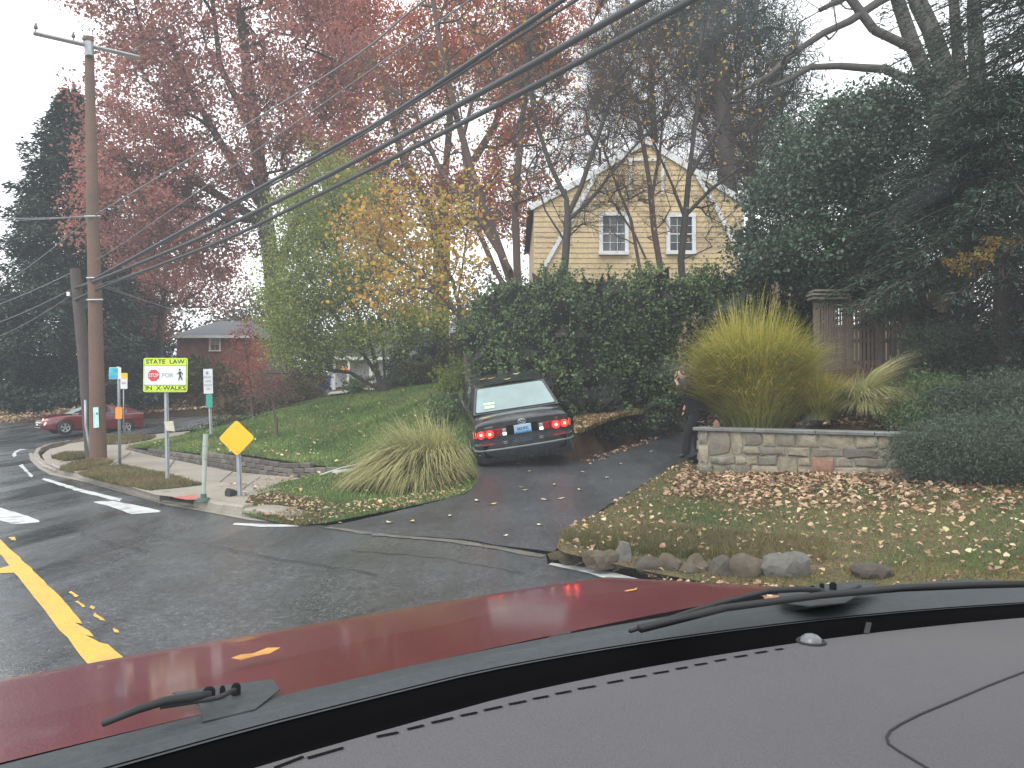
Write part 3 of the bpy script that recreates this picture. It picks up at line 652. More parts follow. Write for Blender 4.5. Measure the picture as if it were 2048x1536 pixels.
def broadleaf(name, label, trunks, T, r0, lsize, nper, spread, bm, lm, seed, cat='tree', rtip=.011, up=.22, twig=0, twl=.5, group=None, step=.45, flat=.3, aspect=.65, sag=0, wob=.1, rndc=None, minr=0, leaffrac=1.0, twr=.005, k_steep=.55, tr=None):
    R_ = np.random.RandomState(seed); pos, par, r, tips = skeleton(trunks, T, R_, step=step, tr=tr, up=up, r0=r0, rtip=rtip, sag=sag, wob=wob, k_steep=k_steep)
    W = [wood(pos, par, r, minr), rootflare(trunks[0][0], r0)]; ends = pos[tips]
    if twig:
        tw, te = twiglets(pos, par, tips, R_, twig, twl, r=twr); W.append(tw); ends = te
    W = join(W); LV = None
    if nper > 0:
        src = pos[tips] if not twig else ends
        if leaffrac < 1: src = src[R_.uniform(size=len(src)) < leaffrac]
        n = int(len(src)*nper); idx = R_.randint(0, len(src), n); c = src[idx]; Pn = c + R_.normal(0, spread, (n, 3))*np.array([1, 1, .7])
        V, Fc = leaves(Pn, np.full(n, lsize), R_, flat=flat, aspect=aspect)
        base_r = (np.sin(src[:, 0]*1.3+seed)*.5+.5)[idx] if rndc is None else rndc(Pn)
        LV = (V, Fc, np.clip(.45*base_r + .55*R_.uniform(size=n), 0, 1))
    return finish(name, label, cat, trunks[0][0], W, LV, bm, lm, group)
def conifer(name, label, base, H, Rb, bm, lm, seed, nb=260, cards=70, size=.32, r0=.3, droop=.25, prof=.75, z0=.06, group=None, aspect=.35, cat='tree', lift=.15, width=.55, wz=.10, mask=None, strand=0, feather=1.0):
    """whorled evergreen: boughs with sprays of needles lying along them"""
    R_ = np.random.RandomState(seed); base = np.asarray(base, float); W = []; VV = []; FF = []; RR = []
    W.append(frusta(np.array([base-[0,0,.3], base+[0,0,H*.5]]), np.array([base+[0,0,H*.5], base+[0,0,H*.98]]), np.array([r0, r0*.55]), np.array([r0*.55, .02]), 9)); b = 0
    nf = 0
    for i in range(nb):
        h = z0 + (1-z0)*(i+R_.uniform())/nb; az = i*2.39996 + R_.normal(0, .3); z = base[2] + H*h
        L = Rb*((1-h)**prof)*R_.uniform(.6, 1.12) + .12; dirh = np.array([math.cos(az), math.sin(az), 0])
        if mask is not None and not mask(dirh, h): continue
        s = np.linspace(0, 1, 6)[:, None]; path = np.array([base[0], base[1], z]) + dirh*L*s + np.array([0,0,1.])*(L*(lift*s - (lift+droop)*s**1.8 + .10*s**5))
        W.append(frusta(path[:-1], path[1:], .012+.035*(L/Rb)*(1-s[:-1, 0]), .010+.03*(L/Rb)*(1-s[1:, 0]), 3))
        n = int(cards*max(.25, L/Rb)); t = R_.uniform(.12, 1.0, n)**.8; side = np.cross(dirh, [0,0,1.])
        k = np.clip((t*5).astype(int), 0, 4); fr = (t*5-k)[:, None]; p = path[k]*(1-fr)+path[k+1]*fr
        off = R_.normal(0, 1, n)*(width*L*.35*(1.08-t)+.07); p = p + side*off[:, None] + np.array([0,0,1.])*(R_.normal(0, wz, n) - np.abs(off)*.25)[:, None]
        d = dirh*.8 + side*np.sign(off)[:, None]*.6 + np.array([0,0,-.25-strand])*np.ones((n, 1))
        V, Fc = leaves(p, np.full(n, size), R_, aspect=aspect, flat=feather, dirs=d, curl=.08); VV.append(V); FF.append(Fc + nf); nf += len(V)
        RR.append(np.clip(R_.uniform(0, 1, n)*.6 + .4*t, 0, 1))
    return finish(name, label, cat, base, join(W), (np.concatenate(VV), np.concatenate(FF), np.concatenate(RR)), bm, lm, group)
def bush(name, label, blobs, lm, bm, seed, size=.09, cat='shrub', group=None, stems=14, flat=.2, aspect=.6, names=('stem', 'foliage'), fill=0, rad=1.0):
    """blobs: (centre, radii, n leaves); leaves thicker towards the skin, stems fanning up from the base"""
    R_ = np.random.RandomState(seed); Ps = []; st = []; basez = min(c[2]-r[2] for c, r, n in blobs); B = np.mean([c for c, r, n in blobs], 0); B = np.array([B[0], B[1], basez])
    for c, r, n in blobs:
        sub = blob(c, r, max(10, n//70), R_, .45); w_ = sub[R_.randint(0, len(sub), n)]; Ps.append(w_ + R_.normal(0, .145*rad, (n, 3))*np.asarray(r)**.35)
        sh = blob(c, np.asarray(r)*1.08, 26, R_, .9); sh = sh[sh[:, 2] > c[2]]
        for q in sh: m_ = 26; Ps.append(q + unit(q-c+np.array([0,0,r[2]]))*R_.uniform(0, .34*r[2]**.3, m_)[:, None] + R_.normal(0, .018, (m_, 3)))
        for q in range(max(2, stems//len(blobs))):
            t = blob(c, np.asarray(r)*.85, 1, R_)[0]; f = np.array([c[0]+R_.normal(0, r[0]*.3), c[1]+R_.normal(0, r[1]*.3), basez-.1]); m = (f+t)/2 + R_.normal(0, .08, 3)
            st.append(frusta(np.array([f, m]), np.array([m, t]), np.array([.022, .016]), np.array([.016, .006]), 4))
    Pn = np.concatenate(Ps); Pn = Pn[Pn[:, 2] > basez-.05]; n = len(Pn); V, Fc = leaves(Pn, np.full(n, size), R_, flat=flat, aspect=aspect)
    return finish(name, label, cat, B, join(st), (V, Fc, R_.uniform(size=n)), bm, lm, group, names)
def blades(base, n, H, spread, R_, wd=.008, droop=.5, lean=(0, 0), seg=5, rad=.15, curl=1.6):
    """arching grass blades from one crown: ribbons of seg quads"""
    az = R_.uniform(0, 2*math.pi, 60)[R_.randint(0, 60, n)] + R_.normal(0, .22, n); lat = R_.normal(0, .16, n)*spread; h = H*R_.uniform(.45, 1.12, n); out = spread*R_.uniform(0, 1, n)**.6
    r0 = rad*R_.uniform(0, 1, n)**.5; b = np.stack([base[0]+np.cos(az)*r0, base[1]+np.sin(az)*r0, np.full(n, base[2])], 1)
    dr = np.stack([np.cos(az), np.sin(az)], 1); side = np.stack([-np.sin(az+R_.normal(0,.5,n)), np.cos(az), np.zeros(n)], 1); Vs = []
    for q in range(seg+1):
        s = q/seg; hor = out*(s**curl); z = h*(s - droop*s**3*(out/spread)); w_ = wd*(1-s)**.7+.0006
        p = np.stack([b[:, 0]+dr[:, 0]*hor-dr[:, 1]*lat*s*s+lean[0]*s*s*h, b[:, 1]+dr[:, 1]*hor+dr[:, 0]*lat*s*s+lean[1]*s*s*h, b[:, 2]+z], 1); Vs += [p-side*w_, p+side*w_]
    V = np.stack(Vs, 1).reshape(-1, 3); o0 = np.arange(n)[:, None]*2*(seg+1)
    Fc = np.stack([np.concatenate([o0+2*q, o0+2*q+1, o0+2*q+3, o0+2*q+2], 1) for q in range(seg)], 1).reshape(-1, 4)
    s_ = (np.arange(seg)+.5)/seg; return V, Fc, np.clip(.42*s_[None]+.50*R_.uniform(size=(n, 1))+.08*R_.uniform(size=(n, seg)), 0, 1).ravel()
def scatter(S, poly, n, R_, dens=None):
    poly = np.asarray(poly)[:, :2]; lo, hi = poly.min(0), poly.max(0); x = R_.uniform(lo[0], hi[0], n*3); y = R_.uniform(lo[1], hi[1], n*3); k = inside(poly, x, y); x, y = x[k], y[k]
    if dens is not None: k = R_.uniform(size=len(x)) < dens(x, y); x, y = x[k], y[k]
    x, y = x[:n], y[:n]; return np.stack([x, y, S(x, y)], 1)
def turf(name, label, S, poly, n, h, R_, m, dens=None, w=.012):
    B = scatter(S, poly, n, R_, dens); n = len(B); az = R_.uniform(0, 6.283, n); hh = h*R_.uniform(.5, 1.4, n)*np.clip(B[:, 1]/14, .8, 1.6); ww = w*R_.uniform(.6, 1.3, n)*np.clip(B[:, 1]/11, .7, 1.8)
    s = np.stack([np.cos(az), np.sin(az), 0*az], 1)*ww[:, None]; tip = B + np.stack([R_.normal(0, .5, n)*hh, R_.normal(0, .5, n)*hh, hh], 1)
    V = np.stack([B-s-[0,0,.01], B+s-[0,0,.01], tip], 1).reshape(-1, 3); Fc = np.arange(3*n).reshape(-1, 3)
    big = np.sin(B[:, 0]*1.7)*np.cos(B[:, 1]*1.3+.6)*.5+.5
    return tag(link(name, npmesh(name, V, Fc, np.clip(.45*big+.55*R_.uniform(size=n), 0, 1)), m), label, 'grass', None, 'stuff')
LITTER = ['brown leaves drifted on the far side of the junction', 'thick drift of tan leaves before the stone wall', 'small brown leaves spread over the right-hand lawn', 'pale yellow leaves dotted on the right-hand lawn', 'pale leaves dotted over the green left lawn', 'brown leaves on the verge below the pampas clump', 'leaves blown on the walk by the yellow sign', 'tan leaves along the right edge of the driveway by the hedge', 'brown leaves on the bank under the hedge', 'leaves lying among the bank plants behind the stone wall', 'leaves gathered in the gutter at the boulder row', 'few tiny pale leaves on the wet road', 'brown leaves by the kerb end and verge']
def litter(name, S, poly, n, size, R_, m, dens=None, off=.012, tilt=.35):
    B = scatter(S, poly, n, R_, dens); n = len(B); az = R_.uniform(0, 6.283, n); L = size*R_.uniform(.5, 1.4, n)
    nz = unit(np.stack([R_.normal(0, tilt, n), R_.normal(0, tilt, n), np.ones(n)], 1)); d = np.stack([np.cos(az), np.sin(az), 0*az], 1); s = unit(np.cross(nz, d)); d = np.cross(s, nz)
    B = B + [0, 0, off]; k = R_.uniform(.15, .4, n)[:, None]; L = L[:, None]; W = L*R_.uniform(.45, .95, (n, 1))
    V = np.stack([B-d*L*.5, B-d*L*.15+s*W*.5+nz*L*k, B+d*L*.22+s*W*.38+nz*L*k*.6, B+d*L*.5+nz*L*.1, B+d*L*.22-s*W*.38+nz*L*k*.8, B-d*L*.15-s*W*.5+nz*L*k], 1).reshape(-1, 3)
    o0 = np.arange(n)[:, None]*6; Fc = np.stack([np.concatenate([o0, o0+1, o0+2, o0+3], 1), np.concatenate([o0, o0+3, o0+4, o0+5], 1)], 1).reshape(-1, 4)
    return tag(link(name, npmesh(name, V, Fc, np.repeat(R_.uniform(size=n), 2)), m), LITTER.pop(0), 'fallen leaves', None, 'stuff')
M['bark'] = bark('bark_grey_brown', (.085, .068, .055)); M['bark_dark'] = bark('bark_dark', (.045, .036, .032)); M['bark_pale'] = bark('bark_pale_grey', (.075, .068, .062)); M['bark_red'] = bark('bark_reddish', (.10, .06, .05))
M['l_maroon'] = leafmat('maroon_leaves', [(.26,.105,.09), (.37,.15,.13), (.46,.215,.17), (.32,.135,.12), (.50,.29,.21)], trans=.45)
M['l_orange'] = leafmat('orange_red_leaves', [(.36,.10,.075), (.50,.15,.085), (.58,.20,.10), (.42,.12,.09), (.56,.24,.12)], trans=.45)
M['l_yellow'] = leafmat('yellow_leaves', [(.42,.28,.05), (.58,.38,.06), (.62,.32,.07), (.50,.42,.08), (.35,.34,.09)], trans=.4)
M['l_ygreen'] = leafmat('yellow_green_leaves', [(.14,.20,.04), (.24,.30,.06), (.33,.38,.08), (.20,.28,.07), (.44,.44,.11)], trans=.4)
M['l_holly'] = leafmat('glossy_dark_leaves', [(.028,.055,.036), (.045,.085,.055), (.07,.12,.075), (.045,.09,.045)], rough=.4, trans=.12, spec=.5)
M['l_hedge'] = leafmat('hedge_leaves', [(.045,.08,.032), (.075,.135,.048), (.11,.18,.062), (.17,.23,.085), (.06,.105,.04)], rough=.5, trans=.2)
M['l_conif'] = leafmat('dark_blue_needles', [(.024,.044,.040), (.038,.064,.054), (.055,.082,.066), (.042,.070,.056)], rough=.6, trans=.12, spec=.3)
M['l_hemlock'] = leafmat('hemlock_needles', [(.026,.050,.036), (.042,.076,.054), (.06,.10,.07), (.11,.155,.12)], rough=.6, trans=.12, spec=.3)
M['l_juniper'] = leafmat('juniper_needles', [(.03,.055,.035), (.05,.085,.05), (.085,.12,.08), (.12,.16,.12)], rough=.6, trans=.12, spec=.3)
M['l_brownshrub'] = leafmat('browning_shrub_leaves', [(.07,.06,.03), (.12,.085,.04), (.18,.12,.055), (.08,.08,.04), (.22,.15,.08)], trans=.25)
M['l_olive'] = leafmat('olive_shrub_leaves', [(.05,.06,.02), (.09,.10,.03), (.14,.14,.045), (.07,.09,.035)], trans=.25)
M['l_redshrub'] = leafmat('red_shrub_leaves', [(.35,.06,.05), (.45,.10,.08), (.5,.16,.12), (.28,.07,.06)], trans=.4)
M['l_golden'] = leafmat('golden_grass', [(.08,.10,.025), (.15,.19,.04), (.30,.32,.06), (.54,.47,.10), (.74,.60,.20)], trans=.35, scale=1.4)
M['l_palegrass'] = leafmat('pale_striped_grass', [(.11,.15,.05), (.19,.23,.08), (.31,.32,.13), (.46,.43,.20), (.62,.56,.31)], trans=.3, scale=1.2)
M['l_turf'] = leafmat('turf', [(.06,.12,.032), (.11,.20,.05), (.155,.245,.07), (.22,.27,.09), (.28,.27,.13)], trans=.25, scale=.8, spec=.2)
M['l_turfbrown'] = leafmat('straw_turf', [(.055,.085,.028), (.09,.11,.035), (.16,.14,.06), (.22,.17,.08), (.13,.10,.05)], trans=.25, scale=.9, spec=.2)
M['l_litter'] = leafmat('fallen_leaf_litter', [(.20,.125,.075), (.36,.24,.145), (.50,.36,.23), (.29,.18,.11), (.60,.46,.31), (.34,.17,.10), (.70,.58,.41)], trans=.15, scale=1.5, spec=.3)
M['l_pale'] = leafmat('pale_fallen_leaves', [(.45,.42,.18), (.60,.54,.30), (.5,.30,.08), (.66,.60,.42), (.40,.22,.10)], trans=.15, spec=.4)
# ------------------------------------------------------------------ houses
M['clapboard'] = mat('pale_yellow_paint', (.57,.44,.25), .65, var=.07, scale=.8, fine=14, bump=.05, dirt=(.40,.31,.19))
M['trim'] = mat('white_trim', (.68,.70,.70), .6, var=.07, scale=3)
M['glass_dark'] = mat('window_glass', (.03,.035,.04), .08, var=.3, spec=.9, scale=2)
M['blind'] = mat('window_blind', (.45,.47,.46), .5, var=.1)
M['shingle'] = mat('roof_shingles', (.075,.077,.082), .85, var=.3, scale=6, fine=18, bump=.3)
def brickmat(name, c1, c2, mortar, sc):
    m, nt, b = newmat(name); co = nt.nodes.new('ShaderNodeTexCoord').outputs['Object']; mp = nt.nodes.new('ShaderNodeMapping'); mp.inputs['Rotation'].default_value = (RAD(90), 0, 0); nt.links.new(co, mp.inputs[0])
    br = N(nt, 'ShaderNodeTexBrick', Scale=sc); br.inputs['Color1'].default_value = c1+(1,); br.inputs['Color2'].default_value = c2+(1,); br.inputs['Mortar'].default_value = mortar+(1,); br.inputs['Mortar Size'].default_value = .03; br.inputs['Brick Width'].default_value = .55
    nt.links.new(mp.outputs[0], br.inputs['Vector']); nt.links.new(mixc(nt, 1, br.outputs[0], ramp(nt, noise(nt, co, 1.2, 4), [(.3, .75), (.7, 1.2)]), 'MULTIPLY'), b.inputs['Base Color']); b.inputs['Roughness'].default_value = .85; return m
M['brick_far'] = brickmat('brickwork', (.30,.085,.055), (.21,.065,.045), (.2,.16,.14), 2.4)
def win(parent, x0, x1, z0, z1, y, fw=.09, mull=(2, 2), blind=None, fm='trim'):
    """window in a wall facing -Y: frame proud of the wall, two sashes with bars, glass set back"""
    f = MB(); cx, cz = (x0+x1)/2, (z0+z1)/2
    f.box((x0+fw/2, y-.03, cz), (fw, .08, z1-z0-2*fw)); f.box((x1-fw/2, y-.03, cz), (fw, .08, z1-z0-2*fw)); f.box((cx, y-.035, z1-fw/2), (x1-x0, .09, fw)); f.box((cx, y-.045, z0+fw/2), (x1-x0+.04, .12, fw))
    fr = f.build('window', M[fm], parent)
    s = MB(); s.box((cx, y+.0, cz), (x1-x0-2*fw, .03, .045))
    nx, nz = mull
    for i in range(1, nx+1): s.box((x0+fw+(x1-x0-2*fw)*i/(nx+1), y+.003, cz), (.018, .02, z1-z0-2*fw))
    for k in range(1, nz*2):
        if k != nz: s.box((cx, y+.004, z0+fw+(z1-z0-2*fw)*k/(nz*2)), (x1-x0-2*fw, .018, .018))
    s.build('sash', M[fm], fr)
    g = MB(); g.box((cx, y+.03, cz), (x1-x0-2*fw+.01, .01, z1-z0-2*fw+.01)); g.build('pane', M['glass_dark'], fr)
    if blind: q = MB(); q.box((cx, y+.02, z1-fw-(z1-z0)*blind/2), (x1-x0-2*fw, .006, (z1-z0)*blind)); q.build('blind', M['blind'], fr)
    return fr
# --- the yellow gambrel house
D = 30.0; hy = D
X = lambda px: P(px, 768, D)[0]
Z = lambda py: P(1024, py, D)[2]
yh = empty('yellow_house', (X(1280), D, 2.4), 'pale yellow clapboard house with white trimmed gambrel gable and two sash windows', 'house')
gp_ = [(1068,785),(1068,414),(1191,351),(1294,288),(1397,351),(1491,408),(1491,785)]
gx = np.array([(X(a), Z(b)) for a, b in gp_])
core = MB(); core.prism([(x, z) for x, z in gx], 0, 8.5, M=lambda v: (v[0], hy+.06+v[2], v[1])); core.build('wall', M['clapboard'], yh)
def span(z):
    xs = []
    for i in range(len(gx)):
        a, b = gx[i], gx[(i+1) % len(gx)]
        if (a[1] > z) != (b[1] > z): xs.append(a[0]+(b[0]-a[0])*(z-a[1])/(b[1]-a[1]))
    return (min(xs), max(xs)) if len(xs) >= 2 else None
z = Z(620); ex_ = .197
while z < gx[:, 1].max()-.12:
    a, b_ = span(z), span(min(z+ex_, gx[:, 1].max()-.01))
    if a and b_:
        t0, t1 = .035, .012; V = [(a[0], hy+.06-t0, z), (a[1], hy+.06-t0, z), (b_[1], hy+.06-t1, z+ex_), (b_[0], hy+.06-t1, z+ex_), (a[0], hy+.062, z), (a[1], hy+.062, z), (b_[1], hy+.062, z+ex_), (b_[0], hy+.062, z+ex_)]
        MB().add(V, [(0,1,2,3), (4,5,1,0), (1,5,6,2), (4,0,3,7)]).build('clapboard', M['clapboard'], yh)
    z += ex_
def board(pts_, wd, name='rake_board', y=-.02, th=.05):
    for (a, b_) in zip(pts_[:-1], pts_[1:]):
        p = np.array([X(a[0]), 0, Z(a[1])]); q = np.array([X(b_[0]), 0, Z(b_[1])]); d = (q-p)/np.linalg.norm(q-p); n_ = np.array([-d[2], 0, d[0]])*wd/2
        c4 = [p-n_, q-n_, q+n_, p+n_]; V = [v+[0, hy+y, 0] for v in c4] + [v+[0, hy+y-th, 0] for v in c4]
        MB().add(V, [(3,2,1,0),(4,5,6,7),(0,1,5,4),(1,2,6,5),(2,3,7,6),(3,0,4,7)]).build(name, M['trim'], yh)
board([(1060,416),(1191,346),(1296,281)], .22); board([(1292,281),(1397,346),(1499,409)], .22, y=-.022)
board([(1191,353),(1138,447),(1082,545)], .15, 'trim_board', -.026); board([(1397,353),(1432,410),(1486,520)], .15, 'trim_board', -.026)
board([(1262,322),(1262,388)], .11, 'trim_board'); board([(1327,322),(1327,388)], .11, 'trim_board', -.021); board([(1258,320),(1331,320)], .10, 'trim_board', -.027)
rf = MB()
for (a, b_) in (((1055,424),(1191,345)), ((1191,345),(1294,281)), ((1294,281),(1397,345)), ((1397,345),(1505,417))):
    p, q = (X(a[0]), Z(a[1])), (X(b_[0]), Z(b_[1])); V = []
    for yy in (hy-.03, hy+8.7):
        V += [(p[0], yy, p[1]), (q[0], yy, q[1]), (q[0], yy, q[1]+.07), (p[0], yy, p[1]+.07)]
    rf.add(V, [(0,1,2,3),(7,6,5,4),(0,4,5,1),(3,2,6,7),(0,3,7,4),(1,5,6,2)])
rf.build('roof', M['shingle'], yh)
for (a, b_, c_, d_) in ((1199,1258,425,510), (1334,1393,427,509)): win(yh, X(a), X(b_), Z(d_), Z(c_), hy-.0, fw=.14, mull=(2,2))
# --- simple hip and gable houses farther off
def house(name, label, px0, px1, py_eave, py_ridge, d, depth, wallm, roofm, base_z, hip=.25, windows=(), porch=None, dormers=(), chimney=None, blind=None):
    x0, x1 = P(px0, 768, d)[0], P(px1, 768, d)[0]; ze = P(0, py_eave, d)[2]; zr = P(0, py_ridge, d)[2]; e = empty(name, ((x0+x1)/2, d, base_z), label, 'house')
    b = MB(); b.box(((x0+x1)/2, d+depth/2, (base_z-2.5+ze)/2), (x1-x0, depth, ze-base_z+2.5)); b.build('wall', wallm, e)
    o_ = .35; h_ = (x1-x0)*hip; V = [(x0-o_, d-o_, ze-.02), (x1+o_, d-o_, ze-.02), (x1+o_, d+depth+o_, ze-.02), (x0-o_, d+depth+o_, ze-.02), (x0+h_, d+depth/2, zr), (x1-h_, d+depth/2, zr)]
    r_ = MB().add(V, [(0,1,5,4),(1,2,5),(2,3,4,5),(3,0,4),(3,2,1,0)]).build('roof', roofm, e)
    f = MB(); f.box(((x0+x1)/2, d-o_-.02, ze-.12), (x1-x0+2*o_, .05, .2)); f.build('eave_board', M['trim'], r_)
    for (a, b_, c_, q) in windows: win(e, P(a, 768, d)[0], P(b_, 768, d)[0], P(0, q, d)[2], P(0, c_, d)[2], d-.02, fw=.1, mull=(1,1), blind=blind)
    for (cx_, w_, yb, yt) in dormers:
        x = P(cx_, 768, d)[0]; hw = w_*d/F/2; zb, zt = P(0, yb, d)[2], P(0, yt, d)[2]; zg = zt+hw*.9; yy = d+.9
        dm = MB().prism([(x-hw, zb), (x+hw, zb), (x+hw, zt), (x, zg), (x-hw, zt)], 0, 3.2, M=lambda v: (v[0], yy+v[2], v[1])).build('dormer', wallm, r_)
        rr_ = MB(); 
        for s in (-1, 1): rr_.add([(x, yy-.15, zg+.06), (x+s*(hw+.15), yy-.15, zt-.1), (x+s*(hw+.15), yy+3, zt-.1), (x, yy+3, zg+.06), (x, yy-.15, zg+.16), (x+s*(hw+.15), yy-.15, zt-.0), (x+s*(hw+.15), yy+3, zt-.0), (x, yy+3, zg+.16)], [(0,1,2,3),(7,6,5,4),(0,4,5,1),(1,5,6,2)])
        rr_.build('dormer_roof', M['trim'], r_); g = MB(); g.box((x, yy-.02, (zb+zt)/2), (hw*1.0, .04, (zt-zb)*.75)); g.build('dormer_window', M['glass_dark'], r_)
    if chimney: cx_, w_, yt = chimney; x = P(cx_, 768, d)[0]; c_ = MB(); zt = P(0, yt, d)[2]; c_.box((x, d+depth*.5, (ze+zt)/2+.2), (w_*d/F, .7, zt-ze+.4)); c_.box((x, d+depth*.5, zt+.45), (w_*d/F+.16, .85, .14)); c_.build('chimney', wallm, r_)
    return e, x0, x1, ze
M['siding_white'] = mat('white_siding', (.62,.64,.66), .6, var=.06, scale=1.5); M['siding_cream'] = mat('cream_siding', (.42,.42,.30), .6, var=.08, scale=1.5)
house('brick_house', 'red brick house with a grey hipped roof seen past the sign', 352, 500, 671, 630, 60, 9, M['brick_far'], M['shingle'], 3.4, windows=[(418,441,675,703)], blind=.35)
e_, x0, x1, ze = house('dormer_house', 'white house with grey roof and two small dormers behind the yellow-green tree', 655, 775, 714, 640, 60, 8, M['siding_white'], M['shingle'], 2.6, hip=.05, windows=[(715,735,728,752)], dormers=[(690,16,690,672),(733,18,688,668)], chimney=(770,10,640))
for q in (668, 697, 742):
    p = MB(); p.box((P(q,768,58.4)[0], 58.4, (2.4+ze)/2), (.22, .22, ze-2.4-.15)); p.build('porch_post', M['trim'], e_)
p = MB(); p.box((P(705,768,58.4)[0], 58.9, ze-.22), (4.4, 1.4, .2)); p.build('porch_roof', M['trim'], e_)
house('white_house', 'white house with a pale chimney half hidden behind dark shrubs', 790, 925, 690, 652, 66, 8, M['siding_white'], M['shingle'], 2.6, hip=.18, windows=[(812,828,700,722),(880,895,700,722)], dormers=[(795,26,690,668),(905,30,688,660)], chimney=(836,18,640))
house('pale_house', 'pale cottage glimpsed low at the far left behind the big dark conifer', 20, 120, 745, 705, 82, 8, M['siding_cream'], M['shingle'], 2.5, hip=.2, windows=[(60,75,755,775)])
# ------------------------------------------------------------------ garden fence on the bank
M['fence'] = mat('weathered_fence', (.19,.155,.125), .85, var=.3, scale=3, fine=30, bump=.3); M['fence_light'] = mat('weathered_cap', (.26,.23,.19), .8, var=.2)
D = 17.0; fx = lambda px: P(px, 768, D)[0]; fz = lambda py: P(0, py, D)[2]
fe = empty('slat_fence', (fx(1710), D, fz(735)), 'weathered brown slat fence with capped top behind the golden grass', 'fence')
for q in range(12): b = MB(); x = fx(1640+5.2*q); b.box((x, D+rs.normal(0,.008), (fz(745)+fz(600))/2), (.041, .02, fz(600+rs.uniform(-1,1))-fz(745)), None); b.build('slat', M['fence'], fe)
for q in range(14): b = MB(); x = fx(1706+7.9*q); b.box((x, D+rs.normal(0,.006), (fz(745)+fz(604))/2), (.052, .022, fz(604+rs.uniform(-1,1))-fz(745)), None); b.build('slat', M['fence'], fe)
for q, yy in ((0, 612), (1, 657), (2, 681), (3, 725)): b = MB(); b.box(((fx(1638)+fx(1815))/2, D+.045, fz(yy)), (fx(1815)-fx(1638), .04, .09)); b.build('rail', M['fence'], fe)
for q in (1636, 1699, 1760, 1818): b = MB(); b.box((fx(q), D+.03, (fz(745)+fz(592))/2), (.11, .11, fz(592)-fz(745))); b.build('post', M['fence'], fe)
for q, (yy, w_) in enumerate(((598, 68), (591, 74), (584, 66))): b = MB(); b.box((fx(1655), D-.02-.03*q, fz(yy)), (w_*D/F, .35, .045)); b.build('cap_board', M['fence_light'], fe)
# ------------------------------------------------------------------ stone wall
M['mortar'] = mat('mortar', (.24,.215,.17), .9, var=.25, scale=5, fine=40, bump=.4)
stm = [mat('wall_stone', c, .85, var=.4, scale=6, fine=22, bump=.8, dirt=tuple(q*.4 for q in c)) for c in ((.25,.22,.16), (.18,.165,.13), (.29,.26,.19), (.21,.195,.15), (.27,.15,.10), (.13,.12,.10))]
M['capstone'] = mat('blue_grey_capstone', (.20,.205,.20), .6, var=.25, scale=2.5, fine=20, bump=.2, dirt=(.10,.10,.085))
WA = P(1397, 944, 13.0); WB = P(2000, 950, 10.9); wdir = (WB-WA); WLEN = np.hypot(wdir[0], wdir[1]); wdir = np.array([wdir[0], wdir[1], 0])/WLEN; wn = np.array([wdir[1], -wdir[0], 0])   # wn faces the camera
if wn[1] > 0: wn = -wn
zb0, zb1, zt0, zt1 = WA[2]-.05, P(1810,949,11.55)[2]-.05, P(1385,861,13.0)[2], P(1810,873,11.55)[2]
LW = np.hypot(*(P(1810,900,11.55)-WA)[:2])
zb = lambda u: zb0+(zb1-zb0)*u/LW
zt = lambda u: zt0+(zt1-zt0)*u/LW
sw = empty('stone_wall', WA, 'low garden wall of rough fieldstones in mortar under blue-grey capstones', 'wall')
wp = lambda u, v, o_: WA*[1,1,0] + wdir*u + wn*o_ + np.array([0,0, zb(u)+(zt(u)-zb(u))*v])
c_ = MB(); us_ = np.linspace(0, WLEN, 16); V = []
for u in us_: V += [wp(u, -.1, 0), wp(u, 1, 0), wp(u, 1, -.42), wp(u, -.1, -.42)]
c_.add(V, [(i*4+k, i*4+(k+1)%4, (i+1)*4+(k+1)%4, (i+1)*4+k) for i in range(15) for k in range(4)] + [(3,2,1,0), (60,61,62,63)]); c_.build('mortar', M['mortar'], sw)
def stone(u0, u1, v0, v1, parent, m, fr=wp, hh=.72, proud=.04, R_=rs):
    g = .011/ max(.3, hh); pu = .012; n = 3
    cor = [(u0+pu, v0+g), (u0+(u1-u0)*R_.uniform(.3,.7), v0+g*R_.uniform(.2,1.4)), (u1-pu, v0+g), (u1-pu*R_.uniform(.3,1.6), v0+(v1-v0)*.5), (u1-pu, v1-g), (u0+(u1-u0)*R_.uniform(.3,.7), v1-g*R_.uniform(.2,1.4)), (u0+pu, v1-g), (u0+pu*R_.uniform(.3,1.6), v0+(v1-v0)*.5)]
    cut = .28
    cor = [(a+R_.normal(0,.014), b_+R_.normal(0,.022)) for a, b_ in cor]
    cu, cv = np.mean(cor, 0); d1 = proud*R_.uniform(.55, 1.3); V = [fr(a, b_, -.01) for a, b_ in cor] + [fr(cu+(a-cu)*.97, cv+(b_-cv)*.95, d1*.6) for a, b_ in cor] + [fr(cu+(a-cu)*.80, cv+(b_-cv)*.72, d1+R_.normal(0,.005)) for a, b_ in cor] + [fr(cu, cv, d1*1.08)]
    Fs = [(i, (i+1)%8, 8+(i+1)%8, 8+i) for i in range(8)] + [(8+i, 8+(i+1)%8, 16+(i+1)%8, 16+i) for i in range(8)] + [(16+i, 16+(i+1)%8, 24) for i in range(8)]
    return MB().add(V, Fs).build('stone', m, parent, smooth=True, ang=38)
R2 = np.random.RandomState(5); rows = [0, .24, .47, .68, .86, 1.0]; occ = []
cells = []
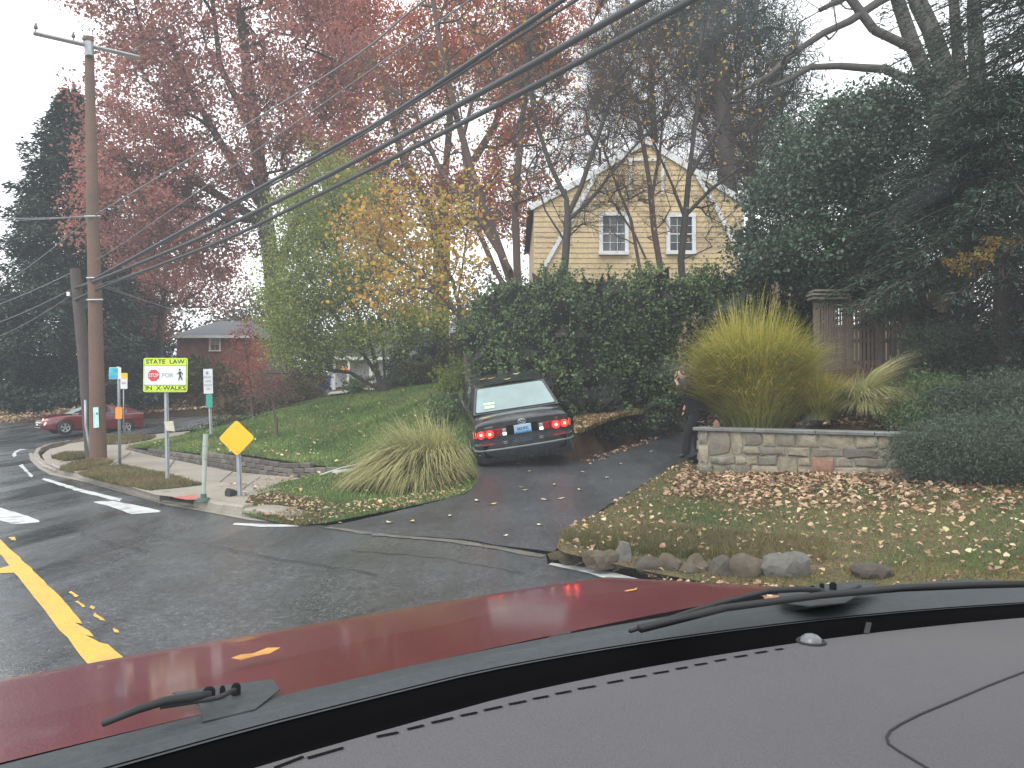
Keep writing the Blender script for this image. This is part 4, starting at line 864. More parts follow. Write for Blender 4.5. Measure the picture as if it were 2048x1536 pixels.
for r_i in range(4):
    u = 0.0
    while u < 4.9:
        w_ = R2.uniform(.17, .52); u1 = min(u+w_, 4.98); v0, v1 = rows[r_i], rows[r_i+1] if r_i < 3 else 1.0
        if any(a < u1-.02 and b_ > u+.02 and rr == r_i for a, b_, rr in occ):
            nx = max(b_ for a, b_, rr in occ if rr == r_i and a < u1-.02 and b_ > u+.02); ov = min(a for a, b_, rr in occ if rr == r_i and a < u1-.02 and b_ > u+.02)
            if ov > u+.08: cells.append((u, ov, v0, v1))
            u = nx; continue
        if r_i < 3 and R2.uniform() < .24: v1 = rows[r_i+2] if r_i+2 < 4 else 1.0; occ.append((u, u1, r_i+1))
        cells.append((u, u1, v0, v1)); u = u1
for k_, (a, b_, v0, v1) in enumerate(cells):
    if a < WLEN-.1: stone(a, min(b_, WLEN), v0, v1, sw, stm[4] if k_ in (9,) else stm[R2.choice([0,1,2,3,4,5], p=[.26,.2,.2,.2,.04,.10])], R_=R2)
we = lambda u, v, o_: WA*[1,1,0] - wdir*o_ - wn*u + np.array([0,0, zb(0)+(zt(0)-zb(0))*v])
for a, b_, v0, v1 in ((0,.2,0,.3),(.2,.42,0,.24),(0,.22,.3,.55),(.22,.42,.24,.6),(0,.18,.55,.76),(.18,.42,.6,.8),(0,.24,.76,1),(.24,.42,.8,1)): stone(a, b_, v0, v1, sw, stm[R2.randint(4)], fr=we, R_=R2)
u = -.07
while u < WLEN:
    L_ = R2.uniform(.7, 1.15); u1 = min(u+L_, WLEN+.05); V = []; tt = .055
    for uu in (u+.006, (u+u1)/2, u1-.006):
        j = R2.normal(0, .004); V += [wp(uu, 1, .075+j)+[0,0,.004], wp(uu, 1, .085+j)+[0,0,tt*.8], wp(uu, 1, .07+j)+[0,0,tt], wp(uu, 1, -.47)+[0,0,tt+.004], wp(uu, 1, -.47)+[0,0,.004]]
    MB().add(V, [(i*5+k, i*5+(k+1)%5, (i+1)*5+(k+1)%5, (i+1)*5+k) for i in range(2) for k in range(5)] + [(4,3,2,1,0),(10,11,12,13,14)]).build('capstone', M['capstone'], sw); u = u1
# small loose stone left on top of the wall
def rock(name, c, r, m, R_, parent=None, flat=.7, sub=2, jit=.16):
    bm_ = bmesh.new(); bmesh.ops.create_icosphere(bm_, subdivisions=sub, radius=1.0); ph = R_.uniform(0, 6, 9)
    for v in bm_.verts:
        x, y, z = v.co; n_ = 1 + jit*(math.sin(3*x+ph[0])*math.cos(2.3*y+ph[1]) + math.sin(4*z+ph[2])*.6 + .5*math.sin(5*y+ph[3])) + R_.normal(0, .035 if sub < 3 else .022) + (.06*math.sin(9*x+ph[4])*math.sin(8*z+ph[5]) if sub > 2 else 0); v.co = Vector((x*n_*r[0], y*n_*r[1], max(-.55, z*n_)*r[2])) + Vector(c)
    me = bpy.data.meshes.new(name); bm_.to_mesh(me); bm_.free(); return link(name, me, m, parent, smooth=True, ang=32 if sub < 3 else 24)
R3 = np.random.RandomState(3)
cap_z = lambda u: wp(u, 1, 0)[2]+.058
tag(rock('loose_stone', wp(.27,1,-.1)+[0,0,.1], (.06,.05,.09), stm[4], R3, sub=1), 'small upright brown stone left on the wall cap beside the officer', 'stone')
# boulders edging the lawn by the road
M['boulder'] = [mat('boulder', c, .9, var=.35, scale=5, fine=18, bump=.7, dirt=(.07,.075,.04)) for c in ((.095,.075,.052), (.13,.125,.11), (.07,.058,.045))]
for k_, (px, py, w_, h_, mi, lb) in enumerate(((1150,1112,50,48,0,'broad brown boulder at the driveway corner, first of the roadside row'), (1203,1122,44,42,0,'brown boulder between the corner boulder and the white streaked one'), (1246,1118,34,50,1,'pale boulder with a white streak in the roadside row'),
        (1302,1132,46,40,2,'dark mossy boulder just past the white streaked one'), (1345,1136,40,44,0,'brown upright boulder in the middle of the roadside row'), (1392,1138,44,50,0,'tall tan boulder with grass falling over its top'),
        (1447,1142,52,46,2,'low dark boulder half sunk in the grass edge'), (1503,1146,56,58,0,'round tan boulder left of the grey pointed one'), (1572,1146,66,72,1,'large grey pointed boulder near the car bonnet'), (1756,1150,56,44,2,'dark rock showing just above the wiper pivot'))):
    q = RIGHT.hit(px, py-4, 3, 12); p = P(px, py, q[1]-.12) if k_ else P(px, py, 7.5); s_ = p[1]/F
    b = rock('boulder', (p[0], p[1]+.07, max(.03, p[2]-.02)), (w_*s_*.64, w_*s_*.5, h_*s_*.58), M['boulder'][mi], R3, jit=.24, sub=3); tag(b, lb, 'boulder', 'boulders edging the lawn by the road')
# ------------------------------------------------------------------ low block retaining wall of the left lawn
M['block'] = [mat('retaining_block', c, .85, var=.3, scale=5, fine=25, bump=.5) for c in ((.115,.098,.085), (.085,.074,.066), (.145,.125,.105))]
rw = empty('block_wall', P(480,930,16.4), 'low dark block retaining wall curving along the left lawn', 'wall')
topl = [P(253,896,23), P(310,899,21.1), P(380,904,19.3), P(480,907.5,16.8), P(580,922,15.8), P(690,936,15), P(730,940,14.7)]; botl = [P(253,900,23), P(310,913,21.1), P(380,924,19.3), P(480,940,16.8), P(580,957,15.75), P(690,955,14.95), P(730,950,14.65)]
LT = resample(topl, .31); acc = [0]
tcum = np.r_[0, np.cumsum([np.linalg.norm(b_[:2]-a[:2]) for a, b_ in zip(topl[:-1], topl[1:])])]
def wz_(s): return (np.interp(s, tcum, [p[2] for p in botl]), np.interp(s, tcum, [p[2] for p in topl]))
def wxy(s): return np.array([np.interp(s, tcum, [p[0] for p in topl]), np.interp(s, tcum, [p[1] for p in topl])])
proto = None; tot = tcum[-1]
bmesh_protos = []
for k_ in range(3):
    b = MB(); w2, d2, h2 = .146, .12, .047; c = .012
    V = [(-w2, -d2+c, -h2), (w2, -d2+c, -h2), (w2-c, -d2, -h2+c), (-w2+c, -d2, -h2+c), (-w2, -d2+c, h2), (w2, -d2+c, h2), (w2-c, -d2, h2-c), (-w2+c, -d2, h2-c), (-w2, d2, -h2), (w2, d2, -h2), (-w2, d2, h2), (w2, d2, h2)]
    V = [(x+R3.normal(0,.003), y+R3.normal(0,.005), z_) for x, y, z_ in V]
    b.add(V, [(3,2,6,7),(0,1,2,3),(7,6,5,4),(0,3,7,4),(1,5,6,2),(4,5,11,10),(0,4,10,8),(1,9,11,5),(8,10,11,9),(0,8,9,1)]); me = b.mesh('block'); me.materials.append(M['block'][k_]); bmesh_protos.append(me)
rowi = 0; nb_ = 0
for rowi in range(5):
    s = .15*(rowi % 2)+.02
    while s < tot-.1:
        z0, z1 = wz_(s); zz = z0-.05+rowi*.098
        if zz + .05 < z1+.02:
            p = wxy(s); q = wxy(min(s+.05, tot)); r_ = wxy(max(0, s-.05)); an = math.atan2(q[1]-r_[1], q[0]-r_[0])
            o = bpy.data.objects.new('block', bmesh_protos[R3.randint(3)]); C.objects.link(o); o.parent = rw; o.location = tuple(np.array([p[0]+R3.normal(0,.004), p[1]+R3.normal(0,.006)+.02*rowi, zz]) - np.array(rw.location)); o.rotation_euler = (0, 0, an+R3.normal(0,.02)); nb_ += 1
        s += .30
# ------------------------------------------------------------------ poles, signs
M['pole'] = mat('creosoted_pine', (.135,.075,.048), .8, var=.25, scale=1.0, fine=25, bump=.4, dirt=(.07,.055,.045)); M['pole_dark'] = mat('old_dark_pole', (.07,.055,.047), .85, var=.3, fine=25, bump=.4)
M['steel'] = mat('galvanised_steel', (.36,.38,.40), .5, metal=.5, var=.15, scale=8); M['arm'] = mat('grey_weathered_wood', (.30,.29,.28), .8, var=.2, fine=20)
M['porcelain'] = mat('insulator', (.10,.10,.11), .3); M['teal_paper'] = mat('faded_flyer', (.45,.72,.68), .7, var=.12, scale=12)
M['lime'] = mat('fluorescent_yellow_green', (.62,.86,.02), .4, var=.03, emit=None); M['signwhite'] = mat('sign_white', (.70,.71,.73), .4, var=.03, scale=2); M['black'] = mat('sign_black', (.015,.015,.017), .5); M['signred'] = mat('sign_red', (.55,.035,.055), .4, var=.05)
M['diamond'] = mat('warning_yellow', (.90,.50,.005), .35, var=.03); M['signblue'] = mat('sign_blue', (.02,.30,.55), .4, var=.1, scale=9); M['signteal'] = mat('sign_teal', (.05,.45,.50), .4, var=.3, scale=14); M['orange'] = mat('orange_tag', (.75,.27,.02), .5, var=.08); M['green'] = mat('sign_green', (.03,.33,.25), .5, var=.1, scale=10)
M['grey_text'] = mat('faded_grey_print', (.28,.29,.31), .6)
up_ = empty('utility_pole', P(197,921,20), 'tall reddish brown utility pole with a crossarm and a teal flyer stapled on', 'utility pole')
pl = [P(197,926,20), P(194.5,800,20), P(190,600,20), P(185,400,20), P(181,220,20), P(178,74,20)]
b = MB(); b.tube(pl, [.20,.182,.162,.142,.12,.105], 16); pole_ = b.build('pole', M['pole'], up_, True, ang=50)
A0, A1 = P(73,71,19.3)-[0,.13,0], P(283,119,20.75)-[0,.13,0]
b = MB(); b.tube([A0, A1], .058, 4); b.build('crossarm', M['arm'], up_); b = MB(); b.tube([P(176,84,19.86), P(179,112,19.86)], .10, 6); b.build('bracket', M['steel'], up_)
def insul(t): 
    q = A0+(A1-A0)*t; b = MB(); b.tube([q, q+[0,0,.10], q+[0,0,.12], q+[0,0,.19], q+[0,0,.2], q+[0,0,.25]], [.012,.012,.05,.045,.03,.022], 8); b.build('insulator', M['porcelain'], up_, True); return q+np.array([0,0,.22])
ins = [insul(.02), insul(.36), insul(.46), insul(.97)]
fl = MB(); fl.add([P(186,815,19.79), P(196.5,814,19.79), P(198,855,19.79), P(187,856,19.79)], [(3,2,1,0)]); fl.v += [tuple(np.array(v)+[0,.006,0]) for v in fl.v[:4]]; fl.f += [(4,5,6,7)]; fl.m += [0]; f_ = fl.build('flyer', M['teal_paper'], up_)
b = MB(); b.add([P(192,826,19.785), P(195,825,19.785), P(195.4,829,19.785), P(192.3,829,19.785)], [(3,2,1,0)]); b.build('print', M['black'], f_)
for y_ in (433, 556, 600): b = MB(); q = P(190-(600-y_)*.03,y_,19.8); b.tube([q-[.2,0,0], q+[.2,0,.01]], .022, 6); b.build('clamp', M['steel'], up_)
sp2 = empty('utility_pole', P(181,915,20.5), 'short dark leaning pole stub lashed to the tall pole', 'utility pole')
b = MB(); b.tube([P(184,918,20.45), P(168,720,20.45), P(156,600,20.45), P(150,538,20.45)], [.155,.145,.13,.12], 12); b.build('pole', M['pole_dark'], sp2, True, ang=50)
b = MB(); b.box(P(137,588,20.3), (.08,.05,.10)); b.build('tag', M['signwhite'], sp2)
b = MB(); b.tube([P(171,800,20.2), P(172,850,20.2), P(177,880,20.2), P(181,905,20.2)], .035, 6); b.build('cable_guard', M['steel'], sp2, True)
# wires
M['cable'] = mat('black_cable', (.018,.021,.023), .45); M['bare'] = mat('grey_wire', (.16,.165,.17), .5)
def wire(a, b_, r, sag, lb, m='cable', n=26, ext=None):
    a, b_ = np.array(a, float), np.array(b_, float); L = [a+(b_-a)*t - np.array([0,0,sag*4*t*(1-t)]) for t in np.linspace(0, 1, n)]
    w_ = MB(); w_.tube(L, r, 6); o = w_.build('power_line', M[m], None, True); return tag(o, lb, 'cable', 'wires strung between the poles')
def beyond(pA, pB, k=1.9): pA, pB = np.array(pA), np.array(pB); return pA+(pB-pA)*k
def wire2(pxs, r, lb, m='cable', k=1.6):
    """a wire through several (px, py, d), running on past the last towards the next pole"""
    L = [P(*q) for q in pxs]; L.append(L[-1]+(L[-1]-L[-2])*k); L = np.array(L); n = len(L); out = []
    for i in range(n-1):
        p0, p1, p2, p3 = L[max(i-1,0)], L[i], L[i+1], L[min(i+2,n-1)]
        for t in np.linspace(0, 1, 9)[:-1]: out.append(.5*((2*p1)+(-p0+p2)*t+(2*p0-5*p1+4*p2-p3)*t*t+(-p0+3*p1-3*p2+p3)*t**3))
    out.append(L[-1]); w_ = MB(); w_.tube(out, r, 6); return tag(w_.build('power_line', M[m], None, True), lb, 'cable', 'wires strung between the poles')
wire2([(190,430,19.8),(640,159,13.4),(850,0,11.3)], .015, 'thin grey wire, topmost of those leaving the pole clamp to the upper right', 'bare')
wire2([(192,520,19.8),(259,478,18.6),(640,212,13.4),(940,0,10.6)], .011, 'very thin grey wire just below the topmost one', 'bare')
wire2([(190,557,19.8),(331,480,17.6),(640,309,13.6),(787,226,11.9),(1125,0,9.3)], .033, 'black cable, upper of the close pair crossing the red trees')
wire2([(192,559,19.8),(333,483,17.6),(642,316,13.6),(787,231,11.9),(1153,0,9.2)], .019, 'thinner black cable parting from the close pair towards the right')
wire2([(148,576,20.4),(195,560,19.7),(400,476,16.9),(640,359,13.9),(1000,164,10.0),(1290,0,8.0)], .041, 'thickest black cable running over the yellow house corner')
wire2([(150,600,20.3),(220,568,19.5),(447,480,16.4),(640,388,14.0),(1000,207,10.0),(1385,0,7.7)], .035, 'lowest black cable reaching the top of the picture above the house')
wire2([(192,572,19.8),(400,500,17.5),(620,420,16),(700,380,15)], .007, 'thin sagging drop wire below the cables near the tall pole', 'bare')
for (q, s_) in ((ins[0], 'first insulator at the arm tip'), (ins[1], 'insulator just before the pole'), (ins[3], 'insulator on the far arm tip')): wire(q, q+np.array([17,-17,.6]), .008, .5, 'thin wire leaving the '+s_, 'bare', 30)
wire(P(186,432,19.9), P(-150,422,30), .012, .15, 'grey wire leaving the pole clamp level to the left edge', 'bare')
wire(P(186,433,19.9), P(-150,436,31), .010, .1, 'second level grey wire just under the upper one to the left', 'bare')
wire(P(172,443,20), P(-120,640,34), .012, .25, 'wire sloping down left from the clamp across the dark conifer', 'bare')
wire(P(150,542,20.4), P(-120,640,36), .011, .2, 'wire from the top of the short pole to the lower left', 'bare')
wire(P(148,576,20.4), P(-120,668,36), .016, .3, 'thick cable running on past the short pole to the left')
wire(P(150,585,20.4), P(-120,690,36), .014, .5, 'lowest sagging cable left of the short pole')
wire(P(195,565,20), P(470,640,55), .010, .3, 'thin wire from the pole down towards the brick house', 'bare')
wire(P(195,570,20), P(560,636,50), .009, .5, 'thin sagging wire running behind the maroon tree', 'bare')
# signs ------------------------------------------------------------
def rrect(w_, h_, r, n=5):
    out = []
    for cx_, cy_, a0 in ((w_/2-r, h_/2-r, 0), (-w_/2+r, h_/2-r, 90), (-w_/2+r, -h_/2+r, 180), (w_/2-r, -h_/2+r, 270)):
        for q in range(n): a = RAD(a0+90*q/(n-1)); out.append((cx_+r*math.cos(a), cy_+r*math.sin(a)))
    return out
def plate(name, w_, h_, r, c, m, parent, y=0, th=.004, rot=0, outline=None):
    pl_ = outline or rrect(w_, h_, r); ca, sa = math.cos(rot), math.sin(rot)
    b = MB().prism(pl_, 0, th, M=lambda v: (c[0]+v[0]*ca-v[1]*sa, c[1]+y-v[2], c[2]+v[0]*sa+v[1]*ca)); return b.build(name, m, parent)
def upost(name, base, top, parent, m, w_=.05):
    base, top = np.array(base), np.array(top); V = []
    for p in (base, top): V += [p+np.array(q) for q in ((-w_*.7, .02, 0), (-w_*.45, .02, 0), (-w_*.3, -.012, 0), (w_*.3, -.012, 0), (w_*.45, .02, 0), (w_*.7, .02, 0), (w_*.7, .026, 0), (w_*.3, .026, 0), (w_*.2, 0, 0), (-w_*.2, 0, 0), (-w_*.3, .026, 0), (-w_*.7, .026, 0))]
    return MB().add(V, [tuple(range(12)), tuple(range(23, 11, -1))] + [(i, (i+1)%12, 12+(i+1)%12, 12+i) for i in range(12)]).build(name, m, parent)
s1 = empty('crosswalk_sign', P(333,962,14.4), 'yellow-green and white sign telling drivers to stop for walkers, on a steel post', 'sign')
k = 14.4/F; cc = P(331, 750, 14.36); upost('post', P(334,966,14.4), P(330.5,722,14.4), s1, M['steel'], .055)
sg = plate('sign_plate', 88*k, 68*k, .035, cc, M['lime'], s1)
plate('border', 84.5*k, 64.5*k, .030, cc, M['black'], sg, y=-.0045, th=.0015); plate('panel', 83*k, 63*k, .028, cc, M['lime'], sg, y=-.0065, th=.0015)
plate('band_line', 83*k, 40.5*k, .002, cc-[0,0,.5*k], M['black'], sg, y=-.0085, th=.0015); plate('white_panel', 83*k, 38.5*k, .002, cc-[0,0,.5*k], M['signwhite'], sg, y=-.0105, th=.0015)
def T(body, px, py, d, hpx, parent, m, sx=1.0, yoff=-.014, bold=.0): q = P(px, py, d) ; q[1] += yoff; return text(body, hpx*d/F*1.38, m, parent, tuple(q-wloc(parent)), (RAD(90), 0, 0), sx=sx, bold=bold)
T('STATE  LAW', 331, 723.8, 14.36, 8.5, sg, M['black'], 1.18, bold=.0015); T('IN  X-WALKS', 331.5, 776.3, 14.36, 8.5, sg, M['black'], 1.16, bold=.0015); T('FOR', 336, 751, 14.36, 8.5, sg, M['grey_text'], 1.05)
oc_ = [(12.2*k*math.cos(RAD(22.5+45*i)), 12.2*k*math.sin(RAD(22.5+45*i))) for i in range(8)]; os_ = plate('octagon', 0, 0, 0, P(308,751,14.36), M['signred'], sg, y=-.0125, th=.0015, outline=oc_)
T('STOP', 308, 751, 14.36, 7.4, sg, M['signwhite'], .82, -.0165, .001)
pm = MB(); pc = P(360.5, 750.5, 14.344)
def pm_seg(a, b_, w0, w1):
    a = np.array([a[0],0,-a[1]])*k*.9; b_ = np.array([b_[0],0,-b_[1]])*k*.9; d = (b_-a)/np.linalg.norm(b_-a); n_ = np.array([-d[2],0,d[0]])*k*.9; V = [pc+a-n_*w0, pc+a+n_*w0, pc+b_+n_*w1, pc+b_-n_*w1]; pm.add(V + [v-[0,.0015,0] for v in V], [(0,1,2,3),(7,6,5,4),(0,4,5,1),(1,5,6,2),(2,6,7,3),(3,7,4,0)])
pm_seg((-1,-8.5),(0,1.5),2.4,2.0); pm_seg((-.5,1),(-3.6,11.5),1.6,.95); pm_seg((.6,1),(4.8,11),1.6,.95); pm_seg((-2,-7.5),(-4.8,-2.8),1.1,.8); pm_seg((-4.8,-2.8),(-8,-3.4),.9,.6); pm_seg((.5,-7.5),(4.6,-4.5),1.1,.8); pm_seg((4.6,-4.5),(5.2,-.5),.8,.6)
pm.prism([(1.9*k*math.cos(a), 1.9*k*math.sin(a)) for a in np.linspace(0, 6.283, 13)[:-1]], 0, .0015, M=lambda v: (pc[0]-1.2*k+v[0], pc[1]-v[2], pc[2]+11*k+v[1])); wm = pm.build('walking_figure', M['black'], sg); tag(wm, None, None, None, None)
# paper notice taped to that post
nt_ = MB(); nq = [P(328,843,14.3), P(346,842,14.32), P(349.5,863,14.33), P(332,861,14.3)]; nt_.add(nq + [q+np.array([0,.015,0]) for q in nq], [(3,2,1,0),(4,5,6,7),(0,1,5,4),(1,2,6,5),(2,3,7,6),(3,0,4,7)]); M['cardboard'] = mat('pale_card', (.55,.52,.40), .8, var=.1, scale=9)
tag(nt_.build('cardboard_notice', M['cardboard']), 'tilted pale card notice tied halfway up the crosswalk sign post', 'notice')
s2 = empty('warning_sign', P(479,991,12.1), 'blank yellow diamond warning sign low on a short steel post', 'sign')
upost('post', P(479,996,12.1), P(476,900,12.1), s2, M['steel'], .055)
k = 12.1/F; dd = 36.2*k; dmo = []
for q in range(4):
    a = RAD(90*q); cx_, cy_ = (dd-.045*1.414)*math.cos(a), (dd-.045*1.414)*math.sin(a)
    for j in range(6): b_ = a-RAD(45)+RAD(90)*j/5; dmo.append((cx_+.045*math.cos(b_), cy_+.045*math.sin(b_)))
dp = plate('sign_plate', 0, 0, 0, P(473.5,876,12.05), M['diamond'], s2, outline=dmo, rot=RAD(1.5), th=.006)
for y_ in (855, 903): b = MB(); q = P(474,y_,12.036); b.tube([q, q-[0,.008,0]], .009, 8); b.build('bolt', M['steel'], dp)
s3 = empty('bus_stop_sign', P(240,936,17.5), 'blue bus stop flag with an orange tag lower on its slim post', 'sign')
b = MB(); b.tube([P(240,940,17.5), P(237.5,760,17.5), P(236,733,17.5)], .032, 8); b.build('post', M['steel'], s3, True)
k = 17.45/F; sp3 = plate('sign_plate', 24*k, 23.5*k, .012, P(230.2,746.5,17.45), M['signwhite'], s3); plate('blue_field', 17.5*k, 22*k, .01, P(227.4,746.5,17.45), M['signteal'], sp3, y=-.0045, th=.0015); plate('blue_band', 17.5*k, 7*k, .004, P(227.4,754,17.45), M['signblue'], sp3, y=-.0065, th=.0015); plate('emblem', 9*k, 8*k, 3.6*k, P(230,741,17.45), M['signblue'], sp3, y=-.0065, th=.0015)
plate('orange_tag', 13.5*k, 23.5*k, .025, P(238.5,826,17.44), M['orange'], s3, y=-.02)
s4 = empty('route_sign', P(247.5,868,30), 'narrow white and yellow topped route sign on a thin post behind the bus stop', 'sign')
b = MB(); b.tube([P(247.5,872,30), P(247,750,30)], .022, 6); b.build('post', M['steel'], s4, True); k = 29.95/F; q4 = plate('sign_plate', 14*k, 31.5*k, .02, P(248,762,29.95), M['signwhite'], s4); plate('yellow_cap', 15*k, 11*k, .08, P(248,751.5,29.95), M['diamond'], q4, y=-.006)
T('BUS', 248, 766, 29.95, 4, q4, M['signred'], .9, -.012)
s5 = empty('parking_sign', P(421,864,22), 'tall white regulation sign with a smaller green sign under it beside the side street', 'sign')
upost('post', P(421.5,868,22), P(416,740,22), s5, M['steel'], .06); k = 21.96/F; q5 = plate('sign_plate', 18.5*k, 49.5*k, .012, P(416.3,762.5,21.96), M['signwhite'], s5, rot=RAD(2)); plate('green_plate', 13*k, 26.5*k, .01, P(418.5,802,21.96), M['green'], s5, rot=RAD(2))
plate('round_symbol', 5.5*k, 6.5*k, 2.7*k, P(414.5,746,21.955), M['grey_text'], q5, y=-.002)
for q, (t_, y_) in enumerate((('RIGHT', 754.5), ('LANE', 762.5), ('RIGHT', 770.5), ('ON', 778))): T(t_, 415.5+q*.5, y_, 21.955, 4.2, q5, M['grey_text'], .95, -.008)
# flexible delineator post
M['pvc'] = mat('pale_green_grey_plastic', (.38,.43,.38), .5, var=.12, scale=6, dirt=(.22,.24,.2)); M['dkgreen'] = mat('dark_green_base', (.05,.10,.08), .6)
s6 = empty('delineator_post', P(407,1001,11.6), 'pale grey-green flexible marker post standing at the kerb ramp', 'post')
b = MB(); b.tube([P(407,999,11.6), P(410,900,11.6), P(411.5,868,11.6)], [.028,.037,.037], 12); b.build('tube', M['pvc'], s6, True, ang=40)
b = MB(); q = P(407,1000,11.6); b.tube([q-[0,0,.02], q+[0,0,.03], q+[0,0,.035], q+[0,0,.09]], [.10,.09,.045,.04], 12); b.build('base', M['dkgreen'], s6, True, ang=30)
for y_ in (893, 918): b = MB(); q = P(410.3,y_,11.6); b.tube([q, q+[0,0,.012]], .0385, 12); b.build('band', M['grey_text'], s6, True)
# broken pipe by the sign
M['pvcw'] = mat('dirty_white_pipe', (.5,.5,.46), .5, dirt=(.3,.28,.22), scale=8)
s7 = empty('drain_pipe', P(475,989,12.3), 'white drain pipe with a flared black end lying by the yellow sign', 'pipe')
b = MB(); b.tube([P(464,988,12.2), P(500,986,12.9), P(540,985,13.3)], .032, 10); b.build('pipe', M['pvcw'], s7, True); b = MB(); b.tube([P(470,986,12.25), P(458,986,12.1), P(455,986,12.08)], [.045,.07,.075], 14); b.build('flared_end', M['rubber'], s7, True, ang=60)
s8 = MB(); 
for a, b_, r_ in ((P(640,950,14.3), P(728,926,15.2), .016),): s8.tube([a, (a+b_)/2+[0,0,.02], b_], r_, 8)
tag(s8.build('plastic_pipe', M['pvcw'], None, True), 'thin white pipe lying on the lawn beside the pampas clump', 'pipe')
s8 = MB(); q = P(691,943,14.0); s8.prism([(.20*math.cos(a)*(1+.15*math.cos(2*a)), .075*math.sin(a)) for a in np.linspace(0, 6.283, 17)[:-1]], 0, .035, M=lambda v: q+np.array([v[0], v[1]*1.6, v[2]+v[0]*.1])); tag(s8.build('splash_block', M['pvcw']), 'white oval drain slab lying in the grass at the end of the block wall', 'drain cover')
# far yard: bins, post, round orange ball
M['binblue'] = mat('blue_bin_plastic', (.03,.045,.38), .45, var=.1)
def wbin(c, h, lb):
    e = empty('recycling_bin', c, lb, 'bin', 'blue bins by the driveway'); b = MB(); w0, w1 = .20, .27
    V = [(sx*w0, sy*w0, .06) for sx, sy in ((-1,-1),(1,-1),(1,1),(-1,1))] + [(sx*w1, sy*w1, h*.86) for sx, sy in ((-1,-1),(1,-1),(1,1),(-1,1))]; V = [np.array(v)+c for v in V]
    b.add(V, [(3,2,1,0),(4,5,6,7),(0,1,5,4),(1,2,6,5),(2,3,7,6),(3,0,4,7)]); b.build('body', M['binblue'], e); b = MB(); V = [np.array(v)+c for v in ((-.3,-.34,h*.87),(.3,-.34,h*.87),(.3,.3,h*.9),(-.3,.3,h*.9),(-.24,-.26,h*.93),(.24,-.26,h*.93),(.24,.26,h),(-.24,.26,h))]; b.add(V, [(3,2,1,0),(4,5,6,7),(0,1,5,4),(1,2,6,5),(2,3,7,6),(3,0,4,7)]); b.build('lid', M['binblue'], e)
    for s in (-1, 1): b = MB(); b.tube([c+np.array([s*.2,.22,.1]), c+np.array([s*.27,.22,.1])], .1, 12); b.build('wheel', M['rubber'], e, True, ang=40)
wbin(P(651,781,46), .92, 'blue wheeled recycling bin beside the far driveway, nearer of two'); wbin(P(643,779,48), .85, 'second blue recycling bin half behind the first one')
b = MB(); q = P(689,741,52); s9 = rock('orange_ball', q, (.30,.30,.30), M['orange'], R3, sub=2, jit=.02); tag(s9, 'round orange ball decoration hung by the white porch', 'decoration')
s10 = empty('mailbox_post', P(702,790,43), 'pale post at the edge of the far driveway', 'post'); b = MB(); b.box(P(702,768,43), (.2,.2,1.3)); b.build('post', M['siding_cream'], s10); b = MB(); b.box(P(702,750,43), (.26,.26,.06)); b.build('cap', M['trim'], s10)
sheet('far_driveway', BACK, [P(655,783,46), P(760,783,46), P(765,778,50), P(660,777,50)], .05, 1.0, M['concrete'])
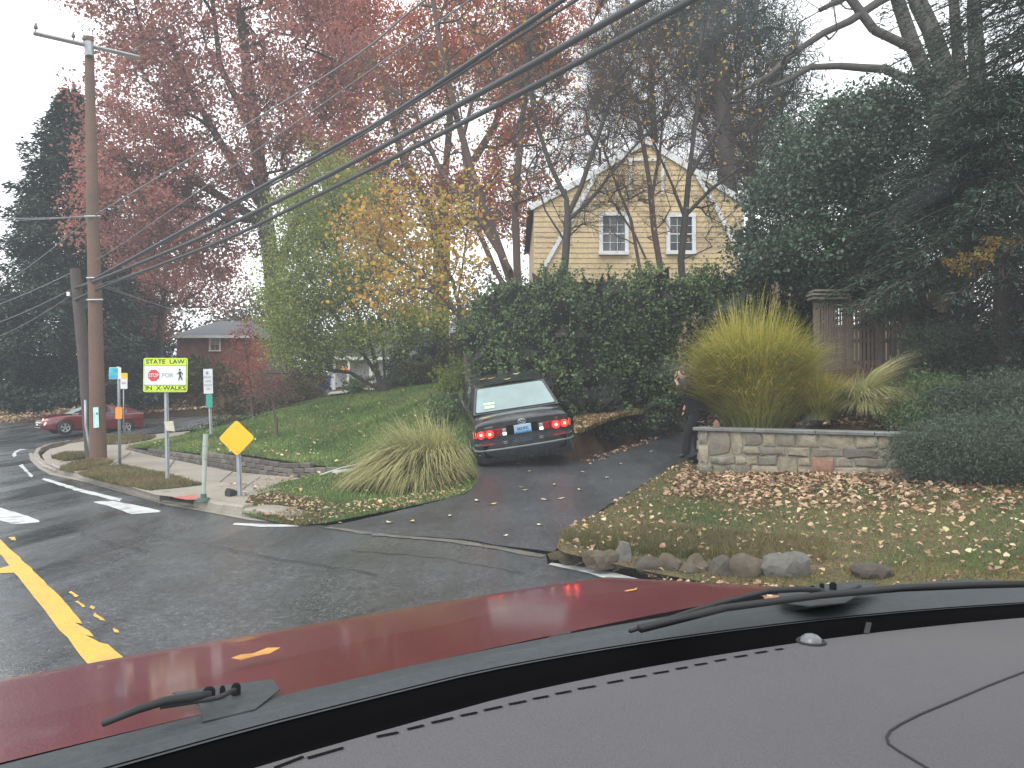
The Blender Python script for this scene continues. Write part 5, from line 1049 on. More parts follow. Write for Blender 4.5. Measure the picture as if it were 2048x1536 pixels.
# ------------------------------------------------------------------ vehicles
def caruv(parts): pass
def car(name, label, S, loc, yaw, pitch, roll, paint, kind='sedan'):
    """local frame: x right, y forward (0 = rear bumper), z up"""
    L, W, H = S['L'], S['W']/2, S['H']; e = empty(name, loc, label, 'car'); e.rotation_mode = 'XYZ'
    e.matrix_world = Matrix.Translation(Vector(loc)) @ Matrix.Rotation(yaw, 4, 'Z') @ Matrix.Rotation(pitch, 4, 'X') @ Matrix.Rotation(roll, 4, 'Y')
    st = S['stations']; b = MB(); V = []
    for (y, w_, zb_, zs, zc) in st:
        prof = [(0, zb_), (w_*.82, zb_), (w_*.97, zb_+.07), (w_, zb_+.22), (w_*1.0, (zb_+zs)/2+.05), (w_*.985, zs-.16), (w_*.955, zs-.05), (w_*.90, zs), (w_*.78, zs+(zc-zs)*.45), (w_*.5, zs+(zc-zs)*.85), (0, zc)]
        V += [(-x, y, z) for x, z in prof[::-1]][:-0 or None] + [(x, y, z) for x, z in prof[1:-1]]
    k = len(V)//len(st); n = len(st)
    Fs = [(i*k+q, (i+1)*k+q, (i+1)*k+(q+1)%k, i*k+(q+1)%k) for i in range(n-1) for q in range(k)] + [tuple(range(k)), tuple((n-1)*k+q for q in range(k-1, -1, -1))]
    me = b.add(V, Fs).mesh('body'); bm_ = bmesh.new(); bm_.from_mesh(me); bmesh.ops.recalc_face_normals(bm_, faces=bm_.faces); bm_.to_mesh(me); bm_.free()
    body = link('body', me, paint, e, smooth=True, local=True, ang=S.get('ang', 28))
    # greenhouse
    g = S['gh']; b = MB()   # list of (y, halfwidth, z) rings: belt and roof outlines at 4 pillar stations
    belt, roof = g['belt'], g['roof']; V = []; nn = len(belt)
    for (y, w_, z) in belt: V += [(-w_, y, z), (w_, y, z)]
    for (y, w_, z) in roof: V += [(-w_, y, z), (w_, y, z)]
    o2 = 2*nn; Fs = []
    for i in range(nn-1):
        Fs += [(2*i, 2*i+2, o2+2*i+2, o2+2*i), (2*i+3, 2*i+1, o2+2*i+1, o2+2*i+3)]
    Fs += [(1, 0, o2, o2+1), (2*nn-2, 2*nn-1, o2+2*nn-1, o2+2*nn-2)]
    rw_ = []   # crowned roof
    for (y, w_, z) in roof: rw_.append([(x*w_, y, z + .045*(1-x*x)) for x in (-1, -.6, 0, .6, 1)])
    base_ = len(V); [V.extend(r_) for r_ in rw_]
    Fs += [(base_+5*i+q, base_+5*i+q+1, base_+5*(i+1)+q+1, base_+5*(i+1)+q) for i in range(nn-1) for q in range(4)]
    me = b.add(V, Fs).mesh('cabin'); bm_ = bmesh.new(); bm_.from_mesh(me); bmesh.ops.remove_doubles(bm_, verts=bm_.verts, dist=.0005); bmesh.ops.recalc_face_normals(bm_, faces=bm_.faces); bm_.to_mesh(me); bm_.free()
    cab = link('cabin', me, paint, e, smooth=True, local=True, ang=35)
    def pane(nm, q, m, inset=.07, out=.006, par=cab, frame=None):
        q = [np.array(v, float) for v in q]; c = np.mean(q, 0); n_ = np.cross(q[1]-q[0], q[3]-q[0]); n_ /= np.linalg.norm(n_)
        if n_ @ (c - np.array([0, 2.2, .9])) < 0: n_ = -n_
        pts_ = []
        for i in range(4):     # rounded inset corners
            a, p, b_ = q[i-1], q[i], q[(i+1) % 4]; u = (a-p)/np.linalg.norm(a-p); v = (b_-p)/np.linalg.norm(b_-p); ip = p+(u+v)*inset
            pts_ += [ip+u*.05+n_*out, ip+(u+v)*.012+n_*out, ip+v*.05+n_*out]
        o = MB().add(pts_, [tuple(range(12))]).build(nm, m, par, local=True)
        o2_ = MB(); cc_ = np.mean(pts_, 0); o2_.tube([*pts_, pts_[0], pts_[1]], .009, 5, cap=False); o2_.build('window_seal', M['rubber'], o, local=True)
        return o
    b0, bN, r0_, rN = belt[0], belt[-1], roof[0], roof[-1]
    S['rearglass'] = pane('rear_window', [(-b0[1], b0[0], b0[2]), (b0[1], b0[0], b0[2]), (r0_[1], r0_[0], r0_[2]), (-r0_[1], r0_[0], r0_[2])], S['rg'], inset=S.get('rin', .05))
    pane('windscreen', [(bN[1], bN[0], bN[2]), (-bN[1], bN[0], bN[2]), (-rN[1], rN[0], rN[2]), (rN[1], rN[0], rN[2])], S['fg'], inset=.05)
    for s in (-1, 1):
        for i in range(nn-1):
            q = [(s*belt[i][1], belt[i][0], belt[i][2]), (s*belt[i+1][1], belt[i+1][0], belt[i+1][2]), (s*roof[i+1][1], roof[i+1][0], roof[i+1][2]), (s*roof[i][1], roof[i][0], roof[i][2])]
            pane('side_window', q, M['carglass'], inset=.035, out=.005)
        mb_ = MB(); my = belt[-2][0]+S.get('my', .45); mz = belt[-1][2]
        V = [(s*(W-.02), my, mz+.0), (s*(W+.17), my-.03, mz+.0), (s*(W+.19), my-.03, mz+.10), (s*(W+.0), my, mz+.12), (s*(W-.02), my+.08, mz+.02), (s*(W+.13), my+.07, mz+.02), (s*(W+.14), my+.07, mz+.09), (s*(W+.0), my+.08, mz+.10)]
        mb_.add(V, [(0,1,2,3),(7,6,5,4),(0,4,5,1),(1,5,6,2),(2,6,7,3),(3,7,4,0)]); mb_.build('wing_mirror', paint, e, local=True, smooth=True, ang=50)
        for wy in S['axles']:
            wr_ = S['wr']; b = MB(); xo = s*(W+.018); prof = [(wr_*.60, .0), (wr_*.66, -.004), (wr_*.90, 0), (wr_, -.03), (wr_, -.19), (wr_*.7, -.2)]
            V = []; kk = 24
            for r_, dx in prof: V += [(xo+s*dx, wy+r_*math.cos(a), wr_+r_*math.sin(a)) for a in np.linspace(0, 2*math.pi, kk+1)[:-1]]
            b.add(V, [(i*kk+q, i*kk+(q+1)%kk, (i+1)*kk+(q+1)%kk, (i+1)*kk+q) for i in range(len(prof)-1) for q in range(kk)]); ty = b.build('tyre', M['rubber'], e, local=True, smooth=True, ang=50)
            b = MB(); V = [(xo-s*.022, wy+wr_*.62*math.cos(a), wr_+wr_*.62*math.sin(a)) for a in np.linspace(0, 2*math.pi, 21)[:-1]]; b.add(V, [tuple(range(20))]); b.build('brake_disc', M['frit'], ty, local=True)
            b = MB()
            for q in range(5):
                a = 2*math.pi*q/5+.3; d_ = np.array([0, math.cos(a), math.sin(a)]); n_ = np.array([0, -math.sin(a), math.cos(a)])*.035; c0 = np.array([xo-s*.008, wy, wr_]); c1 = c0+d_*wr_*.6
                b.add([c0-n_*.8, c0+n_*.8, c1+n_*1.3, c1-n_*1.3], [(0,1,2,3)])
            b.tube([(xo-s*.02, wy+wr_*.58*math.cos(a), wr_+wr_*.58*math.sin(a)) for a in np.linspace(0, 2*math.pi, 21)], .022, 5, cap=False)
            b.tube([(xo-s*.03, wy, wr_), (xo-s*.012, wy, wr_)], .05, 10); b.build('wheel_rim', M['alloy'], ty, local=True)
            b = MB(); V = []
            for r_, dx in ((wr_*1.03, .004), (wr_*1.13, .006)): V += [(xo+s*dx, wy+r_*math.cos(a), wr_+r_*math.sin(a)) for a in np.linspace(-.12, math.pi+.12, 19)]
            b.add(V, [(i, i+1, 19+i+1, 19+i) for i in range(18)]); b.build('wheel_arch', M['frit'], e, local=True)
    return e, body, cab
M['carglass'] = mat('car_glass', (.015,.018,.02), .06, var=.1, spec=1.0)
M['alloy'] = mat('alloy_wheel', (.55,.56,.57), .35, metal=.7, var=.1)
M['blackcar'] = mat('wet_black_paint', (.022,.026,.030), .20, var=.15, scale=6, coat=.7, dirt=(.05,.052,.055))
M['chrome'] = mat('brushed_chrome', (.62,.64,.66), .25, metal=.9, var=.05)
M['skyglass'] = mat('fogged_rear_window_painted_sky', (.20,.29,.285), .06, var=.10, scale=3, spec=1.0, coat=.6)  # cyan base colour paints the sky's reflection into the misted pane
M['skyscreen'] = mat('windscreen_painted_sky', (.42,.55,.55), .15, var=.1, scale=3, spec=1.0)  # pale base colour stands in for bright sky mirrored in the windscreen
def lamp_mat(name, c, es): return mat(name, c, .25, var=.1, scale=20, emit=c, es=es, spec=.8)
M['tail'] = lamp_mat('tail_lamp_red', (.22,.006,.008), .12); M['tail_lit'] = lamp_mat('lit_bulb_red', (1.0,.02,.02), 3.2); M['tail_core'] = lamp_mat('lit_filament', (1.0,.35,.10), 7.0); M['reverse'] = lamp_mat('reversing_lamp', (.95,.97,1.), 1.6); M['revdim'] = mat('clear_lens', (.35,.37,.37), .2); M['amber'] = lamp_mat('amber_lens', (.8,.16,.03), .5)
sed = dict(L=4.75, W=1.80, H=1.42, axles=(.98, 3.66), wr=.32, rg=M['skyglass'], fg=M['skyscreen'], rin=.035,
    stations=[(.02,.74,.34,.50,.52),(.045,.82,.30,.56,.575),(.10,.865,.27,.585,.60),(.145,.88,.26,.60,.615),(.150,.875,.26,.90,.925),(.17,.872,.26,.925,.955),(.24,.875,.24,.94,.985),(.50,.885,.22,.95,1.0),(.80,.895,.2,.955,1.0),(1.4,.90,.2,.955,.99),(2.4,.90,.2,.945,.97),(3.3,.90,.2,.93,.96),(3.6,.895,.2,.90,.955),(4.1,.88,.2,.83,.90),(4.5,.85,.22,.74,.80),(4.68,.78,.26,.62,.66),(4.75,.68,.32,.5,.52)],
    gh=dict(belt=[(.74,.80,.995),(1.36,.855,.975),(2.10,.86,.955),(2.75,.855,.95),(3.42,.80,.94)], roof=[(1.34,.66,1.395),(1.60,.69,1.415),(2.15,.70,1.42),(2.55,.69,1.405),(2.74,.65,1.38)]))
# the black sedan, nose up the drive
yaw, pit, rol = RAD(8.0), RAD(9.5), RAD(-8.5)
c0 = P(1058, 942, 14.25)
sedan, body, cab = car('black_sedan', 'black sedan with its tail lamps lit, nose up on the driveway edge', sed, tuple(c0), yaw, pit, rol, M['blackcar'])
def lbox(nm, x0, x1, z0, z1, y, dy, m, parent, zr=0, taper=0):
    V = [(x0, y, z0), (x1, y+taper, z0), (x1, y+taper, z1), (x0, y, z1), (x0+.01*(1 if x1>x0 else -1), y-dy, z0+.01), (x1-.01*(1 if x1>x0 else -1), y-dy+taper, z0+.01), (x1-.01*(1 if x1>x0 else -1), y-dy+taper, z1-.01), (x0+.01*(1 if x1>x0 else -1), y-dy, z1-.01)]
    b = MB().add(V, [(0,1,2,3),(7,6,5,4),(0,4,5,1),(1,5,6,2),(2,6,7,3),(3,7,4,0)]); me = b.mesh(nm); bm_ = bmesh.new(); bm_.from_mesh(me); bmesh.ops.recalc_face_normals(bm_, faces=bm_.faces); bm_.to_mesh(me); bm_.free(); return link(nm, me, m, parent, local=True)
def disc(nm, x, z, r_, y, m, parent, dy=.012, k=16):
    b = MB(); b.tube([(x, y, z), (x, y-dy, z), (x, y-dy*1.3, z)], [r_, r_, r_*.7], k); return b.build(nm, m, parent, local=True, smooth=True, ang=40)
for s in (-1, 1):
    tl = lbox('tail_lamp', s*.50, s*.875, .665, .815, .147, .022, M['tail'], sedan, taper=.03)
    lbox('lamp_bezel', s*.355, s*.50, .675, .81, .147, .018, M['tail'], sedan)
    lbox('reversing_lamp', s*.30, s*.37, .68, .80, .146, .022, M['revdim'], sedan)
    lbox('reversing_bulb', s*.302, s*.365, .682, .735, .128, .008, M['reverse'], tl)
    disc('lamp_bulb', s*.60, .74, .068, .118, M['tail_lit'], tl); disc('lamp_core', s*.60, .74, .022, .104, M['tail_core'], tl)
    disc('lamp_bulb', s*.755, .74, .064, .128, M['tail_lit'], tl); disc('lamp_core', s*.755, .745, .020, .112, M['tail_core'], tl)
    lbox('side_marker', s*.835, s*.885, .68, .80, .150, .012, M['amber'], tl, taper=.05)
lbox('number_plate_recess', -.28, .28, .66, .845, .149, .004, M['frit'], sedan)
M['plate'] = mat('plate_blue_white', (.38,.55,.68), .4, var=.12, scale=14)
npl = lbox('number_plate', -.155, .155, .675, .83, .143, .006, M['plate'], sedan)
M['plate_blue'] = mat('plate_dark_blue', (.03,.10,.28), .4); M['plate_sky'] = mat('plate_sky_blue', (.08,.30,.62), .4, var=.2, scale=20)
lbox('plate_band', -.148, .148, .680, .715, .1365, .001, M['plate_sky'], npl)
text('562 09C', .066, M['plate_blue'], npl, (0, .134, .752), (RAD(90), 0, 0), sx=.9, bold=.002)
b = MB(); a_ = np.linspace(0, 2*math.pi, 25)
b.tube([(.072*math.cos(a), .146, .885+.045*math.sin(a)) for a in a_], .0055, 5, cap=False); b.tube([(.05*math.cos(a), .144, .895+.017*math.sin(a)) for a in a_], .004, 5, cap=False); b.tube([(.019*math.cos(a), .143, .883+.040*math.sin(a)) for a in a_], .004, 5, cap=False); b.build('oval_badge', M['chrome'], sedan, local=True, smooth=True)
text('CAMRY', .035, M['chrome'], sedan, (-.60, .145, .853), (RAD(90), 0, 0), sx=1.3, bold=.0015); text('LE', .035, M['chrome'], sedan, (.62, .145, .853), (RAD(90), 0, 0), sx=1.5, bold=.0015)
def strip(nm, pts_, r_, m, par=None): b = MB(); b.tube(pts_, r_, 6); return b.build(nm, m, par or sedan, local=True, smooth=True)
M['moulding'] = mat('wet_grey_moulding', (.14,.155,.165), .3, var=.2, spec=.8)
strip('bumper_moulding', [(-.90,.45,.47),(-.885,.14,.47),(-.82,.045,.47),(-.5,-.0,.47),(0,-.015,.47),(.5,-.0,.47),(.82,.045,.47),(.885,.14,.47),(.90,.45,.47)], .022, M['moulding'])
strip('bumper_groove', [(-.84,.06,.40),(-.5,.012,.40),(0,0,.40),(.5,.012,.40),(.84,.06,.40)], .008, M['moulding'])
bb = MB(); V = []
for x, y in ((-.895,.5),(-.88,.13),(-.80,.03),(-.45,-.012),(0,-.025),(.45,-.012),(.80,.03),(.88,.13),(.895,.5)):
    for dz_, dy_ in ((.585,.10 if abs(x) < .85 else .02), (.56,.01), (.44,-.0), (.26,.03), (.2,.10)): V.append((x, y+dy_, dz_))
bb.add(V, [(i*5+k, i*5+k+1, (i+1)*5+k+1, (i+1)*5+k) for i in range(8) for k in range(4)]); bb.build('rear_bumper', M['blackcar'], sedan, local=True, smooth=True, ang=40)
strip('boot_seam', [(-.80,.16,.70),(-.79,.16,.62),(.79,.16,.62),(.80,.16,.70)], .004, M['frit'])
M['sticker'] = mat('window_sticker', (.55,.72,.45), .5, var=.2, scale=30)
# parking stickers inside the glass corner and leaves on the roof
b = MB(); r0_, b0 = np.array([-.66,1.34,1.395]), np.array([-.80,.74,.995]); r1_, b1 = np.array([.66,1.34,1.395]), np.array([.80,.74,.995])
gq = lambda u, v: (b0*(1-u)+b1*u)*(1-v) + (r0_*(1-u)+r1_*u)*v + np.array([0, -.0085, .0105])
for (u0, u1, v0, v1) in ((.13,.25,.16,.26), (.12,.26,.30,.38)): b.add([gq(u0,v0), gq(u1,v0), gq(u1,v1), gq(u0,v1)], [(0,1,2,3)])
b.build('window_sticker', M['sticker'], S_ := cab, local=True)
b = MB()
for v in np.linspace(.14, .86, 9): b.tube([gq(.10+.02*v, v)-[0,0,.002], gq(.90-.02*v, v)-[0,0,.002]], .0012, 3)
b.build('heater_wires', M['moulding'], cab, local=True)
# red hatchback crossing
M['redcar'] = mat('dark_red_car_paint', (.15,.008,.018), .18, var=.05, coat=.9)
vol = dict(L=4.58, W=1.80, H=1.43, axles=(.92, 3.62), wr=.335, rg=M['carglass'], fg=M['skyscreen'], rin=.06, my=.5,
    stations=[(.02,.72,.36,.60,.62),(.06,.84,.30,.70,.72),(.10,.87,.26,1.0,1.02),(.25,.89,.22,1.04,1.07),(.9,.90,.2,1.0,1.03),(2.0,.90,.2,.95,.98),(3.1,.90,.2,.92,.96),(3.5,.895,.2,.90,.955),(4.0,.87,.2,.84,.90),(4.35,.80,.22,.74,.80),(4.50,.70,.26,.66,.70),(4.58,.58,.32,.52,.54)],
    gh=dict(belt=[(.25,.74,1.06),(.85,.80,1.02),(1.7,.82,.98),(2.5,.82,.96),(3.35,.76,.95)], roof=[(.75,.56,1.27),(1.1,.58,1.36),(1.7,.60,1.40),(2.25,.59,1.39),(2.42,.57,1.37)]))
nose = ROAD.hit(82, 866); tail = ROAD.hit(246, 867)
dirv = nose - tail; yw = math.atan2(-dirv[0], dirv[1])
YV = 133; yw = RAD(YV); hd = np.array([-math.sin(yw), math.cos(yw), 0]); mid = P(181, 866, 39.0); mid[2] = ROAD.z(mid[0], mid[1]); rear = mid + np.array([math.sin(yw), -math.cos(yw), 0])*2.29 if False else mid - hd*2.29
yw2 = math.atan2(-hd[0], hd[1])
vcar, vb, vc = car('red_hatchback', 'shiny dark red hatchback turning past the utility poles with a lit front lamp', vol, (rear[0], rear[1], mid[2]+.02), RAD(YV), 0, 0, M['redcar'])
for s in (-1, 1):
    h = lbox('headlamp', s*.45, s*.80, .63, .76, 4.34, -.10, M['revdim'], vcar, taper=-.12)
b = MB(); b.tube([(-.80,4.40,.58),(-.74,4.46,.46)], .02, 5); b.build('fog_lamp_trim', M['reverse'], vcar, local=True); b = MB(); b.tube([(.80,4.40,.58),(.74,4.46,.46)], .02, 5); b.build('fog_lamp_trim', M['reverse'], vcar, local=True)
disc('turn_signal', -.60, .70, .05, 4.46, lamp_mat('lit_signal', (1,.35,.12), 6.0), vcar, dy=-.03)
lbox('grille', -.42, .42, .52, .68, 4.52, -.03, M['moulding'], vcar); lbox('number_plate', -.17, .17, .42, .52, 4.56, -.03, M['signwhite'], vcar); lbox('lower_intake', -.62, .62, .33, .40, 4.50, -.05, M['frit'], vcar)
strip('chrome_window_line', [(-.765,3.3,.965),(-.845,2.5,.975),(-.845,1.7,.995),(-.82,.9,1.035),(-.70,.9,1.20)], .012, M['chrome'], vcar)
# silver car roof showing over the lawn ridge
M['silver'] = mat('silver_paint', (.33,.35,.38), .25, metal=.5, var=.1)
sl2 = dict(vol); sl2['gh'] = vol['gh']; rr2 = P(700, 789, 40.0)
car('silver_car', 'silver car mostly hidden behind the crest of the left lawn', sl2, (rr2[0]+2.2, rr2[1]+1.2, rr2[2]-1.22), RAD(90+10), 0, 0, M['silver'])
# ------------------------------------------------------------------ the person beside the wall
def skin(name, verts, edges, radii, m, parent, sub=2, root=0):
    me = bpy.data.meshes.new(name); me.from_pydata([tuple(v) for v in verts], edges, []); me.materials.append(m); o = bpy.data.objects.new(name, me); C.objects.link(o); o.parent = parent
    md = o.modifiers.new('Skin', 'SKIN'); md.use_smooth_shade = True; sv = me.skin_vertices[0].data
    for i, r_ in enumerate(radii): sv[i].radius = (r_, r_) if not hasattr(r_, '__len__') else r_; sv[i].use_root = (i == root)
    s_ = o.modifiers.new('Sub', 'SUBSURF'); s_.levels = sub; s_.render_levels = sub; return o
M['navy'] = mat('dark_navy_uniform', (.006,.007,.012), .9, var=.25, scale=8, fine=60, bump=.3); M['skin'] = mat('skin', (.52,.30,.22), .5, var=.05); M['boots'] = mat('black_boots', (.01,.01,.011), .35); M['capm'] = mat('dark_hair', (.02,.018,.018), .7, fine=60, bump=.3)
ft = DRIVE.hit(1366, 917); pz = ft + np.array([.02, 0, .0])
pe = empty('person', pz, 'person in dark uniform leaning by the stone wall with one hand raised to the face', 'person')
# metres from the feet; x right in the picture, y away, z up; the person faces left and away
J = dict(pel=(.32,.06,.92), sp=(.21,.09,1.09), ch=(.10,.13,1.28), nk=(.05,.15,1.47), hd=(-.005,.15,1.56), hd2=(-.02,.15,1.66),
         lh=(.30,-.02,.87), lk=(.07,.02,.47), la=(.03,.0,.09), lt=(-.10,-.02,.04), rh=(.37,.13,.87), rk=(.30,.20,.47), ra=(.34,.22,.10), rt=(.22,.22,.04),
         ls=(.06,-.03,1.40), le=(-.05,-.14,1.18), lw=(-.13,-.04,1.40), lm=(-.16,-.01,1.47), rs=(.10,.32,1.40), re=(.20,.42,1.14), rw=(.10,.36,.95), rm=(.07,.34,.88))
nm = list(J); V = [J[q] for q in nm]; ix = {q: i for i, q in enumerate(nm)}
E = [('pel','sp'),('sp','ch'),('ch','nk'),('nk','hd'),('hd','hd2'),('pel','lh'),('lh','lk'),('lk','la'),('la','lt'),('pel','rh'),('rh','rk'),('rk','ra'),('ra','rt'),('ch','ls'),('ls','le'),('le','lw'),('lw','lm'),('ch','rs'),('rs','re'),('re','rw'),('rw','rm')]
Rr = dict(pel=.14, sp=.13, ch=.15, nk=.055, hd=.085, hd2=.078, lh=.095, lk=.062, la=.042, lt=.035, rh=.095, rk=.062, ra=.042, rt=.035, ls=.07, le=.045, lw=.028, lm=.030, rs=.07, re=.045, rw=.028, rm=.03)
skin('body', V, [(ix[a], ix[b_]) for a, b_ in E], [Rr[q] for q in nm], M['skin'], pe)
def sub_skin(name, keys, edges, grow, m, ov={}):
    ii = {q: i for i, q in enumerate(keys)}; return skin(name, [ov.get(q, (J[q],))[0] if q in ov else J[q] for q in keys], [(ii[a], ii[b_]) for a, b_ in edges], [Rr[q]*grow+.012 for q in keys], m, pe)
J['lw2'] = tuple(np.array(J['lw'])*.85+np.array(J['le'])*.15); J['rw2'] = tuple(np.array(J['rw'])*.85+np.array(J['re'])*.15); Rr['lw2'] = .032; Rr['rw2'] = .032; J['nk2'] = (.06,.15,1.44); Rr['nk2'] = .07
J['hem'] = (.34,.06,.82); Rr['hem'] = .165; J['wst'] = (.26,.08,1.03); Rr['wst'] = .13
sub_skin('jacket', ['hem','pel','sp','ch','nk2','ls','le','lw2','rs','re','rw2'], [('hem','pel'),('pel','sp'),('sp','ch'),('ch','nk2'),('ch','ls'),('ls','le'),('le','lw2'),('ch','rs'),('rs','re'),('re','rw2')], 1.6, M['navy'])
J['la2'] = (.03,.0,.05); J['ra2'] = (.34,.22,.06); Rr['la2'] = .055; Rr['ra2'] = .055
sub_skin('trousers', ['pel','wst','lh','lk','la2','rh','rk','ra2'], [('pel','wst'),('pel','lh'),('lh','lk'),('lk','la2'),('pel','rh'),('rh','rk'),('rk','ra2')], 1.35, M['navy'])
for a, b_ in (('la','lt'), ('ra','rt')): skin('boot', [J[a], tuple((np.array(J[a])+np.array(J[b_]))/2-[0,0,.01]), J[b_]], [(0,1),(1,2)], [.056,.05,.045], M['boots'], pe)
skin('hair', [(.055,.15,1.53), (.045,.15,1.62), (.02,.15,1.70), (-.03,.15,1.715)], [(0,1),(1,2),(2,3)], [.10,.125,.12,.09], M['capm'], pe)
rock('nose', pz+np.array([-.098,.15,1.60]), (.018,.012,.022), M['skin'], R3, pe, sub=1, jit=0); rock('ear', pz+np.array([.01,.055,1.60]), (.022,.012,.032), M['skin'], R3, pe, sub=1, jit=0)
for q in (.115, .185): rock('eye', pz+np.array([-.086,q,1.63]), (.010,.013,.009), M['capm'], R3, pe, sub=1, jit=0)
mm = MB(); mm.tube([pz+np.array([-.090,.125,1.555]), pz+np.array([-.096,.15,1.554]), pz+np.array([-.090,.175,1.555])], .005, 5); mm.build('mouth', mat('lips', (.35,.14,.12), .5), pe)
hl = np.array(J['lm'])
for q, (dx, dy_, dz_, l) in enumerate(((-.02,-.03,.07,.9),(-.012,-.012,.085,1),(.0,.006,.085,1),(.012,.022,.07,.9))):
    skin('finger', [hl+[0,dy_,.02], hl+[dx*.5,dy_,.02+dz_*.5], hl+[dx+.03,dy_,.02+dz_*l]], [(0,1),(1,2)], [.010,.009,.008], M['skin'], pe, sub=1)
skin('thumb', [hl+[.01,-.02,0], hl+[.045,-.02,.03], hl+[.06,-.01,.06]], [(0,1),(1,2)], [.012,.010,.008], M['skin'], pe, sub=1)
h2 = np.array(J['rm'])
for q, dy_ in enumerate((-.03,-.01,.01,.028)): skin('finger', [h2+[0,dy_,-.02], h2+[-.01,dy_,-.06], h2+[-.03,dy_,-.085]], [(0,1),(1,2)], [.010,.009,.008], M['skin'], pe, sub=1)
bl = MB(); bl.tube([pz+np.array([.29+.16*math.cos(a), .07+.17*math.sin(a), .975+.05*math.cos(a)]) for a in np.linspace(0, 6.283, 19)], .022, 5, cap=False); bl.build('duty_belt', M['boots'], pe, True)
# ------------------------------------------------------------------ trees and shrubs
RG = np.random.RandomState(21)
def CR(d, lst, R_, depth=None, shell=0.): return np.concatenate([PB(px, py, d, rx, ry, n, R_, depth, shell) for px, py, rx, ry, n in lst])
def PP(d, *a): return [P(x, y, d) for x, y in a]
def PPd(*a): return [P(x, y, d) for x, y, d in a]
# big maroon maple
R_ = np.random.RandomState(1)
T_ = CR(32, [(450,40,250,150,150),(300,250,110,170,90),(500,270,190,150,110),(280,430,85,95,70),(660,120,120,150,70),(420,450,110,90,60),(470,-140,260,120,60),(240,60,60,90,30),(640,330,70,110,30),(300,520,70,50,24),(250,340,55,60,24)], R_, 4.2)
broadleaf('maple_tree', 'tall maple full of dusty maroon leaves behind the left lawn', [PP(32,(562,730),(552,600),(536,480),(520,340),(498,170),(480,20)), PP(32,(548,560),(600,420),(640,270),(668,120)), PP(32,(528,420),(450,300),(380,180),(330,60)), PP(32,(532,450),(420,380),(330,330)), PP(32,(512,280),(440,130),(420,-40))],
          T_, .36, .135, 15, .27, M['bark_dark'], M['l_maroon'], 1, step=.5, up=.12, twig=2, twl=.9, leaffrac=1, twr=.010, tr=(.40,.22,.19,.17,.16))
# second, orange-red maple farther off
R_ = np.random.RandomState(2)
T_ = CR(42, [(770,200,130,180,110),(950,90,170,120,90),(1050,230,100,140,60),(880,400,140,90,50),(1080,60,80,70,40),(700,60,80,110,50),(730,400,70,100,40),(1030,430,90,80,30),(860,-80,230,90,40)], R_, 5)
broadleaf('maple_tree', 'taller orange-red maple farther back in the middle of the picture', [PP(42,(880,740),(882,560),(886,400),(900,240),(890,40)), PP(42,(884,480),(800,300),(760,140)), PP(42,(888,420),(990,250),(1040,100))],
          T_, .45, .165, 20, .36, M['bark'], M['l_orange'], 2, step=.7, up=.12, twig=2, twl=1.1, twr=.010)
R_ = np.random.RandomState(22)
T_ = CR(52, [(320,560,90,60,50),(270,640,50,50,30),(420,570,80,60,40),(330,470,80,60,30)], R_, 3)
broadleaf('small_maple', 'low pinkish red tree between the tall pole and the brick house', [PP(52,(318,760),(322,640),(330,560),(335,480))], T_, .24, .17, 22, .5, M['bark'], M['l_maroon'], 22, step=.7, twig=1, twl=.8)
# grey multi-stemmed nearly bare trees left of the house
R_ = np.random.RandomState(3)
T_ = CR(23, [(930,160,180,150,110),(1030,90,130,130,80),(860,330,110,110,50),(1060,300,80,130,60),(960,-60,220,90,50),(990,420,60,60,20),(760,230,60,120,20)], R_, 2.6)
broadleaf('bare_tree', 'grey many-stemmed nearly bare tree leaning left over the hedge', [PP(23,(1075,830),(1050,640),(1000,500),(955,380),(915,240),(880,90),(860,-40)), PPd((1060,700,23),(1035,560,23.3),(1030,400,23.6),(1045,240,24),(1065,60,24)), PP(22.7,(1020,540),(960,440),(880,340),(820,200)), PPd((1050,640,23),(990,540,23.5),(940,420,24),(925,280,24),(965,120,24))],
          T_, .19, .10, .15, .25, M['bark_red'], M['l_yellow'], 3, step=.4, up=.10, twig=6, twl=.8, twr=.0055, rtip=.010, tr=(.15,.09,.07,.09))
# yellow leaved tree before it
R_ = np.random.RandomState(4)
T_ = CR(20, [(790,430,80,70,50),(840,540,100,70,70),(730,480,50,60,24),(900,480,60,70,36),(760,590,60,30,20),(880,600,60,30,20),(930,400,30,50,10)], R_, 1.4)
broadleaf('yellow_tree', 'slender tree with sparse golden yellow leaves above the lawn crest', [PP(20,(940,790),(930,660),(905,560),(860,470),(820,390)), PP(20,(925,640),(860,560),(780,510)), PP(20,(915,600),(930,500),(940,400))],
          T_, .09, .105, 2.5, .34, M['bark'], M['l_yellow'], 4, step=.3, up=.08, twig=2, twl=.45, twr=.0035, rtip=.007, aspect=.8)
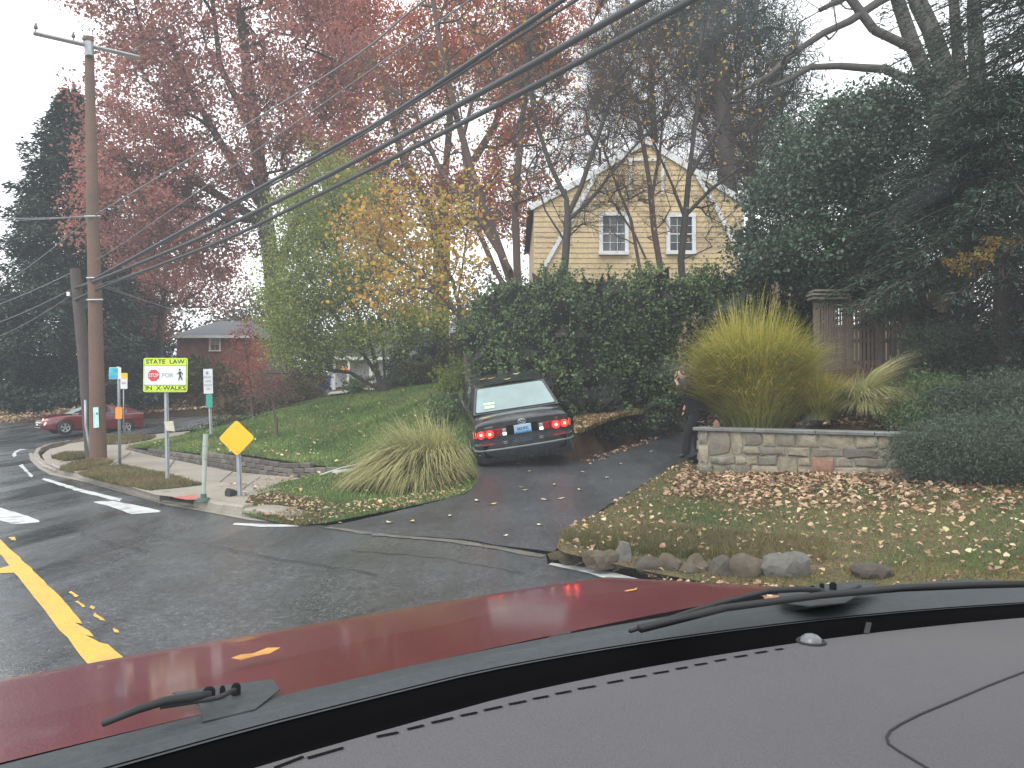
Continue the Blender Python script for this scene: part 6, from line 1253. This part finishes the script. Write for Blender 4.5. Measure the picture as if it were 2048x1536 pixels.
# dark forked small trees against the house front
for sd, d, lb, tr, cr in ((5, 21, 'dark forked bare tree before the left corner of the yellow house', [[(1118,740),(1122,620),(1132,500),(1136,430),(1130,380)], [(1134,400),(1100,330),(1068,230),(1050,110)], [(1136,430),(1160,380),(1190,290),(1235,160)], [(1138,440),(1180,400),(1262,300),(1330,230)], [(1128,480),(1090,420),(1075,360)]], [(1070,150,70,110,40),(1220,130,90,100,50),(1150,260,90,90,30),(1290,230,70,60,20),(1090,350,50,60,16),(1250,360,60,60,14),(1170,430,60,80,22)]),
        (6, 22, 'dark bare tree with a thick trunk standing over the right house window', [[(1385,760),(1370,640),(1362,520),(1370,440),(1378,350),(1395,210),(1405,60)], [(1372,440),(1340,360),(1300,270)], [(1372,430),(1420,380),(1500,320)], [(1380,350),(1440,250),(1480,140)]], [(1400,90,90,110,50),(1310,220,60,80,26),(1480,190,80,110,44),(1500,330,60,50,16),(1440,400,60,100,26)]),
        (7, 22, 'reddish bare tree of thin stems in front of the middle of the yellow house', [[(1345,720),(1325,560),(1308,460),(1300,370),(1285,280),(1255,150)], [(1300,700),(1280,540),(1262,440),(1225,350),(1190,250)], [(1310,560),(1270,470),(1235,420)], [(1303,400),(1320,300),(1330,190)]], [(1260,120,80,90,40),(1200,230,60,80,24),(1320,150,50,90,26),(1230,400,40,50,10),(1280,380,110,110,45)])):
    R_ = np.random.RandomState(sd)
    broadleaf('bare_tree', lb, [PP(d,*t) for t in tr], CR(d, [(a_, b_, c_, d_, int(e_*1.7)) for a_, b_, c_, d_, e_ in cr], R_, 1.6), .10, .095, .05, .2, M['bark_dark'] if sd < 7 else M['bark_red'], M['l_yellow'], sd, step=.32, up=.06, twig=6, twl=.7, twr=.0045, rtip=.008, tr=(.095,.055,.045,.04,.035)[:len(tr)])
# bare thicket and tall pine behind the house
R_ = np.random.RandomState(8)
T_ = CR(44, [(1300,130,150,110,150),(1500,230,110,130,150),(1200,250,90,110,90),(1540,350,70,70,70),(1400,280,120,90,90),(1230,60,90,60,50),(1430,80,100,80,80)], R_, 4)
broadleaf('bare_tree', 'purple-grey bare tree crowns filling the sky behind the yellow house', [PP(44,(1330,760),(1320,500),(1310,300),(1300,100)), PP(44,(1500,760),(1500,500),(1510,300),(1520,140)), PP(44,(1210,760),(1200,500),(1200,300))], T_, .28, .12, .05, .4, M['bark_red'], M['l_brownshrub'], 8, step=.7, up=.12, twig=13, twl=1.7, twr=.014, rtip=.018)
R_ = np.random.RandomState(9)
T_ = CR(36, [(1440,20,110,60,50),(1530,100,70,90,50),(1350,30,60,60,24),(1470,-120,130,100,50),(1580,170,40,50,16),(1400,130,60,60,20),(1530,250,50,50,14)], R_, 2.6)
broadleaf('pine_tree', 'tall pine with a straight dark trunk rising behind the house roof', [PP(36,(1470,790),(1462,500),(1452,300),(1440,120),(1428,-60),(1420,-240))], T_, .42, .28, 120, .5, M['bark_dark'], M['l_conif'], 9, step=.6, up=.0, twig=0, aspect=.13, rtip=.02)
# old bare tree with great limbs, upper right
R_ = np.random.RandomState(10)
T_ = CR(26, [(1660,-40,90,70,30),(1560,120,60,60,16),(1980,250,60,80,40),(2010,150,60,80,30),(1760,-120,160,80,40),(1960,-60,100,80,30),(1620,60,60,30,10)], R_, 2)
broadleaf('bare_tree', 'great old bare tree with thick grey limbs arching across the white sky', [PP(26,(1930,760),(1905,420),(1872,230),(1850,150),(1822,80),(1795,0),(1775,-90)), PP(26,(1905,420),(1895,230),(1880,130),(1856,60),(1830,10),(1810,-60)), PP(26,(1912,430),(1915,250),(1895,130),(1872,60),(1845,0)), PP(26,(1925,500),(1950,300),(1955,150),(1948,20),(1950,-100)), PP(26,(1918,460),(1925,200),(1912,60),(1900,-80)),
          PP(25.8,(1856,170),(1808,156),(1770,138),(1732,136),(1680,132),(1621,134),(1577,160),(1540,175)), PP(25.8,(1832,100),(1790,80),(1748,60),(1718,20),(1697,-8),(1640,20)), PP(25.8,(1800,-20),(1757,4),(1700,42),(1647,66),(1590,104),(1540,150),(1463,195))],
          T_, .36, .1, 0, .3, M['bark_pale'], M['l_brownshrub'], 10, tr=(.42,.34,.30,.40,.30,.17,.17,.15), step=.5, up=.1, twig=4, twl=1.0, twr=.008, rtip=.014)
# glossy broad evergreen
R_ = np.random.RandomState(12)
T_ = CR(18, [(1650,300,105,110,100),(1560,440,75,90,70),(1740,260,85,80,60),(1700,430,130,110,100),(1610,520,110,60,60),(1790,360,90,120,60),(1790,210,50,50,22),(1560,340,35,40,14),(1530,500,40,60,20)], R_, 1.9, .15)
broadleaf('holly_tree', 'broad glossy dark green evergreen right of the yellow house', [PP(18,(1740,760),(1735,560),(1715,430),(1700,320),(1690,240)), PP(18,(1738,600),(1660,460),(1600,380))], T_, .17, .085, 135, .22, M['bark_dark'], M['l_holly'], 12, step=.4, up=.05, twig=0, rtip=.01, flat=.15, aspect=.55)
# drooping hemlocks at the right edge
conifer('hemlock_tree', 'huge dark hemlock with drooping feathery boughs filling the right edge', P(2010,820,14.5), 6.1, 3.7, M['bark_dark'], M['l_hemlock'], 13, nb=380, cards=560, size=.125, r0=.24, droop=.42, prof=.38, aspect=.17, lift=.10, width=.60, wz=.06, z0=.07, feather=.8, mask=lambda d, h: not (d[0] < .1 and h < .42))
conifer('hemlock_tree', 'second hemlock whose upper boughs hang into the top right corner', P(2180,820,16), 18, 5.0, M['bark_dark'], M['l_hemlock'], 14, nb=420, cards=480, size=.15, r0=.26, droop=.4, prof=.45, aspect=.14, lift=.10, width=.55, z0=.41, mask=lambda d, h: d[0] < .6)
# big conifers on the left
conifer('spruce_tree', 'towering dark blue-green conifer at the left edge behind the poles', P(132,806,48), 18.8, 6.3, M['bark_dark'], M['l_conif'], 15, nb=420, cards=380, size=.29, r0=.35, droop=.18, prof=.62, aspect=.45, lift=.12, width=.62, wz=.22, z0=.03)
conifer('spruce_tree', 'smaller dark conifer just right of the tall pole', P(268,800,56), 11.5, 3.4, M['bark_dark'], M['l_conif'], 16, nb=200, cards=120, size=.36, r0=.25, droop=.2, prof=.6, aspect=.45, lift=.12, width=.62, wz=.2, z0=.03)
# yellow-green young tree over the lawn crest
R_ = np.random.RandomState(17)
T_ = CR(27, [(620,470,65,90,70),(590,620,55,80,60),(700,400,50,70,36),(690,560,80,90,60),(780,560,60,90,36),(620,700,60,40,40),(660,360,30,40,12),(850,640,50,40,24),(730,680,80,40,30),(560,560,25,60,10),(575,480,20,30,6)], R_, 2)
broadleaf('green_tree', 'feathery yellow-green tree with stems fanning from the lawn crest', [PP(27,(768,800),(752,745),(700,670),(640,590),(590,510)), PP(27,(766,790),(745,700),(700,600),(670,480),(690,390)), PP(27,(772,790),(765,680),(762,560),(740,470)), PP(27,(776,780),(800,700),(812,620),(800,520)), PP(27,(760,780),(700,745),(620,735))],
          T_, .13, .085, 26, .34, M['bark_dark'], M['l_ygreen'], 17, step=.35, up=.06, twig=2, twl=.5, twr=.004, rtip=.008, leaffrac=.8)
# red-leaved and purple small shrubs, crest and side street
R_ = np.random.RandomState(18); T_ = CR(35, [(485,680,32,40,30),(500,740,38,36,30),(530,770,30,25,14)], R_, .8)
broadleaf('red_shrub', 'small shrub of bright red leaves right of the brick house', [PP(35,(505,835),(500,760),(490,690))], T_, .06, .11, 4.5, .2, M['bark_red'], M['l_redshrub'], 18, step=.3, twig=1, twl=.4, twr=.005)
R_ = np.random.RandomState(19); T_ = CR(21.5, [(545,770,42,34,50),(575,800,25,25,14)], R_, .5)
broadleaf('bare_shrub', 'bare purple-twigged shrub rooted in the edge of the left lawn', [PP(21.5,(553,876),(552,840),(545,800))], T_, .035, .05, .6, .1, M['bark_red'], M['l_brownshrub'], 19, step=.15, twig=4, twl=.3, twr=.003, rtip=.004)
def BB(px, py, d, rx, ry, n, dep=None): k = d/F; return (P(px, py, d), (rx*k, dep or rx*k*.8, ry*k), n)
bush('shrub', 'long low green shrub beside the walk at the top of the block wall', [BB(410,872,27,32,13,1500), BB(460,860,27,36,16,1900), BB(508,850,27,26,14,1000)], M['l_hedge'], M['bark'], 30, size=.08)
for i, (lb, bl, lm_, sz) in enumerate((
    ('browning hedge mass behind the red car and the poles', [BB(150,768,52,38,42,2400), BB(205,772,52,34,38,2000)], 'l_brownshrub', .2),
    ('olive brown hedge bushes behind the bus stop sign', [BB(262,762,53,36,48,2600), BB(318,768,53,40,42,2400)], 'l_brownshrub', .2),
    ('rounded fresh green bush right of the big crosswalk sign', [BB(400,748,50,36,34,2800), BB(378,784,50,30,26,1600)], 'l_olive', .17),
    ('brown and green mixed shrubs below the brick house', [BB(450,770,50,40,30,2400), BB(430,800,50,40,20,1400)], 'l_brownshrub', .17),
    ('dull yellow-green bushes far left beyond the junction', [BB(60,775,60,40,26,1900), BB(10,790,62,40,30,1800)], 'l_ygreen', .22),
    ('dark low shrub mass beneath the big left conifer', [BB(60,800,54,60,22,2400), BB(0,760,60,50,50,2600)], 'l_conif', .24),
    ('rough brown bush on the left shoulder of the lawn crest', [BB(600,790,36,44,34,3200), BB(560,812,34,34,24,2000)], 'l_brownshrub', .12),
    ('green rounded shrub next to the blue bins', [BB(618,762,41,34,34,2600), BB(655,812,38,30,12,900)], 'l_olive', .14),
    ('tan dry grass tufted bank plants beside the side street', [BB(475,812,40,46,18,2200), BB(520,828,36,30,16,1400)], 'l_brownshrub', .13),
    ('dark evergreen shrub before the white house', [BB(838,700,40,34,44,3200), BB(800,735,38,26,34,2200)], 'l_holly', .13),
    ('dark olive shrub mass at the end of the crest', [BB(850,750,32,50,26,3000), BB(905,735,31,30,44,2800)], 'l_olive', .11),
    ('low dark shrub at the foot of the yellow-green tree', [BB(730,775,34,40,14,1500), BB(790,770,31,30,12,1300)], 'l_hedge', .10),
    ('reddish brown shrub between the crest and the hedge', [BB(940,700,28,22,60,2400)], 'l_brownshrub', .10),
    ('fresh green groundcover bush left of the sedan', [BB(900,762,22,30,22,1700), BB(925,745,21,22,24,1200)], 'l_ygreen', .07),
    ('green weeds growing up beside the sedan door', [BB(893,855,17,26,36,2200,.35), BB(885,830,18,24,30,1500,.35)], 'l_hedge', .06))):
    bush('shrub', lb, bl, M[lm_], M['bark_dark'], 40+i, size=sz)
conifer('cedar_tree', 'small pointed dark cedar in front of the white houses', P(878,760,40), 3.1, 1.0, M['bark_dark'], M['l_conif'], 60, nb=90, cards=60, size=.15, r0=.08, droop=.05, lift=.5, aspect=.3)
conifer('cedar_tree', 'second small dark cedar beside the leaning trunk', P(925,765,36), 2.9, .95, M['bark_dark'], M['l_conif'], 61, nb=90, cards=60, size=.14, r0=.08, droop=.05, lift=.5, aspect=.3)
# ------------------------------------------------------------------ the tall hedge: one shrub beside the other
def hedge(lb, lst, seed, lm_='l_hedge', size=.075, core=True):
    bl = [(P(px, py, d), (rx*d/F, dep, ry*d/F), n) for px, py, rx, ry, d, dep, n in lst]
    e = bush('hedge', lb, bl, M[lm_], M['bark_dark'], seed, size=size, cat='hedge', stems=10)
    R_ = np.random.RandomState(seed); b = []; 
    Vs, Fs, o_ = [], [], 0
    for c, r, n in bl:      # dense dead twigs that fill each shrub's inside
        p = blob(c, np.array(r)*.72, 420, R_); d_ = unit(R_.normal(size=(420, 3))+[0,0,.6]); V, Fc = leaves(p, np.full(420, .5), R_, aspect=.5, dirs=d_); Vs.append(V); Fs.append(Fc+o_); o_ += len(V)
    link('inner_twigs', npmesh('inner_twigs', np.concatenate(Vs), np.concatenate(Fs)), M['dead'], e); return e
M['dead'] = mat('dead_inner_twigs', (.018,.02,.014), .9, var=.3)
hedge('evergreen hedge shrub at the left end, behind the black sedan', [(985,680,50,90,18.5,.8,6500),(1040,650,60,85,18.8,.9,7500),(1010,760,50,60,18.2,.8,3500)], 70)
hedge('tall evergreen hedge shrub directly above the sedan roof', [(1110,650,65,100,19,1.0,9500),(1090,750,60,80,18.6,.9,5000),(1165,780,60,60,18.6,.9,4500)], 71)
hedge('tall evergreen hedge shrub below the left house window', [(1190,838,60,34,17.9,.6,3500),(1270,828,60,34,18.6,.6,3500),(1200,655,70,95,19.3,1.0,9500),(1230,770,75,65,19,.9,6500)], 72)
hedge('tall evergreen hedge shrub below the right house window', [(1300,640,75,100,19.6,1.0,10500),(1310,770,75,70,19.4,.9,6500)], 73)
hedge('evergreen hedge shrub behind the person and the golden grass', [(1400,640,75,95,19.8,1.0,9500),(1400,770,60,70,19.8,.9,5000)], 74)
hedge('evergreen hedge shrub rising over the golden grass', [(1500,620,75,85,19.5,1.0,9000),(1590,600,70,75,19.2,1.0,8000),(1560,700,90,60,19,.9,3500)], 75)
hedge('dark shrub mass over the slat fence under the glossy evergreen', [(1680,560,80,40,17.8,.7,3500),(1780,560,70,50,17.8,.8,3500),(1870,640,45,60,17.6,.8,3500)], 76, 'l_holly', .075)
# junipers and bank plants, right
for i, (lb, bl, lm_, sz) in enumerate((
    ('dark spreading juniper hanging over the right end of the stone wall', [(P(1880,905,10.9), (.55,.5,.36), 12000), (P(1990,900,10.5), (.6,.5,.40), 12000), (P(2080,905,10.2), (.5,.5,.42), 6000)], 'l_juniper', .05),
    ('grey-green juniper on the upper bank below the hemlock', [(P(1930,815,12.3), (.75,.5,.28), 9000), (P(2040,800,12), (.7,.5,.35), 8000)], 'l_juniper', .06),
    ('grey-green juniper boughs across the fence corner', [(P(1795,615,15.2), (.5,.3,.16), 3000), (P(1870,680,14.8), (.6,.4,.3), 4000)], 'l_juniper', .065),
    ('green tufted shrub in the middle of the right bank', [(P(1860,790,12.8), (.55,.35,.22), 5000), (P(1830,830,12.4), (.5,.3,.15), 3000)], 'l_hedge', .06),
    ('deep shade evergreen behind the right bank', [(P(1950,740,15), (1.1,.6,.6), 12000), (P(2060,700,14.6), (.9,.6,.8), 9000), (P(1870,740,15.6),(.5,.5,.5),5000)], 'l_hemlock', .08),
    ('small spray of orange-yellow leaves showing inside the dark hemlock', [(P(1945,530,13.2), (.22,.25,.13), 110), (P(2000,500,13.2), (.2,.2,.1), 50)], 'l_yellow', .06))):
    bush('shrub', lb, [(c_, r_, int(n_*1.7)) for c_, r_, n_ in bl] if i != 5 else bl, M[lm_], M['bark_dark'], 80+i, size=sz, stems=8, aspect=.2 if i != 5 else .5)
# ------------------------------------------------------------------ ornamental grasses
def clump(name, label, pieces, m, seed, base, plume=None):
    R_ = np.random.RandomState(seed); V, Fc, r_ = [], [], []; o_ = 0
    for kw in pieces:
        a, f, q = blades(R_=R_, **kw); V.append(a); Fc.append(f+o_); r_.append(q); o_ += len(a)
    e = empty(name, base, label, 'ornamental grass'); link('blades', npmesh('blades', np.concatenate(V), np.concatenate(Fc), np.concatenate(r_)), m, e)
    if plume:
        pv, pf, o2 = [], [], 0
        for (px, py, d, n, up_) in plume:
            c = P(px, py, d); p = c + np.c_[R_.normal(0,.02,n), R_.normal(0,.02,n), R_.uniform(-.22,.22,n)]; a, f = leaves(p, np.full(n, .05), R_, aspect=.15, dirs=np.tile([up_*.5,0,1.], (n,1))); pv.append(a); pf.append(f+o2); o2 += len(a)
            st_ = frusta(np.array([np.asarray(base)]), np.array([c]), np.array([.004]), np.array([.002]), 3); pv.append(st_[0]); pf.append(st_[1]+o2); o2 += len(st_[0])
        link('plumes', npmesh('plumes', np.concatenate(pv), np.concatenate(pf), R_.uniform(size=sum(len(f) for f in pf))), M['l_plume'], e)
    return e
M['l_plume'] = leafmat('dry_plumes', [(.35,.27,.16), (.45,.36,.23), (.55,.45,.30)], trans=.3)
gb = P(1511,858,13.75)
clump('golden_grass', 'huge golden green fountain of ornamental grass on top of the stone wall', [dict(base=gb, n=5600, H=2.3, spread=1.28, wd=.0095, droop=.5, seg=7, rad=.42, curl=1.2), dict(base=gb, n=3600, H=1.95, spread=1.15, wd=.009, droop=.38, seg=5, rad=.45, curl=1.1), dict(base=gb+[.0,-.25,0], n=3000, H=1.1, spread=.7, wd=.006, droop=.5, seg=5, rad=.5, curl=1.1)], M['l_golden'], 90, gb,
      plume=[(1430,655,13.7,60,-1),(1465,640,13.7,50,-.5),(1500,618,13.7,60,0),(1548,600,13.7,90,0),(1555,592,13.6,80,0),(1580,612,13.7,50,.3),(1372,668,13.8,70,-2),(1390,650,13.8,60,-2),(1362,700,13.8,60,-2)])
q = P(1640,840,13.2)
clump('golden_grass', 'smaller olive grass tuft leaning between the golden grass and the fence', [dict(base=q, n=2000, H=.85, spread=.6, wd=.006, droop=.4, seg=5, rad=.25, curl=1.3, lean=(.05,0))], M['l_golden'], 91, q)
q = P(1722,808,12.9)
clump('arching_grass', 'striped grass flopping open on the bank below the fence', [dict(base=q, n=900, H=.62, spread=.85, wd=.006, droop=1.0, seg=6, rad=.12, curl=1.2, lean=(.2,-.1)), dict(base=q-[0,.1,.1], n=900, H=.45, spread=.5, wd=.006, droop=1.3, seg=6, rad=.14), dict(base=q, n=260, H=.9, spread=.25, wd=.006, droop=.2, seg=5, rad=.1, lean=(1.0,0))], M['l_palegrass'], 92, q)
q = P(1885,625,15)
clump('straw_grass', 'tuft of straw coloured grass high on the bank under the hemlock', [dict(base=q, n=420, H=.55, spread=.45, wd=.006, droop=.6, seg=5, rad=.08, lean=(-.3,0))], M['l_plume'], 93, q)
q = LAWN.hit(838, 972)
clump('pampas_clump', 'pale green and straw grass clump flopping beside the sedan', [dict(base=q+[.05,.1,0], n=2300, H=1.3, spread=.98, wd=.010, droop=.85, seg=7, rad=.26, curl=1.4, lean=(-.18,-.05)), dict(base=q+[.3,.15,0], n=1300, H=1.3, spread=.62, wd=.010, droop=.8, seg=7, rad=.2, curl=1.5, lean=(-.05,-.08)), dict(base=q+[-.25,0,0], n=1300, H=.9, spread=.85, wd=.009, droop=1.15, seg=7, rad=.25, curl=1.3, lean=(-.25,-.1)), dict(base=q+[.1,-.15,0], n=1300, H=.7, spread=.7, wd=.006, droop=1.3, seg=7, rad=.3, curl=1.2)], M['l_palegrass'], 94, q)
# ------------------------------------------------------------------ turf, fallen leaves
R_ = np.random.RandomState(33)
turf('grass', 'short green turf of the left lawn', LAWN, lawn_poly, 120000, .05, R_, M['l_turf'], w=.011)
def dR(x, y):     # thinner and browner towards the drive
    return np.clip(.25 + .75*np.clip((x-1.4)/3, 0, 1), 0, 1)
turf('grass', 'thin turf of the right-hand lawn', RIGHT, right_poly, 80000, .045, R_, M['l_turf'], dens=lambda x, y: dR(x, y)*(np.sin(x*2.1+1)*np.cos(y*1.9)*.3+.7)*(1-np.clip((y-9.5)/4, 0, .8)), w=.007)
turf('grass', 'brown straw patches of the right-hand lawn', RIGHT, right_poly, 90000, .05, R_, M['l_turfbrown'], dens=lambda x, y: np.clip(1.15-dR(x, y)*.6, .3, 1), w=.007)
patch = lambda *a: [ISLE.hit(*q) for q in a]
for lb, pz_, n in (('grass strip by the kerb round the sign post', patch((159,949),(200,938),(244,934),(330,950),(403,971),(360,976),(300,982),(220,966)), 16000), ('grass patch at the foot of the tall pole', patch((120,940),(150,928),(185,921),(226,925),(205,936),(143,944)), 7000), ('small grass oval before the poles', patch((104,917),(130,909),(165,908),(178,918),(130,923)), 4000), ('grass strip along the side street', patch((212,890),(200,880),(216,872),(312,873),(300,880),(250,889)), 7000)):
    sheet('grass_patch', ISLE, pz_, .014, .4, M['rlawn']); turf('grass', lb, ISLE, pz_, n, .06, R_, M['l_turfbrown'], w=.012)
farp = [P(0,845,52)[:2], P(100,843,50)[:2], P(250,838,46)[:2], P(400,832,46)[:2], P(470,828,50)[:2], P(470,815,56)[:2], P(0,820,62)[:2]]
litter('fallen_leaves', BACK, farp, 2600, .22, R_, M['l_litter'], off=.06)
# leaves: thick drift before the stone wall, scattered elsewhere
rr_ = [p for p in right_poly]
wallband = [P(1372,925,13.6), P(1400,955,12.8), P(1600,955,12.3), P(1830,955,11.8), P(2150,970,10.7), np.array([9.5,6.5,.4]), P(2048,1060,7.8), P(1800,1030,9.2), P(1500,1025,9.8), P(1330,1000,11)]
litter('fallen_leaves', RIGHT, wallband, 5200, .08, R_, M['l_litter'], dens=lambda x, y: np.clip((y-8.6)/3.2, .12, 1), off=.03)
litter('fallen_leaves', RIGHT, right_poly, 7000, .055, R_, M['l_litter'], off=.035)
litter('fallen_leaves', RIGHT, right_poly, 1000, .06, R_, M['l_pale'], off=.045, tilt=.5)
litter('fallen_leaves', LAWN, lawn_poly, 1000, .07, R_, M['l_pale'], off=.05, tilt=.4)
litter('fallen_leaves', LAWN, [P(500,1005,12), P(600,1030,10.9), P(660,1050,10.2), P(800,1030,11), P(930,995,12), P(900,975,12.6), P(700,1010,11.5), P(560,985,12.6)], 420, .055, R_, M['l_litter'], off=.04)
litter('fallen_leaves', ISLE, patch((430,975),(560,950),(640,958),(600,980),(500,1000),(445,990)), 110, .06, R_, M['l_litter'], off=.02)
litter('fallen_leaves', DRIVE, [P(1160,925,14.8), P(1250,897,17), P(1350,868,19.3), P(1340,880,18.6), P(1260,905,16.4), P(1180,935,14.4)], 340, .09, R_, M['l_litter'], off=.03)
litter('fallen_leaves', BACK, [P(1150,925,15), P(1350,862,20), P(1350,835,21.5), P(1150,860,18.5)], 5500, .09, R_, M['l_litter'], off=.05)
litter('fallen_leaves', BACK, [P(1390,860,14), P(1820,880,12.2), P(2048,905,10.9), P(2100,760,14), P(1700,790,14.5), P(1400,845,15)], 1500, .085, R_, M['l_litter'], off=.05)
litter('fallen_leaves', ROAD, [G(1100,1127), G(1290,1158), G(1500,1200), G(1700,1240), G(1700,1200), G(1420,1150), G(1240,1132), G(1130,1118)], 420, .075, R_, M['l_litter'], off=.02)
litter('fallen_leaves', ROAD, road_poly[2:22], 160, .05, R_, M['l_pale'], off=.01, tilt=.1)
# straw grass hanging over the boulder row
turf('grass', 'dry straw grass hanging over the roadside boulders', RIGHT, [P(1118,1100,7.75), P(1130,1072,8.2), P(1300,1065,8.3), P(1480,1078,8.0), P(1660,1095,7.6), P(1660,1125,7.0), P(1500,1118,7.1), P(1300,1112,7.3), P(1150,1106,7.5)], 14000, .085, R_, M['l_turfbrown'], w=.006)
kv = [G(487,1012,.12)[:2], G(560,1029,.12)[:2], G(600,1041,.08)[:2], P(650,1046,10.2)[:2], P(640,1012,11.3)[:2], P(560,985,12.5)[:2], P(500,992,12.1)[:2]]
turf('grass', 'dry brown grass between the kerb and the yellow diamond sign', LAWN, kv, 7000, .05, R_, M['l_turfbrown'], w=.008)
litter('fallen_leaves', LAWN, kv, 260, .05, R_, M['l_litter'], off=.04)
turf('grass', 'straggly dry weeds on the bank between the sedan and the hedge', BACK, [P(1150,930,15), P(1250,900,17), P(1350,866,19.5), P(1350,835,21.5), P(1150,860,18.5)], 9000, .09, R_, M['l_turfbrown'], w=.008)
# single leaves lying on the open driveway, each a thing
lm2 = [mat('lone_leaf', c, .5, var=.3, scale=30) for c in ((.62,.58,.40), (.50,.25,.07), (.60,.46,.12), (.55,.52,.42))]
sd = np.random.RandomState(77)
spots = [(1040,930,0,'small'),(1060,945,0,'small'),(985,1011,2,'long yellow'),(955,1004,0,'white'),(825,1046,2,'yellow'),(780,1048,0,'pale'),(1080,1053,3,'white'),(1160,982,0,'forked pale'),(1165,947,3,'white'),(1280,978,1,'rust red'),(1045,977,2,'ochre'),(1048,983,3,'thin grey'),(1190,917,3,'pale'),
         (1250,872,0,'pale'),(1255,900,1,'tawny'),(1300,905,0,'pale'),(1120,1000,3,'thin'),(1110,972,0,'thin'),(1240,930,3,'pale'),(1190,1036,2,'yellow'),(1340,872,1,'brown'),(1215,958,0,'small'),(1090,1002,0,'faint'),(900,1035,3,'small'),(1010,1075,0,'small')]
near_ = ['behind the sedan','behind the sedan rear wheel','lying lone before the pampas clump','at the asphalt edge by the pampas clump','near the road seam','left along the road seam','in the open middle of the drive','towards the right lawn','off the sedan corner','curled by the right lawn edge','behind the sedan bumper','below the sedan shadow','beside the sedan on the right',
         'far up the drive','by the leaf drift','near the person','mid drive','above mid drive','short of the person','fallen at the right lawn tip','at the far drive edge','between the sedan and the stone wall','beside the forked one','low on the drive','on the gravelly seam']
for (px, py, mi, w_), nr_ in zip(spots, near_):
    q = DRIVE.hit(px, py); a = sd.uniform(0, 6.28); L_ = .05*sd.uniform(.8, 1.5)*q[1]/12; ou = [(math.cos(t)*(1+.25*math.cos(3*t)), math.sin(t)*(.55+.15*math.sin(2*t))) for t in np.linspace(0, 6.283, 11)[:-1]]
    V = [q+np.array([L_*(x*math.cos(a)-y*math.sin(a)), L_*(x*math.sin(a)+y*math.cos(a)), .02+.25*L_*abs(x)]) for x, y in ou] + [q+np.array([0,0,.016])]
    tag(MB().add(V, [(i, (i+1)%10, 10) for i in range(10)]).build('fallen_leaf', lm2[mi]), '%s leaf on the driveway %s' % (w_, nr_), 'leaf', 'single leaves on the driveway')
# leaves stuck on the sedan
for x, y, z_, mi, lb in ((-.30,1.75,1.47,1,'orange leaf on the front of the sedan roof, right of the other'),(-.02,1.48,1.45,2,'yellowish leaf on the sedan roof above the rear window'),(-.46,1.9,1.455,1,'small orange leaf on the left of the sedan roof'),(.22,1.9,1.465,3,'pale wet leaf on the right of the sedan roof'),(-.62,.35,.985,1,'brown leaf on the left of the sedan boot lid')):
    L_ = .075; ou = [(math.cos(t)*(1+.3*math.cos(3*t)), math.sin(t)*.6) for t in np.linspace(0, 6.283, 11)[:-1]]; mw = sedan.matrix_world
    V = [tuple(mw @ Vector((x+L_*a, y+L_*b_, z_+.012+.02*abs(a)))) for a, b_ in ou] + [tuple(mw @ Vector((x, y, z_+.01)))]
    tag(MB().add(V, [(i, (i+1)%10, 10) for i in range(10)]).build('fallen_leaf', lm2[mi]), lb, 'leaf')
# ------------------------------------------------------------------ far woods closing the horizon
R_ = np.random.RandomState(50); Vs, Fs, rs_, o_ = [], [], [], 0
for i in range(60):
    x = -75+150*(i+R_.uniform(-.3,.3))/60; y = 84+R_.uniform(-6, 14); h = R_.uniform(7, 12.5); zb_ = BACK.z(np.clip(x,-70,70), min(y,95))-.5
    n = 1500; p = blob((x, y, zb_+h*.52), (3.0, 3, h*.52), n, R_); V, Fc = leaves(p, np.full(n, .38), R_); Vs.append(V); Fs.append(Fc+o_); o_ += len(V); rs_.append(np.clip(R_.uniform()*.7+R_.uniform(0,.3,n),0,1))
M['l_far'] = leafmat('far_autumn_woods', [(.06,.055,.05), (.10,.085,.06), (.13,.10,.08), (.07,.08,.055), (.16,.11,.08)], trans=.3)
fw = link('far_woods', npmesh('far_woods', np.concatenate(Vs), np.concatenate(Fs), np.concatenate(rs_)), M['l_far']); tag(fw, 'distant autumn woods beyond the houses', 'woods', None, 'stuff')
